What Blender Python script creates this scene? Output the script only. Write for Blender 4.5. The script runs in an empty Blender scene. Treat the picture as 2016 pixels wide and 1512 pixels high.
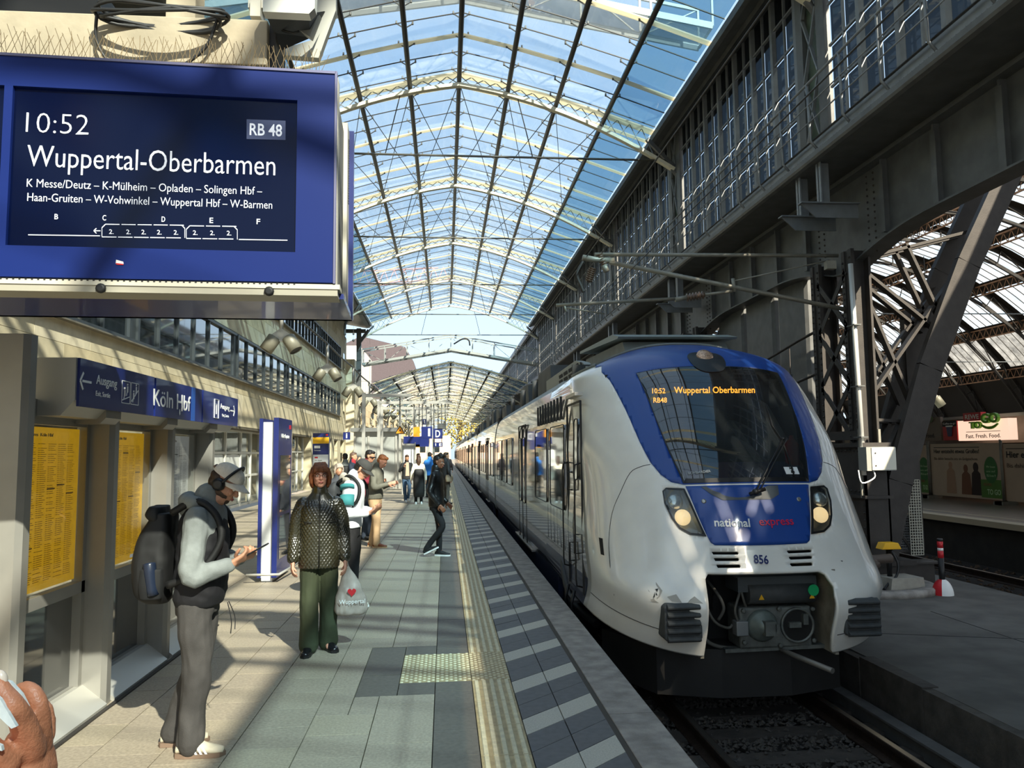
import bpy, bmesh, math, random
from math import pi, sin, cos, radians, sqrt, atan2
from mathutils import Vector, Matrix, Euler
from mathutils.geometry import delaunay_2d_cdt
import numpy as np
random.seed(7)
sc = bpy.context.scene
COL = sc.collection

# ------------------------------------------------------------------ camera, sky, sun, exposure
FPX, CX, CY, EYE = 1514.0, 1008.0, 756.0, 1.75
_Y = np.array([874.5-CX, -(893.0-CY), -FPX])
_L = (FPX*FPX + _Y[0]**2 + _Y[1]**2)/(-_Y[0] + _Y[1]*0.012)
_X = np.array([_Y[0]+_L, _Y[1]+.012*_L, -FPX])
_Y = _Y/np.linalg.norm(_Y); _X = _X/np.linalg.norm(_X)
RC = np.stack([_X, _Y, np.cross(_X, _Y)], 1)          # camera axes seen from the world axes
cd = bpy.data.cameras.new('camera'); cam = bpy.data.objects.new('camera', cd); COL.objects.link(cam)
cd.sensor_fit = 'HORIZONTAL'; cd.sensor_width = 36.0; cd.lens = FPX/2016*36.0
cd.clip_start = 0.05; cd.clip_end = 900
m = Matrix([[RC[j][i] for j in range(3)] for i in range(3)]).to_4x4()
m.translation = Vector((0, 0, EYE)); cam.matrix_world = m
sc.camera = cam

SUN_DIR = Vector((-.42, .90, -.80)).normalized()       # the way the light travels
sl = bpy.data.lights.new('sun', 'SUN'); sl.energy = 7.0; sl.angle = radians(.6); sl.color = (1.0, .885, .69)
so = bpy.data.objects.new('sun', sl); COL.objects.link(so); so.location = (30, -60, 60)
so.rotation_euler = (-SUN_DIR).to_track_quat('Z', 'Y').to_euler()
w = bpy.data.worlds.new('sky'); sc.world = w; w.use_nodes = True
nt = w.node_tree; nt.nodes.clear()
st = nt.nodes.new('ShaderNodeTexSky'); st.sky_type = 'NISHITA'; st.sun_disc = False
st.sun_elevation = radians(38); st.sun_rotation = atan2(.42, -.90); st.altitude = 50; st.dust_density = 1.6; st.ozone_density = 1.4
bg = nt.nodes.new('ShaderNodeBackground'); bg.inputs[1].default_value = .345
ou = nt.nodes.new('ShaderNodeOutputWorld')
hs = nt.nodes.new('ShaderNodeHueSaturation'); hs.inputs['Saturation'].default_value = 1.0; gm = nt.nodes.new('ShaderNodeGamma'); gm.inputs[1].default_value = .55; nt.links.new(st.outputs[0], gm.inputs[0]); mxs = nt.nodes.new('ShaderNodeMix'); mxs.data_type = 'RGBA'; mxs.inputs[0].default_value = .62; mxs.inputs[7].default_value = (.76, 1.16, 1.58, 1); nt.links.new(gm.outputs[0], mxs.inputs[6]); nt.links.new(mxs.outputs[2], hs.inputs['Color']); nt.links.new(hs.outputs[0], bg.inputs[0]); nt.links.new(bg.outputs[0], ou.inputs[0])
vs = sc.view_settings; vs.view_transform = 'Standard'; vs.look = 'None'; vs.gamma = 1; vs.exposure = 1.02
try: vs.use_curve_mapping = False
except Exception: pass

def ray(px, py):
    q = RC.T @ np.array([px-CX, -(py-CY), -FPX]); return q/q[1]
def atY(px, py, Y): r = ray(px, py); return Vector((r[0]*Y, Y, EYE+r[2]*Y))
def atX(px, py, X): r = ray(px, py); k = X/r[0]; return Vector((X, k, EYE+r[2]*k))
def atZ(px, py, Z=0.): r = ray(px, py); k = (Z-EYE)/r[2]; return Vector((r[0]*k, k, Z))

# ------------------------------------------------------------------ materials
def hexc(h, k=1.0):
    h = h.lstrip('#'); o = []
    for i in (0, 2, 4):
        c = int(h[i:i+2], 16)/255; c = c/12.92 if c <= .04045 else ((c+.055)/1.055)**2.4
        o.append(min(1, c*k))
    return (*o, 1)
_M = {}
def mat(name, col, rough=.6, metal=0., var=.0, scale=6., bump=0., bscale=None, coat=0., emit=0., alpha=None, col2=None, thin=0., detail=4, spec=.5, trans=0.):
    if name in _M: return _M[name]
    m = bpy.data.materials.new(name); m.use_nodes = True; t = m.node_tree; b = t.nodes['Principled BSDF']
    c = hexc(col) if isinstance(col, str) else col
    b.inputs['Base Color'].default_value = c; b.inputs['Roughness'].default_value = rough; b.inputs['Metallic'].default_value = metal
    b.inputs['Specular IOR Level'].default_value = spec
    if coat: b.inputs['Coat Weight'].default_value = coat; b.inputs['Coat Roughness'].default_value = .04
    if trans: b.inputs['Transmission Weight'].default_value = trans
    if alpha is not None: b.inputs['Alpha'].default_value = alpha
    if emit: b.inputs['Emission Color'].default_value = c; b.inputs['Emission Strength'].default_value = emit
    if var or col2:
        g = t.nodes.new('ShaderNodeNewGeometry'); n = t.nodes.new('ShaderNodeTexNoise'); n.inputs['Scale'].default_value = scale; n.inputs['Detail'].default_value = detail
        t.links.new(g.outputs['Position'], n.inputs['Vector'])
        mx = t.nodes.new('ShaderNodeMix'); mx.data_type = 'RGBA'
        rp = t.nodes.new('ShaderNodeMapRange'); rp.inputs['From Min'].default_value = .34; rp.inputs['From Max'].default_value = .66
        t.links.new(n.outputs['Fac'], rp.inputs['Value']); t.links.new(rp.outputs['Result'], mx.inputs[0])
        c2 = hexc(col2) if col2 else tuple(x*(1-var) for x in c[:3])+(1,)
        c1 = c if col2 else tuple(min(1, x*(1+var*.6)) for x in c[:3])+(1,)
        mx.inputs[6].default_value = c1; mx.inputs[7].default_value = c2
        t.links.new(mx.outputs[2], b.inputs['Base Color'])
    if bump:
        g = t.nodes.new('ShaderNodeNewGeometry'); n = t.nodes.new('ShaderNodeTexNoise'); n.inputs['Scale'].default_value = bscale or scale*4; n.inputs['Detail'].default_value = 3
        t.links.new(g.outputs['Position'], n.inputs['Vector'])
        bp = t.nodes.new('ShaderNodeBump'); bp.inputs['Strength'].default_value = bump; bp.inputs['Distance'].default_value = .02
        t.links.new(n.outputs['Fac'], bp.inputs['Height']); t.links.new(bp.outputs['Normal'], b.inputs['Normal'])
    _M[name] = m; return m
def glass(name, tint, clear=.8, dirt='#ffffff', rough=.02, dirtamt=.12, refl=1.0):
    """a thin pane: tinted see-through, some dust, mirror reflections by angle"""
    if name in _M: return _M[name]
    m = bpy.data.materials.new(name); m.use_nodes = True; t = m.node_tree; t.nodes.clear()
    N = t.nodes.new; o = N('ShaderNodeOutputMaterial'); tr = N('ShaderNodeBsdfTransparent'); tr.inputs[0].default_value = hexc(tint)
    df = N('ShaderNodeBsdfDiffuse'); df.inputs[0].default_value = hexc(dirt); tl = N('ShaderNodeBsdfTranslucent'); tl.inputs[0].default_value = hexc(dirt)
    a = N('ShaderNodeMixShader'); a.inputs[0].default_value = .5; t.links.new(df.outputs[0], a.inputs[1]); t.links.new(tl.outputs[0], a.inputs[2])
    g = N('ShaderNodeNewGeometry'); n = N('ShaderNodeTexNoise'); n.inputs['Scale'].default_value = .9; n.inputs['Detail'].default_value = 6; n.inputs['Roughness'].default_value = .65
    t.links.new(g.outputs['Position'], n.inputs['Vector'])
    mr = N('ShaderNodeMapRange'); mr.inputs['From Min'].default_value = .3; mr.inputs['From Max'].default_value = .75; mr.inputs['To Min'].default_value = dirtamt*.4; mr.inputs['To Max'].default_value = dirtamt*1.8
    t.links.new(n.outputs['Fac'], mr.inputs['Value'])
    b = N('ShaderNodeMixShader'); t.links.new(mr.outputs[0], b.inputs[0]); t.links.new(tr.outputs[0], b.inputs[1]); t.links.new(a.outputs[0], b.inputs[2])
    gl = N('ShaderNodeBsdfGlossy'); gl.inputs['Roughness'].default_value = rough
    fr = N('ShaderNodeLayerWeight'); fr.inputs['Blend'].default_value = .5
    pw = N('ShaderNodeMath'); pw.operation = 'POWER'; pw.inputs[1].default_value = 4.5; t.links.new(fr.outputs['Facing'], pw.inputs[0])
    ml = N('ShaderNodeMath'); ml.operation = 'MULTIPLY_ADD'; ml.inputs[1].default_value = .9*refl; ml.inputs[2].default_value = .05*refl; ml.use_clamp = True
    t.links.new(pw.outputs[0], ml.inputs[0])
    c = N('ShaderNodeMixShader'); t.links.new(ml.outputs[0], c.inputs[0]); t.links.new(b.outputs[0], c.inputs[1]); t.links.new(gl.outputs[0], c.inputs[2])
    t.links.new(c.outputs[0], o.inputs[0]); _M[name] = m; return m

# ------------------------------------------------------------------ objects
def tag(o, label=None, cat=None, group=None, kind=None):
    if label: o['label'] = label
    if cat: o['category'] = cat
    if group: o['group'] = group
    if kind: o['kind'] = kind
    return o
def thing(name, label, cat, loc=(0, 0, 0), rz=0., group=None, rot=None):
    o = bpy.data.objects.new(name, None); COL.objects.link(o); o.location = loc
    o.rotation_euler = rot if rot else (0, 0, rz); o.empty_display_size = .2
    return tag(o, label, cat, group)
def struct(name, label=None):
    o = bpy.data.objects.new(name, None); COL.objects.link(o); o['kind'] = 'structure'
    if label: o['label'] = label
    return o
def inst(name, mesh, parent=None, loc=(0, 0, 0), rot=(0, 0, 0), scale=(1, 1, 1), label=None, kind=None):
    o = bpy.data.objects.new(name, mesh); COL.objects.link(o); o.location = loc; o.rotation_euler = rot; o.scale = scale
    if parent: o.parent = parent
    if label: o['label'] = label
    if kind: o['kind'] = kind
    return o
def copytree(o, parent=None):
    c = o.copy(); COL.objects.link(c)
    if parent: c.parent = parent
    for ch in list(o.children): copytree(ch, c)
    return c

def push(me, fn):
    """move every vertex along its normal by fn(co); normals are read once"""
    n = len(me.vertices); co = np.empty(n*3, 'f'); no = np.empty(n*3, 'f'); me.vertices.foreach_get('co', co)
    me.vertex_normals.foreach_get('vector', no); co = co.reshape(-1, 3); no = no.reshape(-1, 3)
    d = np.array([fn(c) for c in co.tolist()])[:, None]; me.vertices.foreach_set('co', (co+no*d).astype('f').ravel()); me.update()
class MB:
    def __init__(s): s.v = []; s.f = []; s.mi = []; s.sm = []
    def add(s, vs, fs, mi=0, smooth=False):
        b = len(s.v); s.v += [tuple(v) for v in vs]
        for f in fs: s.f.append(tuple(b+i for i in f)); s.mi.append(mi); s.sm.append(smooth)
        return s
    def box(s, c, d, mi=0, rz=0., M=None):
        x, y, z = d[0]/2, d[1]/2, d[2]/2
        vs = [Vector((i*x, j*y, k*z)) for i in (-1, 1) for j in (-1, 1) for k in (-1, 1)]
        if rz: R = Matrix.Rotation(rz, 3, 'Z'); vs = [R @ v for v in vs]
        if M: vs = [M @ v for v in vs]
        vs = [v+Vector(c) for v in vs]
        return s.add(vs, [(0, 1, 3, 2), (4, 6, 7, 5), (0, 4, 5, 1), (2, 3, 7, 6), (0, 2, 6, 4), (1, 5, 7, 3)], mi)
    def bb(s, a, b, mi=0):
        return s.box([(a[i]+b[i])/2 for i in range(3)], [abs(b[i]-a[i]) for i in range(3)], mi)
    def beam(s, a, b, w, h, mi=0, up=(0, 0, 1)):
        a, b = Vector(a), Vector(b); d = (b-a).normalized(); u = Vector(up)
        if abs(d.dot(u)) > .98: u = Vector((0, 1, 0)) if abs(d.y) < .9 else Vector((1, 0, 0))
        x = d.cross(u).normalized(); z = x.cross(d)
        vs = [p+x*(i*w/2)+z*(j*h/2) for p in (a, b) for i, j in ((-1, -1), (1, -1), (1, 1), (-1, 1))]
        return s.add(vs, [(0, 1, 2, 3), (7, 6, 5, 4), (0, 4, 5, 1), (1, 5, 6, 2), (2, 6, 7, 3), (3, 7, 4, 0)], mi)
    def tube(s, pts, r, n=8, mi=0, cap=True, closed=False, flat=None):
        pts = [Vector(p) for p in pts]; R = r if isinstance(r, (list, tuple)) else [r]*len(pts)
        vs = []; pu = None; L = len(pts)
        for i, p in enumerate(pts):
            if closed: d = pts[(i+1) % L]-pts[i-1]
            else: d = pts[min(i+1, L-1)]-pts[max(i-1, 0)]
            d = d.normalized() if d.length > 1e-9 else Vector((0, 0, 1))
            if pu is None: u = d.orthogonal().normalized()
            else:
                u = pu-d*pu.dot(d); u = u.normalized() if u.length > 1e-6 else d.orthogonal().normalized()
            pu = u; w2 = d.cross(u)
            for k in range(n):
                a = 2*pi*k/n; vs.append(p+(u*cos(a)+w2*sin(a))*R[i])
        fs = []
        for i in range(L if closed else L-1):
            j = (i+1) % L
            for k in range(n): fs.append((i*n+k, i*n+(k+1) % n, j*n+(k+1) % n, j*n+k))
        s.add(vs, fs, mi, n > 5)
        if cap and not closed:
            b = len(s.v)-len(vs)
            s.f.append(tuple(b+k for k in reversed(range(n)))); s.mi.append(mi); s.sm.append(False)
            s.f.append(tuple(b+(L-1)*n+k for k in range(n))); s.mi.append(mi); s.sm.append(False)
        return s
    def prism(s, poly, axis, a, b, mi=0):
        """poly in the two other axes (x,y order kept), extruded along axis from a to b"""
        def P(p, t):
            q = list(p); q.insert(axis, t); return q
        n = len(poly); vs = [P(p, a) for p in poly]+[P(p, b) for p in poly]
        return s.add(vs, [tuple(range(n)), tuple(reversed(range(n, 2*n)))]+[(i, i+n, (i+1) % n+n, (i+1) % n) for i in range(n)], mi)
    def lathe(s, prof, c=(0, 0, 0), n=16, mi=0, M=None, smooth=True):
        vs = []
        for r, z in prof:
            for k in range(n):
                a = 2*pi*k/n; v = Vector((r*cos(a), r*sin(a), z))
                if M: v = M @ v
                vs.append(v+Vector(c))
        fs = [(i*n+k, i*n+(k+1) % n, (i+1)*n+(k+1) % n, (i+1)*n+k) for i in range(len(prof)-1) for k in range(n)]
        s.add(vs, fs, mi, smooth); b = len(s.v)-len(vs)
        for i, rev in ((0, True), (len(prof)-1, False)):
            if prof[i][0] > 1e-4:
                q = [b+i*n+k for k in range(n)]; s.f.append(tuple(reversed(q)) if rev else tuple(q)); s.mi.append(mi); s.sm.append(False)
        return s
    def ball(s, c, r, n=8, mi=0, sc=(1, 1, 1)):
        prof = [(max(1e-5, sin(pi*i/n))*1.0, -cos(pi*i/n)) for i in range(n+1)]
        return s.lathe([(a*r, b*r) for a, b in prof], c, n+2, mi, Matrix.Diagonal(sc))
    def grid(s, fn, nu, nv, mi=0, smooth=True):
        vs = [fn(i/nu, j/nv) for j in range(nv+1) for i in range(nu+1)]
        return s.add(vs, [(j*(nu+1)+i, j*(nu+1)+i+1, (j+1)*(nu+1)+i+1, (j+1)*(nu+1)+i) for j in range(nv) for i in range(nu)], mi, smooth)
    def mesh(s, name, mats):
        me = bpy.data.meshes.new(name); me.from_pydata([tuple(v) for v in s.v], [], s.f)
        for m in (mats if isinstance(mats, (list, tuple)) else [mats]): me.materials.append(m)
        if s.f:
            me.polygons.foreach_set('material_index', s.mi); me.polygons.foreach_set('use_smooth', s.sm)
        me.update(); return me
    def build(s, name, mats, parent=None, loc=(0, 0, 0), rot=(0, 0, 0), label=None, kind=None, recalc=True):
        me = s.mesh(name, mats)
        if recalc and len(s.f) < 60000:
            bm = bmesh.new(); bm.from_mesh(me); bmesh.ops.recalc_face_normals(bm, faces=bm.faces); bm.to_mesh(me); bm.free()
        return inst(name, me, parent, loc, rot, label=label, kind=kind)
def bevel(o, w=.01, seg=2):
    md = o.modifiers.new('bevel', 'BEVEL'); md.width = w; md.segments = seg; md.limit_method = 'ANGLE'; md.angle_limit = radians(40)
    for p in o.data.polygons: p.use_smooth = True
    n = o.modifiers.new('wn', 'WEIGHTED_NORMAL'); n.keep_sharp = True
    return o
TMP = bpy.data.scenes.new('workbench')              # scratch scene: keeps every evaluation cheap
def evaluated(o):
    TMP.collection.objects.link(o); vl = TMP.view_layers[0]; vl.update(); dg = vl.depsgraph
    me = bpy.data.meshes.new_from_object(o.evaluated_get(dg)); TMP.collection.objects.unlink(o); return me
def text_mesh(txt, size, ext=.001, bold=0., sx=1., align='LEFT', spacing=1.0):
    cu = bpy.data.curves.new('lettering', 'FONT'); cu.body = txt; cu.size = size; cu.extrude = ext; cu.offset = bold; cu.align_x = align
    cu.space_character = spacing; cu.resolution_u = 3
    o = bpy.data.objects.new('lettering', cu); me = evaluated(o); bpy.data.objects.remove(o); bpy.data.curves.remove(cu)
    for v in me.vertices: v.co.x *= sx
    return me
def text(txt, size, m, parent, loc, rot=(0, 0, 0), ext=.001, bold=0., sx=1., align='LEFT', name='lettering', spacing=1.0, label=None):
    me = text_mesh(txt, size, ext, bold, sx, align, spacing); me.materials.clear(); me.materials.append(m)
    return inst(name, me, parent, loc, rot, label=label)
FACE_CAM = (pi/2, 0, 0)              # reads from -Y
FACE_PX = (pi/2, 0, pi/2)            # reads from +X
FACE_NX = (pi/2, 0, -pi/2)           # reads from -X
def cr(pts, n=6, closed=False):
    """Catmull-Rom through the points"""
    P = [Vector(p) for p in pts]; out = []; L = len(P)
    for i in range(L if closed else L-1):
        g = (lambda k: P[k % L]) if closed else (lambda k: P[max(0, min(L-1, k))])
        p0, p1, p2, p3 = g(i-1), g(i), g(i+1), g(i+2)
        for k in range(n):
            t = k/n; out.append(.5*((2*p1)+(p2-p0)*t+(2*p0-5*p1+4*p2-p3)*t*t+(3*p1-p0-3*p2+p3)*t**3))
    if not closed: out.append(P[-1])
    return out
# ------------------------------------------------------------------ materials in use
GRAN = mat('granite_light', '#a19582', .55, var=.2, scale=55, bump=.12, bscale=160, detail=6)
GRANB = mat('granite_mid', '#9e9280', .55, var=.2, scale=48, bump=.12, bscale=160, detail=6)
GRANC = mat('granite_warm', '#a49883', .5, var=.2, scale=60, bump=.12, bscale=160, detail=6)
GRAND = mat('granite_dark', '#5f5950', .55, var=.18, scale=30, bump=.1, bscale=140)
SLATE = mat('zebra_dark', '#606163', .6, var=.14, scale=18, bump=.08, bscale=120)
ZLIGHT = mat('zebra_light', '#bdbaad', .6, var=.14, scale=90, bump=.1, bscale=200)
TACT = mat('tactile_cream', '#ad9c74', .6, var=.22, scale=14, bump=.1, bscale=80)
RIB = mat('tactile_rib', '#d6cfae', .6, var=.14, scale=20)
KERB = mat('kerb_concrete', '#97918a', .8, var=.3, scale=7, bump=.3, bscale=60)
JOINT = mat('joint', '#4b463f', .9)
ASPH = mat('asphalt', '#615e59', .85, var=.28, scale=2.2, bump=.25, bscale=220)
STONE = mat('limestone', '#cdc0a0', .8, var=.14, scale=2.0, bump=.1, bscale=40)
STONE2 = mat('limestone_pale', '#d6caad', .8, var=.14, scale=3.0, bump=.1, bscale=40)
STONE3 = mat('limestone_buff', '#c4b592', .8, var=.18, scale=2.5, bump=.1, bscale=40)
STEEL = mat('dark_steel', '#5e6060', .5, .2, var=.18, scale=4, bump=.06, bscale=40)
STEELD = mat('black_steel', '#35312e', .6, .1, var=.22, scale=5, bump=.08, bscale=50)
STEELL = mat('grey_steel', '#7b8084', .45, .2, var=.12, scale=6)
FRAME = mat('window_frame', '#4a5154', .4, .5)
CREAM = mat('cream_steel', '#e3dcc3', .5, .0, var=.1, scale=8)
FROST = mat('frosted_bar', '#f4efdf', .6)                # frosted glass bars: light comes through them
_t = FROST.node_tree; _tl = _t.nodes.new('ShaderNodeBsdfTranslucent'); _tl.inputs[0].default_value = hexc('#fff6df'); _mx = _t.nodes.new('ShaderNodeMixShader'); _mx.inputs[0].default_value = .6
_t.links.new(_t.nodes['Principled BSDF'].outputs[0], _mx.inputs[1]); _t.links.new(_tl.outputs[0], _mx.inputs[2]); _t.links.new(_mx.outputs[0], _t.nodes['Material Output'].inputs[0])
TUBE = mat('dark_tube', '#33302d', .45, .3)
ALU = mat('aluminium', '#9b9b98', .35, .55, var=.06, scale=5)
ALUL = mat('aluminium_light', '#c3c0b8', .4, .4, var=.06, scale=5)
RUST = mat('rust_rail', '#3d3028', .6, .5, var=.3, scale=9, bump=.2)
RAILTOP = mat('rail_top', '#8c867d', .28, .9)
BALL = mat('ballast_stone', '#4b4641', .9, var=.35, scale=11, bump=.3, bscale=60)
EARTH = mat('track_bed', '#2c2825', .95, var=.4, scale=6, bump=.5, bscale=40)
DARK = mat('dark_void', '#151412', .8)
BLACK = mat('black_plastic', '#161617', .45)
WHITE = mat('white_print', '#f1f1ee', .5)
DBLUE = mat('sign_blue', '#182667', .35, coat=.3)
RED = mat('red_paint', '#c8232c', .4)
YEL = mat('yellow_paint', '#f0b51a', .5)
BLK = mat('black_print', '#18181a', .6)
ORANGE = mat('orange_paint', '#ef9a1e', .5)
RGLASS = glass('roof_glass', '#eff6fb', dirtamt=.07, dirt='#e6eff2', refl=.8)
EGLASS = glass('edge_roof_glass', '#b9d0de', dirtamt=.12, dirt='#8fb0c4', refl=.6)  # greyer, bluer tint for the outermost pane columns
WGLASS = mat('window_glass', '#1c2427', .04, .0, spec=1.0, coat=1.0)
LGLASS = glass('lattice_glass', '#757b80', dirtamt=.12, dirt='#565b5f', refl=.45)

# ------------------------------------------------------------------ platform floor: every stone a piece
floor = struct('floor', 'station platform floor of grey granite slabs')
PE = 1.40                                             # platform edge
mb = MB(); mb.bb((-6.7, -12, -.35), (1.35, 140, -.022)); mb.build('slab', JOINT, floor)
mb = MB(); mb.bb((1.02, -12, -.9), (1.33, 140, -.25)); mb.build('platform_wall', KERB, floor)
stone_mesh = {}
def stone(parent, x0, x1, y0, y1, m, name='paving_stone', skew=0., t=.03):
    g = .003; w, d = x1-x0-2*g, y1-y0-2*g; k = (round(w, 3), round(d, 3), m.name, skew)
    if k not in stone_mesh:
        b = MB(); a = w/2; h = skew*w/2; c = .0012
        P = [(-a, -d/2-h), (a, -d/2+h), (a, d/2+h), (-a, d/2-h)]
        Q = [(p[0]*(1-c/a), p[1]*(1-c/d)) for p in P]
        vs = [(x, y, -t) for x, y in P]+[(x, y, -c*.7) for x, y in P]+[(x, y, 0) for x, y in Q]
        b.add(vs, [(8, 9, 10, 11)]+[(i+4*l, (i+1) % 4+4*l, (i+1) % 4+4+4*l, i+4+4*l) for l in (0, 1) for i in range(4)])
        stone_mesh[k] = b.mesh(name, m)
    return inst(name, stone_mesh[k], parent, ((x0+x1)/2, (y0+y1)/2, random.uniform(-.0012, .0012)))
P_ = .3655; cols = [-.08-.4*i for i in range(18)]
field = {0: MB(), 1: MB(), 2: MB(), 3: MB()}
G3 = [GRAN, GRANB, GRANC]
n_st = 0
def dark_patch(x, y): return -.66 < x < -.08 and 5.83 < y < 7.26
for i, xr in enumerate(cols[:-1]):
    xl = max(cols[i+1], -6.66)
    for j in range(0, 380):
        y0 = 3.43+P_*j-(.18 if i % 2 else 0)
        if y0 > 139: break
        yc = y0+P_/2; xc = (xl+xr)/2
        if i < 2 and 5.6 < yc < 7.45: continue
        k = random.choice((0, 0, 1, 1, 2))
        if i < 8 and yc < 15 and n_st < 235: stone(floor, xl, xr, y0, y0+P_, G3[k]); n_st += 1
        elif yc < 60: field[k].bb((xl+.003, y0+.003, -.03), (xr-.003, y0+P_-.003, random.uniform(-.001, .001)))
        elif j % 8 == 0: field[k].bb((xl+.003, y0+.003, -.03), (xr-.003, y0+P_*8-.003, 0))
for yy in np.arange(-12, 3.4, P_):
    for i, xr in enumerate(cols[:-1]): field[i % 3].bb((cols[i+1]+.003, yy+.003, -.03), (xr-.003, yy+P_-.003, 0))
# the dark field round the studded tiles
for x0, x1, y0, y1 in [(-.66, -.355, 5.83, 6.36), (-.66, -.355, 6.36, 6.89), (-.355, -.08, 5.83, 6.13), (-.66, -.355, 6.89, 7.26), (-.355, -.08, 6.96, 7.26)]:
    stone(floor, x0, x1, y0, y1, GRAND, 'dark_paving_stone')
for x0, x1, y0, y1 in [(-.88, -.66, 5.443, 6.05), (-.88, -.66, 6.05, 6.66), (-.88, -.66, 6.66, 7.27), (-.48, -.08, 7.26, 7.45), (-.66, -.48, 5.443, 5.83), (-.48, -.08, 5.623, 5.83)]:
    stone(floor, x0, x1, y0, y1, GRANB)
for j in range(-40, 330):
    y0 = 3.43+.41*j
    if y0 > 139: break
    if 5.85 < y0+.2 < 7.1:
        continue
    if -1 <= j < 40: stone(floor, -.08, .20, y0, y0+.41, GRAND, 'dark_paving_stone')
    else: field[3].bb((-.077, y0+.003, -.03), (.197, y0+.407, 0))
for y0, y1 in [(5.89, 6.13), (6.96, 7.12)]: stone(floor, -.08, .20, y0, y1, GRAND, 'dark_paving_stone')
# tactile strip: ribbed tiles, and three studded tiles
def ribtile(L):
    b = MB(); b.bb((-.147, -L/2+.002, -.03), (.147, L/2-.002, -.002), 0)
    for k in range(5):
        x = -.116+.058*k; y = L/2-.004
        b.add([(x-.016, -y, -.002), (x+.016, -y, -.002), (x+.011, -y, .004), (x-.011, -y, .004), (x-.016, y, -.002), (x+.016, y, -.002), (x+.011, y, .004), (x-.011, y, .004)],
              [(0, 1, 2, 3), (7, 6, 5, 4), (1, 5, 6, 2), (2, 6, 7, 3), (3, 7, 4, 0)], 1)
    return b.mesh('ribbed_tile', [TACT, RIB])
RT = ribtile(.5); y = 6.13
ys = [6.13-.5*(k+1)+.25 for k in range(6)]+[6.96+.5*k+.25 for k in range(60)]
for yy in ys: inst('ribbed_tile', RT, floor, (.35, yy, 0))
b = MB(); b.bb((.203, 37, -.03), (.497, 140, -.002), 0)
for k in range(5):
    x = .35-.116+.058*k; b.bb((x-.012, 37, -.002), (x+.012, 140, .004), 1)
b.build('ribbed_strip', [TACT, RIB], floor, kind='stuff')
b = MB(); b.bb((.203, -12, -.03), (.497, 3.1, 0), 0); b.build('ribbed_strip_near', [TACT], floor)
def studtile(wd, L):
    b = MB(); b.bb((-wd/2+.002, -L/2+.002, -.03), (wd/2-.002, L/2-.002, -.001), 0)
    nx = int(wd/.033)
    ny = int(L/.033)
    for i in range(nx):
        for j in range(ny):
            if (i+j) % 2: continue
            x = -wd/2+wd*(i+.5)/nx; y = -L/2+L*(j+.5)/ny; r = .014; n = 8
            vs = [(x+r*cos(2*pi*k/n), y+r*sin(2*pi*k/n), -.001) for k in range(n)]+[(x+r*.7*cos(2*pi*k/n), y+r*.7*sin(2*pi*k/n), .004) for k in range(n)]
            b.add(vs, [(k, (k+1) % n, (k+1) % n+n, k+n) for k in range(n)]+[tuple(range(n, 2*n))], 1)
    return b.mesh('studded_tile', [TACT, RIB])
for x0, x1 in ((-.355, -.08), (-.08, .20), (.20, .50)):
    for y0, y1 in ((6.13, 6.545), (6.545, 6.96)):
        inst('studded_tile', studtile(x1-x0, y1-y0), floor, ((x0+x1)/2, (y0+y1)/2, 0))
# zebra: two rows of oblique stones
A = .92
for j in range(-22, 165):
    for c, (x0, x1) in enumerate(((.50, .775), (.775, 1.05))):
        for q, (d0, d1, m_) in enumerate(((0, .28, ZLIGHT), (.28, .56, SLATE), (.56, .84, SLATE))):
            yb = 4.935+.84*j+A*((x0+x1)/2-.5); y0, y1 = yb+d0, yb+d1
            if 3 < y0 < 23: stone(floor, x0, x1, y0, y1, m_, 'zebra_stone', A)
            elif y0 > -12:
                w_ = (x1-x0)/2; xc = (x0+x1)/2; h = A*w_
                field.setdefault(4, MB()); field.setdefault(5, MB())
                field[4 if q == 0 else 5].prism([(x0+.002, y0-h), (x1-.002, y0+h), (x1-.002, y1+h-.004), (x0+.002, y1-h-.004)], 2, -.03, 0)
for k, m_ in ((0, GRAN), (1, GRANB), (2, GRANC), (3, GRAND), (4, ZLIGHT), (5, SLATE)):
    field[k].build('paving_field', m_, floor, kind='stuff')
b = MB(); b.bb((1.05, -12, -.05), (1.085, 140, -.006)); b.build('edge_channel', JOINT, floor)
def kerb_mesh(L):
    b = MB(); pts = [(1.088, -.2), (1.088, -.004), (1.092, 0), (PE-.012, 0), (PE, -.012), (PE, -.2)]
    b.prism(pts, 1, .004, L-.004); return b.mesh('kerb_stone', KERB)
KM = kerb_mesh(3.73)
for j in range(-4, 36): inst('kerb_stone', KM, floor, (0, 5.25+3.73*(j-1), 0))

# ------------------------------------------------------------------ trackbed
track = struct('trackbed', 'dark ballast trackbed below the train')
RZ = -.77
b = MB(); b.bb((1.0, -12, -1.3), (4.6, 150, -.99)); b.build('ground', EARTH, track)
def rail(x, parent, y0=-10, y1=150, z=RZ):
    b = MB(); pr = [(-.07, -.16), (.07, -.16), (.07, -.145), (.012, -.12), (.012, -.045), (.036, -.035), (.036, -.004), (.03, 0), (-.03, 0), (-.036, -.004), (-.036, -.035), (-.012, -.045), (-.012, -.12), (-.07, -.145)]
    b.prism([(x+p, z+q) for p, q in pr], 1, y0, y1); b.bb((x-.026, y0, z), (x+.026, y1, z+.0015), 1)
    return b.build('rail', [RUST, RAILTOP], parent)
rail(2.30, track); rail(3.80, track)
SLP = mat('sleeper', '#423c37', .85, var=.3, scale=8, bump=.3)
b = MB(); b.prism([(-1.3, -.1), (-1.25, .03), (1.25, .03), (1.3, -.1)], 1, -.13, .13); sm = b.mesh('sleeper', SLP)
for j in range(0, 22): inst('sleeper', sm, track, (3.05, 4.35+.6*j, -.955))
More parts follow.
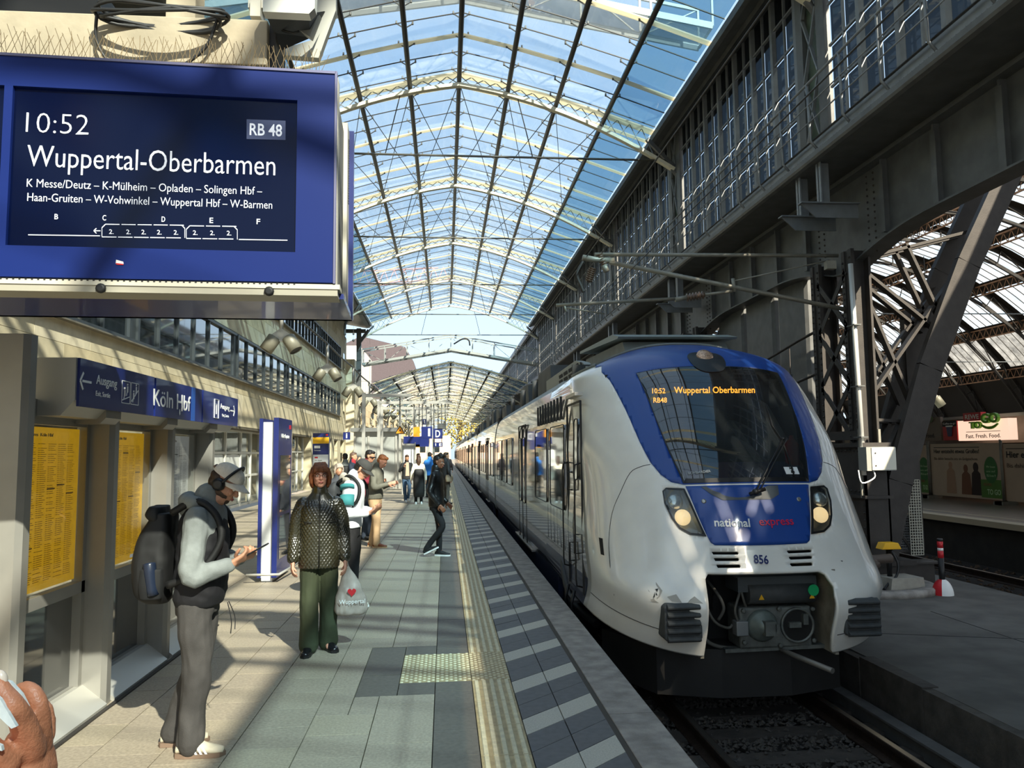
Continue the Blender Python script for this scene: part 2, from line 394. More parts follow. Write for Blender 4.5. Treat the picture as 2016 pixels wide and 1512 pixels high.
def rock(b, x, y, z, r):
    vs = []; 
    for d in ((1, 0, 0), (-1, 0, 0), (0, 1, 0), (0, -1, 0), (0, 0, 1), (0, 0, -1)):
        k = r*random.uniform(.55, 1.15); vs.append((x+d[0]*k+random.uniform(-.3, .3)*r, y+d[1]*k+random.uniform(-.3, .3)*r, z+d[2]*k*.8))
    b.add(vs, [(0, 2, 4), (2, 1, 4), (1, 3, 4), (3, 0, 4), (2, 0, 5), (1, 2, 5), (3, 1, 5), (0, 3, 5)])
b = MB()
for _ in range(15000):
    y = 3.6+6.5*random.random()**1.5; x = random.uniform(1.42, 4.05)
    s_ = ((y-4.35) % .6)
    if 2.42 < x < 3.68 and (s_ < .14 or s_ > .46): 
        if random.random() < .93: continue
    zz = -.95+(.02 if 2.4 < x < 3.7 else .0)+random.uniform(-.02, .02)
    rock(b, x, y, zz, random.uniform(.015, .034))
b.build('ballast', BALL, track, kind='stuff')
b = MB()
for x in (3.98, 4.03, 3.93): b.tube([(x+.0, 3, -.93), (x+.02, 7, -.935), (x, 12, -.93)], .022, 8)
b.build('cable', mat('cable_dusty', '#3b3a3a', .7), track)
b = MB(); b.bb((4.14, 2, -.96), (4.20, 30, -.80)); b.bb((4.10, 2, -.81), (4.24, 30, -.79)); b.build('cable_duct_edge', mat('duct_grey', '#5a5856', .8, var=.2), track)
b = MB()
for _ in range(1600):
    rock(b, random.uniform(4.25, 4.5), 3.6+9*random.random()**1.4, -.93+random.uniform(-.02, .03), random.uniform(.012, .035))
b.build('rubble', mat('rubble', '#5b5148', .9, var=.4, scale=20), track, kind='stuff')

# ------------------------------------------------------------------ low service platform to the right, second track, far platform
low = struct('service_platform', 'low asphalt service platform to the right of the train')
AZ = -.47
b = MB(); b.bb((4.50, -6, -1.2), (8.6, 150, AZ)); b.build('asphalt_surface', ASPH, low)
b = MB()
for j in range(60):
    y0 = -4+1.1*j; w_ = random.uniform(0, .03)
    b.bb((4.41-w_, y0, -1.2), (4.56, y0+1.09, AZ+.012-random.uniform(0, .03)))
b.build('kerb_edge', mat('kerb_dark', '#524d47', .9, var=.35, scale=5, bump=.4), low)
b = MB(); b.bb((8.3, -6, -1.4), (13.2, 150, -1.1)); b.build('second_trackbed', EARTH, low)
r2 = rail(9.6, low, 2, 150, -.80); r3 = rail(11.1, low, 2, 150, -.80)
b = MB()
for _ in range(2500): rock(b, random.uniform(8.4, 12.8), 6+26*random.random(), -1.09, random.uniform(.03, .07))
b.build('gravel', mat('gravel_brown', '#5c4c3e', .9, var=.35, scale=8), low, kind='stuff')
b = MB(); b.beam((4.56, 9.3, AZ+.002), (8.6, 8.0, AZ+.002), .012, .004); b.beam((6.5, 3, AZ+.002), (6.6, 10.2, AZ+.002), .01, .004)
b.build('tar_joint', mat('tar', '#1c1b1a', .6), low)
far = struct('far_platform', 'platform of the main hall beyond the second track')
b = MB(); b.bb((13.0, -6, -1.4), (30, 150, -.02)); b.build('platform_side', mat('hall_wall_dark', '#2b2926', .8, var=.3, scale=3), far)
b = MB(); b.bb((12.9, -6, -.14), (13.3, 150, .0), 1); b.bb((13.3, -6, -.05), (30, 150, .0), 0); b.bb((13.75, -6, 0), (13.85, 150, .004), 1)
b.build('hall_paving', [mat('hall_paving', '#7d7468', .35, var=.15, scale=3), mat('hall_edge', '#b7ab92', .6)], far)
# ------------------------------------------------------------------ train
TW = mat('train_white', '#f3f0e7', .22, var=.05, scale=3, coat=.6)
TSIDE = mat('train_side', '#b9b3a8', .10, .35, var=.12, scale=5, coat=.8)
TBLUE = mat('train_blue', '#1b4796', .42, coat=.15)
TNAVY = mat('train_navy', '#26304a', .3, var=.2, scale=6, coat=.3)
TROOF = mat('train_roof', '#7e8583', .5, var=.1, scale=5)
TGL = glass('cab_glass', '#7d8a90', dirtamt=.10, dirt='#9fb0b8', refl=2.2)
PLAST = mat('buffer_plastic', '#46494a', .7, var=.15, scale=20)
CAST = mat('cast_iron', '#6e716c', .5, .4, var=.25, scale=14, bump=.15)
TT = np.array([[7.18,-.2,1.466,1.791,-.199,3.272],[7.08,.02,1.437,1.753,-.193,3.359],[7.026,.3,1.462,1.649,-.15,3.416],[7.203,.58,1.47,1.554,-.084,3.342],
 [7.318,.84,1.47,1.457,-.009,3.151],[7.573,1.4,1.447,1.461,.053,2.982],[7.851,1.85,1.46,1.462,.065,2.988],[8.194,2.3,1.436,1.53,.082,2.95],
 [8.533,2.66,1.401,1.487,.123,2.928],[8.9,2.92,1.349,1.361,.183,2.841],[9.447,3.08,1.232,1.217,.289,2.539],[10.068,3.17,1.107,1.051,.407,2.202]])
def trow(v):
    v = np.clip(v, 0, 11); i = np.minimum(np.floor(v).astype(int), 10); t = (v-i)[..., None]
    P = lambda k: TT[np.clip(k, 0, 11)]
    p0, p1, p2, p3 = P(i-1), P(i), P(i+1), P(i+2)
    return .5*(2*p1+(-p0+p2)*t+(2*p0-5*p1+4*p2-p3)*t**2+(-p0+3*p1-3*p2+p3)*t**3)
def S(u, v):
    u = np.asarray(u, float); v = np.asarray(v, float); r = trow(v)
    y0, z0, w_, D, dr, n = [r[..., k] for k in range(6)]
    a = np.clip(np.abs(u), 0, 1)*pi/2; e = 2/n
    sx = np.sin(a)**e; cy = np.cos(a)**e
    return np.stack([3.05+w_*sx*np.sign(u), y0+D*(1-cy)+np.maximum(np.abs(u)-1, 0)*2, z0-dr*sx**2.5], -1)
def Sn(u, v, off):
    h = 1e-3; p = S(u, v); a = S(u+h, v)-S(u-h, v); b = S(u, v+h)-S(u, v-h) if 0 < v < 10.99 else S(u, min(v+h, 11))-S(u, max(v-h, 0))
    n = np.cross(a, b); n = n/(np.linalg.norm(n)+1e-12)
    if n[1] > 0 and abs(n[1]) > .05: n = -n
    if abs(n[1]) <= .05 and n[0]*u < 0: n = -n
    return Vector(p+n*off)
_U, _V = np.meshgrid(np.linspace(-1, 1, 301), np.linspace(0, 11, 331)); _P = S(_U, _V)
_c = (_P-np.array([0, 0, EYE])) @ RC.T; _G = np.stack([CX-FPX*_c[..., 0]/_c[..., 2], CY+FPX*_c[..., 1]/_c[..., 2]], -1)
def pj(p):
    c = RC @ (np.array(p)-[0, 0, EYE]); return np.array([CX-FPX*c[0]/c[2], CY+FPX*c[1]/c[2]])
def inv(px, py):
    """the point (u, v) of the nose surface seen at this pixel"""
    d = np.hypot(_G[..., 0]-px, _G[..., 1]-py); mm = d < 4
    dd = np.where(mm, _P[..., 1]+d*.02, 1e6+d); k = np.unravel_index(dd.argmin(), dd.shape); u, v = float(_U[k]), float(_V[k])
    for _ in range(14):
        p = pj(S(u, v)); e = np.array([px, py])-p; h = 1e-4
        J = np.stack([(pj(S(u+h, v))-p)/h, (pj(S(u, v+h))-p)/h], 1)
        try: s_ = np.linalg.solve(J, e)
        except Exception: break
        u = float(np.clip(u+np.clip(s_[0], -.05, .05), -1, 1)); v = float(np.clip(v+np.clip(s_[1], -.2, .2), 0, 11))
    return u, v
def uvs(pts): return [inv(*p) for p in pts]
def mirror(h): return h+[(-u, v) for u, v in reversed(h)]
# half outlines on the left, mirrored
mask_o = uvs([(1183, 733), (1199, 749), (1219, 785), (1239, 826), (1259, 872), (1279, 910), (1299, 934), (1320, 949), (1345, 954)])
ws = uvs([(1344, 953), (1327, 915), (1289, 825), (1265, 765), (1251, 735), (1281, 729), (1318, 724.5), (1345, 722.5)])
ws = [(ws[0][0], 5.06)]+ws[1:]
v_ws_top = ws[-1][1]
wsL = ws+[(0., v_ws_top+.02)]
hood = uvs([(1348, 957), (1372, 1013), (1398, 1068), (1406, 1073)])
hood = [(hood[0][0], 5.0)]+hood[1:-1]+[(hood[-1][0], hood[-1][1])]+[(0., hood[-1][1]-.02)]
hl = uvs([(1303, 967), (1310, 960.5), (1346, 962), (1365.5, 1004), (1389.5, 1056), (1357.5, 1053), (1336, 1041), (1320.5, 1020), (1307, 991)])
opn = uvs([(1388, 1285), (1389, 1263), (1387.5, 1140), (1393, 1129)])
opnR = uvs([(1612, 1124), (1624, 1129), (1641, 1152), (1644, 1172), (1638.5, 1258), (1637, 1280)])
opn = [(opn[0][0]-.012, -.0)]+[(opn[0][0]-.004, .09)]+opn[1:]+opnR[:5]+[(opnR[-1][0]+.004, .09), (opnR[-1][0]+.014, 0.)]
slots = [[(1400, 1086.5), (1402, 1085), (1452, 1085), (1454, 1088), (1452, 1091.5), (1403, 1091.5)],
         [(1404, 1099), (1406, 1097.5), (1453, 1097.3), (1455, 1100.5), (1453, 1104), (1407, 1104.3)],
         [(1409, 1112), (1411, 1110.5), (1456, 1110.3), (1458, 1113.5), (1456, 1117.3), (1412, 1117.8)]]
slots = [uvs(s_) for s_ in slots]; slots += [[(-u, v) for u, v in reversed(s_)] for s_ in slots]
def loopL(h, n=3):
    """closed mirrored outline from a half outline that runs lower-left -> top centre (or reverse)"""
    return [p for p in h]+[(-u, v) for u, v in reversed(h) if abs(u) > 1e-6]
mask_loop = None
mo = mask_o                                            # top left .. bottom right (near the windscreen foot)
top = [(mo[0][0], mo[0][1]), (mo[0][0]*.99, 8.9), (mo[0][0]*.97, 9.3), (mo[0][0]*.9, 9.75), (mo[0][0]*.78, 10.05), (mo[0][0]*.5, 10.2), (0., 10.25)]
mask_loop = loopL(list(reversed(mo))+top[1:])
ws_loop = loopL(wsL); hood_loop = loopL(hood)
regions = {'mask': mask_loop, 'ws': ws_loop, 'hood': hood_loop, 'hlL': hl, 'hlR': [(-u, v) for u, v in reversed(hl)], 'open': opn}
for i, s_ in enumerate(slots): regions['slot%d' % i] = s_
def inpoly(x, y, P):
    c = False; n = len(P)
    for i in range(n):
        x1, y1 = P[i]; x2, y2 = P[(i+1) % n]
        if (y1 > y) != (y2 > y) and x < (x2-x1)*(y-y1)/(y2-y1)+x1: c = not c
    return c
# constrained triangulation of the whole nose in (u*K, v)
K = 6.0
V2 = []; E2 = []
nu, nv = 96, 100
for j in range(nv+1):
    for i in range(nu+1):
        u = -1+2*i/nu; V2.append((u*K, 11*j/nv))
for P in regions.values():
    pts = []
    for i in range(len(P)):
        a, b2 = P[i], P[(i+1) % len(P)]; L = math.hypot((a[0]-b2[0])*K, a[1]-b2[1]); k = max(1, int(L/.06))
        pts += [((a[0]+(b2[0]-a[0])*t/k)*K, a[1]+(b2[1]-a[1])*t/k) for t in range(k)]
    b0 = len(V2); V2 += pts; E2 += [(b0+i, b0+(i+1) % len(pts)) for i in range(len(pts))]
for i in range(nu): E2 += [(i, i+1), (nv*(nu+1)+i, nv*(nu+1)+i+1)]
vo, eo, fo, *_r = delaunay_2d_cdt([Vector(p) for p in V2], E2, [], 0, 1e-5)
vo3 = S(np.array([p.x/K for p in vo]), np.array([p.y for p in vo]))
cls = {}
def bbox(P): return (min(p[0] for p in P), max(p[0] for p in P), min(p[1] for p in P), max(p[1] for p in P))
BB = {k: bbox(P) for k, P in regions.items()}
for f in fo:
    cu_ = sum(vo[i].x for i in f)/len(f)/K; cv = sum(vo[i].y for i in f)/len(f); k_ = 'shell'
    for k in ('ws', 'hood', 'hlL', 'hlR', 'open', 'slot0', 'slot1', 'slot2', 'slot3', 'slot4', 'slot5', 'mask'):
        x0, x1, y0, y1 = BB[k]
        if x0 <= cu_ <= x1 and y0 <= cv <= y1 and inpoly(cu_, cv, regions[k]): k_ = k; break
    if k_ == 'shell' and cv > 9.0 and abs(cu_) < .62: k_ = 'mask' if cv < 10.25 else 'roofcap'
    elif k_ == 'shell' and cv > 9.35: k_ = 'roofcap'
    cls.setdefault(k_, []).append(f)
def patch(key, name, m, parent, thick=.0, off=0., label=None):
    fs = []
    for k in (key if isinstance(key, tuple) else (key,)): fs += cls.get(k, [])
    ids = sorted({i for f in fs for i in f}); mp = {a: i for i, a in enumerate(ids)}
    me = bpy.data.meshes.new(name); vv = [vo3[i] for i in ids]
    me.from_pydata([tuple(float(q) for q in p) for p in vv], [], [tuple(mp[i] for i in f) for f in fs]); me.materials.append(m)
    bm = bmesh.new(); bm.from_mesh(me); bmesh.ops.remove_doubles(bm, verts=bm.verts, dist=.0006); bmesh.ops.recalc_face_normals(bm, faces=bm.faces)
    s_ = sum((f.normal.y for f in bm.faces)) 
    if s_ > 0: bmesh.ops.reverse_faces(bm, faces=bm.faces)
    bm.to_mesh(me); bm.free()
    for p in me.polygons: p.use_smooth = True
    o = inst(name, me, parent, label=label)
    if off: 
        push(me, lambda c: off)
    if thick:
        sd = o.modifiers.new('thick', 'SOLIDIFY'); sd.thickness = thick; sd.offset = -1; sd.use_even_offset = False
    return o
train = thing('train', 'white and blue regional train standing at the platform', 'train', (3.05, 7.1, RZ))
def TP(o):                                            # parent but stay put
    o.parent = train; o.matrix_parent_inverse = Matrix.Translation((-3.05, -7.1, -RZ)); return o
def tb(mb_, name, m, label=None, kind=None): return TP(mb_.build(name, m, None, label=label, kind=kind))
TP(patch('shell', 'nose_shell', TW, None, .04))
TP(patch('mask', 'windscreen_surround', TBLUE, None, .03, .003, 'blue surround of the windscreen'))
TP(patch('hood', 'front_hood', TBLUE, None, .03, .006, 'blue hood with the lettering'))
TP(patch('roofcap', 'roof_cap', TROOF, None, .03))
wsc = TP(patch('ws', 'windscreen', TGL, None, .0, .004))
def along(uvp, off, seg=.05, closed=False):
    out = []; n = len(uvp)
    for i in range(n if closed else n-1):
        a, b2 = uvp[i], uvp[(i+1) % n]; k = max(1, int(math.hypot((a[0]-b2[0])*K, a[1]-b2[1])/seg))
        out += [Sn(a[0]+(b2[0]-a[0])*t/k, a[1]+(b2[1]-a[1])*t/k, off) for t in range(k)]
    if not closed: out.append(Sn(uvp[-1][0], uvp[-1][1], off))
    return out
def strip(uvp, width, off, closed=True):
    """flat band that follows an outline on the nose, inside it"""
    pts = along(uvp, off, .06, closed); c = sum(pts, Vector())/len(pts); b = MB(); vs = []
    n = len(pts)
    for i, p in enumerate(pts):
        t = (pts[(i+1) % n]-pts[i-1]).normalized(); nn = Vector((0, -1, .35)); s_ = t.cross(nn).normalized()
        if s_.dot(c-p) < 0: s_ = -s_
        vs += [p, p+s_*width]
    b.add(vs, [(2*i, 2*i+1, (2*i+3) % (2*n), (2*i+2) % (2*n)) for i in range(n)], 0, True); return b
tb(strip(ws_loop, .045, .007), 'windscreen_frame', BLACK, 'black printed edge of the windscreen')
# headlights: cover glass over a housing with two lamps each
HLG = glass('lamp_glass', '#dfe6e6', dirtamt=.05, refl=1.3)
LAMP = mat('lamp_reflector', '#d9dcda', .15, .8); AMB = mat('lamp_amber', '#ffd9a0', .3, emit=.5)
for sd_, key in ((-1, 'hlL'), (1, 'hlR')):
    P = regions[key]; hou = TP(patch(key, 'headlight', HLG, None, 0, .006, 'headlight cover'))
    tb(strip(P, .02, .009), 'headlight_rim', BLACK)
    b = MB(); ring = along(P, -.005, .05, True); c = sum(ring, Vector())/len(ring); back = [c+(p-c)*.86+Vector((0, .13, 0)) for p in ring]; n = len(ring)
    b.add(ring+back+[c+Vector((0, .13, 0))], [(i, (i+1) % n, (i+1) % n+n, i+n) for i in range(n)]+[(i+n, (i+1) % n+n, 2*n) for i in range(n)], 0, False)
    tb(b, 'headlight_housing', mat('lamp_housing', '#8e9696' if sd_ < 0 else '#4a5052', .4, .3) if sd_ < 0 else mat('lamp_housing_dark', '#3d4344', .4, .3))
    for (px, py, r, m_) in ((1328, 985, .078, LAMP), (1343, 1016, .082, AMB)):
        u, v = inv(px, py); u = sd_*abs(u); p = Sn(u, v, -.035); rot = Matrix.Rotation(radians(72), 3, 'X')
        q = MB(); q.lathe([(r*.2, -.05), (r*.8, -.03), (r, .0), (r*.96, .012), (r*.5, .03), (.001, .035)], p, 20, 0, rot); tb(q, 'lamp', m_)
# dark mouth behind the opening with coupler
b = MB(); b.bb((2.35, 7.36, -.26), (3.75, 8.0, .66)); 
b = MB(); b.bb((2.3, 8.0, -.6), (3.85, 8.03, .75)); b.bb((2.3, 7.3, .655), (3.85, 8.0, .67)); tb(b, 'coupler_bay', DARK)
b = MB(); b.bb((3.70, 7.235, -.20), (3.735, 8.0, .60), 0); tb(b, 'coupler_bay_cheek', mat('grubby_white', '#8c8577', .6, var=.3, scale=6))
b = MB(); b.bb((2.39, 7.26, -.20), (2.425, 8.0, .62), 0); tb(b, 'coupler_bay_cheek', mat('grubby_white', '#8c8577'))
for s_ in slots: 
    c = sum((Vector(S(u, v)) for u, v in s_), Vector())/len(s_)
b = MB(); b.bb((2.35, 7.42, .68), (3.75, 7.46, .84)); tb(b, 'vent_back', DARK)
# seams
SEAM = mat('seam', '#3a3a38', .8)
sl_ = uvs([(1279, 914), (1259, 919), (1239, 931), (1220, 969), (1204, 1009), (1197.5, 1062), (1200, 1115), (1208, 1172)])
for s in (-1, 1):
    q = MB(); q.tube(cr([Sn(s*abs(u), v, .000) for u, v in sl_], 4), .004, 5); tb(q, 'cover_seam', SEAM)
q = MB(); q.tube([Sn(u, .86+.05*abs(u), .001) for u in np.linspace(-.98, opn[0][0]-.01, 40)], .004, 5); tb(q, 'lower_seam', SEAM)
q = MB(); q.tube([Sn(u, .86+.05*abs(u), .001) for u in np.linspace(opnR[-1][0]+.01, .98, 40)], .004, 5); tb(q, 'lower_seam', SEAM)
# body: side skin from Y 8.9 back, in cars
prof = [(1.42, -.02), (1.455, .10), (1.463, .3), (1.466, .9), (1.46, 1.8), (1.445, 2.2), (1.40, 2.5), (1.33, 2.72), (1.16, 2.88), (.8, 3.02), (.4, 3.09), (0, 3.11)]
def pz(x):
    x = abs(x)
    for (xa, za), (xb, zb) in zip(prof[:-1], prof[1:]):
        if za > 2.4 and xb <= x <= xa: return za+(zb-za)*(xa-x)/(xa-xb)
    return 3.11
def px_(z):
    for (xa, za), (xb, zb) in zip(prof[:-1], prof[1:]):
        if za <= z <= zb: return xa+(xb-xa)*(z-za)/(zb-za)
    return 1.42
b = MB(); A_ = []; B_ = []
for s in (-1,):
    for v in np.linspace(0, 11, 45):
        p = S(-1., v); A_.append(Vector(p)); z = float(np.clip(p[2], -.02, 2.86)); B_.append(Vector((3.05-(px_(z) if z < 2.74 else 1.30-.14*(z-2.74)/.14), 12.2, z if v > 8 else max(z, -.02))))
k_ = next(i for i, v in enumerate(np.linspace(0, 11, 45)) if v >= 8.2)
za, zb = B_[k_].z, 2.88
for i in range(k_, 45):
    t = (i-k_)/(44-k_); z = B_[k_].z+(2.88-B_[k_].z)*t; B_[i] = Vector((3.05-px_(z), 12.2, z))
for u in np.linspace(-1, 1, 41)[1:]:
    p = S(u, 11.); A_.append(Vector(p)); x = (p[0]-3.05)*1.16/1.107; B_.append(Vector((3.05+x, 12.2, pz(x))))
for i in range(43, -1, -1): A_.append(Vector((6.1-A_[i].x, A_[i].y, A_[i].z))); B_.append(Vector((6.1-B_[i].x, B_[i].y, B_[i].z)))
n = len(A_)
for i in range(n-1):
    z = max(A_[i].z, B_[i].z); roof_ = 36 < i < n-37
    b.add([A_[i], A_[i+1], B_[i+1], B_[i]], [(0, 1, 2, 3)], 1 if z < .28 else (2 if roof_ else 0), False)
cab_body = b
def car(y0, y1, first=False):
    b = MB(); P = [(-x, z) for x, z in prof]+[(x, z) for x, z in reversed(prof[:-1])]
    vs = [(3.05+x, y, z) for y in (y0, y1) for x, z in P]; n = len(P)
    def mi(i):
        z = (P[i][1]+P[i+1][1])/2; return 1 if z < .28 else (0 if z < 2.62 else 2)
    for i in range(n-1): b.add([vs[i], vs[i+1], vs[n+i+1], vs[n+i]], [(0, 1, 2, 3)], mi(i), False)
    if not first: b.add(vs[:n], [tuple(range(n))], 2)
    b.add(vs[n:], [tuple(range(n))], 2)
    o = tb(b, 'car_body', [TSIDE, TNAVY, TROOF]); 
    q = MB(); q.bb((1.75, y0+(-2 if first else .9), -.62), (4.35, y1-.3, .0)); tb(q, 'underframe', mat('underframe', '#26272a', .7, var=.3, scale=4))
    q = MB(); q.bb((1.62, y0-1.0 if first else y0+1.2, -.34), (1.70, y1-.6, .06)); q.bb((4.40, y0+1, -.34), (4.48, y1-.6, .06)); tb(q, 'side_skirt', TNAVY)
tb(cab_body, 'cab_side', [TSIDE, TNAVY, TROOF])
cars = [(12.2, 24.4), (24.9, 40.6), (41.1, 56.8), (57.3, 74), (74.6, 92), (92.6, 110), (110.6, 128)]
for i, c in enumerate(cars): car(*c, first=(i == 0))
for a, c in zip(cars[:-1], cars[1:]):
    b = MB()
    for k in range(5):
        y0 = a[1]+.1*k; b.bb((1.75 if k % 2 else 1.70, y0, -.1), (4.35, y0+.1, 2.85))
    tb(b, 'gangway_bellows', mat('bellows', '#2c2c2d', .8))
SX = 3.05-1.466
TWIN = mat('train_window', '#15191b', .03, .0, spec=1.0, coat=1.0)
RUB = mat('rubber', '#222221', .6)
def side_pane(name, y0, y1, z0, z1, m=TWIN, off=.006, fr=True):
    b = MB(); x = SX-.012
    r = .07; pts = []
    for cy_, cz_, a0 in ((y1-r, z1-r, 0), (y0+r, z1-r, 90), (y0+r, z0+r, 180), (y1-r, z0+r, 270)):
        pts += [(cy_+r*cos(radians(a0+k*22.5)), cz_+r*sin(radians(a0+k*22.5))) for k in range(5)]
    def X(z): return x+(.02 if z > 1.9 else 0)*(z-1.9)/.3
    b.add([(X(z)-.001, yy, z) for yy, z in pts]+[(x+.05, yy, z) for yy, z in pts], [tuple(range(len(pts)))]+[(i, (i+1) % len(pts), (i+1) % len(pts)+len(pts), i+len(pts)) for i in range(len(pts))], 0)
    o = tb(b, name, m)
    if fr:
        q = MB(); q.tube([(X(z)-.002, yy, z) for yy, z in pts], .008, 4, closed=True); tb(q, 'window_rubber', RUB)
    return o
# first car: windows, door, panels
wins = [(10.2, 11.55, .98, 2.12), (11.95, 13.5, .98, 2.12)]
doors = [(14.1, 17.6)]
yy = 18.3
allw = list(wins)
allw += [(18.2, 19.6, .98, 2.1), (19.9, 21.3, .98, 2.1), (21.6, 23.4, .98, 2.1)]
for a, c in cars[1:]:
    L = c-a; k = 0
    for f0, f1 in ((.03, .11), (.13, .21), (.35, .43), (.45, .53), (.55, .63), (.80, .88), (.90, .975)): allw.append((a+L*f0, a+L*f1, .98, 2.1))
    doors += [(a+L*.225, a+L*.335), (a+L*.65, a+L*.78)]
for w4 in allw: side_pane('side_window', *w4)
for (y0, y1) in doors:
    cy_ = (y0+y1)/2
    for a, c in ((cy_-.72, cy_-.03), (cy_+.03, cy_+.72)):
        side_pane('door_window', a+.12, c-.12, .75, 2.05)
        q = MB()
        for yy in (a, c): q.bb((SX-.004, yy-.012, -.02), (SX+.02, yy+.012, 2.3))
        q.bb((SX-.004, a, 2.29), (SX+.02, c, 2.31)); tb(q, 'door_seam', RUB)
    q = MB(); q.bb((SX-.03, y0-.1, -.03), (SX+.05, y1-.3, .0)); tb(q, 'door_step', ALU)
# ribbed panel lines, cab door with handrails
q = MB()
for k in range(9): q.bb((SX-.003, 10.5+.33*k, 2.2), (SX+.03, 10.515+.33*k, 2.52))
for k in range(7): q.bb((SX-.002, 9.95+.33*k, .45), (SX+.01, 9.96+.33*k, .95))
tb(q, 'panel_line', SEAM, kind='stuff')
q = MB()
for yy in (8.95, 9.95): q.bb((SX-.004, yy-.008, .1), (SX+.02, yy+.008, 2.35))
q.bb((SX-.004, 8.95, 2.34), (SX+.02, 9.95, 2.36)); tb(q, 'cab_door_seam', RUB)
side_pane('cab_door_window', 9.12, 9.40, 1.42, 2.15, TWIN, fr=True)
q = MB(); q.bb((SX-.05, 9.0, 2.42), (SX+.05, 9.7, 2.46)); tb(q, 'rain_gutter', ALUL)
for yy, z0, z1 in ((9.02, .18, 1.62), (9.93, .30, 1.62)):
    q = MB(); q.tube([(SX+.01, yy, z0), (SX-.06, yy, z0+.02), (SX-.07, yy, z0+.1), (SX-.07, yy, z1-.1), (SX-.06, yy, z1-.02), (SX+.01, yy, z1)], .010, 8); tb(q, 'handrail', BLACK)
for yy, z0 in ((9.55, .42), (9.62, 1.28), (9.2, .55)):
    q = MB(); q.tube([(SX+.01, yy, z0), (SX-.05, yy, z0), (SX-.05, yy, z0+.22), (SX+.01, yy, z0+.22)], .012, 6); tb(q, 'door_handle', BLACK)
q = MB(); q.bb((1.72, 8.5, .42), (1.80, 8.72, .80)); 
u_, v_ = inv(1158, 1077)
q = MB(); p = Sn(-.80, 3.55, .002)
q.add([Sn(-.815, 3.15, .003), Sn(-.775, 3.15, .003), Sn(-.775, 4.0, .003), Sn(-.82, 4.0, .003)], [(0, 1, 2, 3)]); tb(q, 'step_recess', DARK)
# steps and pipes under the cab door
q = MB()
for z in (-.05, -.42):
    q.bb((1.52, 9.3, z), (1.72, 9.75, z+.03))
for yy in (9.3, 9.75): q.tube([(1.54, yy, .1), (1.50, yy, -.05), (1.52, yy, -.42), (1.75, yy, -.45)], .02, 6)
tb(q, 'cab_steps', BLACK)
q = MB(); q.tube(cr([(1.66, 10.9, .3), (1.6, 10.4, .1), (1.62, 9.9, -.15), (1.8, 9.3, -.3)], 6), .05, 10); tb(q, 'hose', mat('hose', '#303031', .6))
# bogie
q = MB()
for yy in (10.0, 12.4):
    for x in (2.30, 3.80): q.lathe([(.43, -.065), (.46, -.06), (.44, .065), (.2, .07), (.1, .1)], (x, yy, RZ+.44), 24, 0, Matrix.Rotation(pi/2, 3, 'Y'))
tb(q, 'wheelset', mat('wheel', '#2f2a27', .6, .4))
# lip below the nose and the plough
b = MB(); b.prism([(1.72, 8.6), (2.1, 7.75), (2.7, 7.55), (3.4, 7.55), (4.0, 7.75), (4.38, 8.6)], 2, -.66, -.2); tb(b, 'rail_guard', mat('rail_guard', '#2a2826', .7, var=.2, scale=3))
# buffers
def buffer(s):
    xc = 3.05+s*.865; b = MB(); y = 7.12; a, c = .178, .172; Z = float(atY(1340, 1226, 7.1).z)
    ring = [(-a, -c+.03), (-a+.03, -c), (a-.03, -c), (a, -c+.03), (a, c-.03), (a-.03, c), (-a+.03, c), (-a, c-.03)]
    vs = [(xc+p, y-.03, Z+q) for p, q in ring]+[(xc+p, y+.22, Z+q) for p, q in ring]; n = 8
    b.add(vs, [tuple(range(n))]+[(i, (i+1) % n, (i+1) % n+n, i+n) for i in range(n)]); o = bevel(tb(b, 'buffer_block', PLAST), .012, 2)
    for k in range(5):
        z = Z-.15+.072*k; q = MB(); q.prism([(y-.07, z-.01), (y-.075, z+.012), (y-.02, z+.045), (y-.02, z-.028)], 0, xc-.155, xc+.155); bevel(tb(q, 'buffer_rib', PLAST), .005, 1)
buffer(-1); buffer(1)
# lettering
def surf_text(txt, size, m, px, py, name, bold=0., sx=1., tilt=.0, off=.012, spacing=1.):
    u, v = inv(px, py); p = Sn(u, v, off); n = (Sn(u, v, .1)-Sn(u, v, 0)).normalized(); up = Vector(S(u, v+.05)-S(u, v)); up = (up-n*up.dot(n)).normalized(); x = up.cross(n)
    M = Matrix((x, up, n)).transposed().to_4x4(); M.translation = p
    me = text_mesh(txt, size, .0015, bold, sx, 'LEFT', spacing); me.materials.clear(); me.materials.append(m)
    # lay each letter vertex onto the curved surface
    o = inst(name, me); 
    for vt in me.vertices:
        w3 = M @ vt.co; vv = v
        for _ in range(6):
            r_ = trow(np.array(vv)); dx = w3.x-3.05; q_ = min(1., abs(dx)/r_[2]); uu = (1 if dx > 0 else -1)*2/pi*math.asin(q_**(r_[5]/2))
            q = S(uu, vv); ddz = (S(uu, vv+.01)[2]-q[2])/.01; vv += (w3.z-q[2])/ddz if abs(ddz) > .02 else 0
        vt.co = Sn(uu, vv, off+vt.co.z)
    return TP(o)
surf_text('national', .118, WHITE, 1404.5, 1037.5, 'lettering', .0025, .97)
surf_text('express', .118, mat('logo_red', '#d8244a', .4), 1493.5, 1036, 'lettering', .0005, .97)
surf_text('856', .118, mat('number_navy', '#1d2a66', .4), 1483, 1110, 'number', .0015, .82)
surf_text('BOMBARDIER', .038, mat('maker_print', '#aab2b6', .5), 1354, 936.5, 'lettering', 0, 1.0, off=.014)
q = MB(); 
u0, v0 = inv(1546, 934); u1, v1 = inv(1568, 920)
q.add([Sn(u0, v0, .012), Sn(u1, v0, .012), Sn(u1-.004, v1, .012), Sn(u0-.004, v1, .012)], [(0, 1, 2, 3)]); tb(q, 'notice_sticker', WHITE)
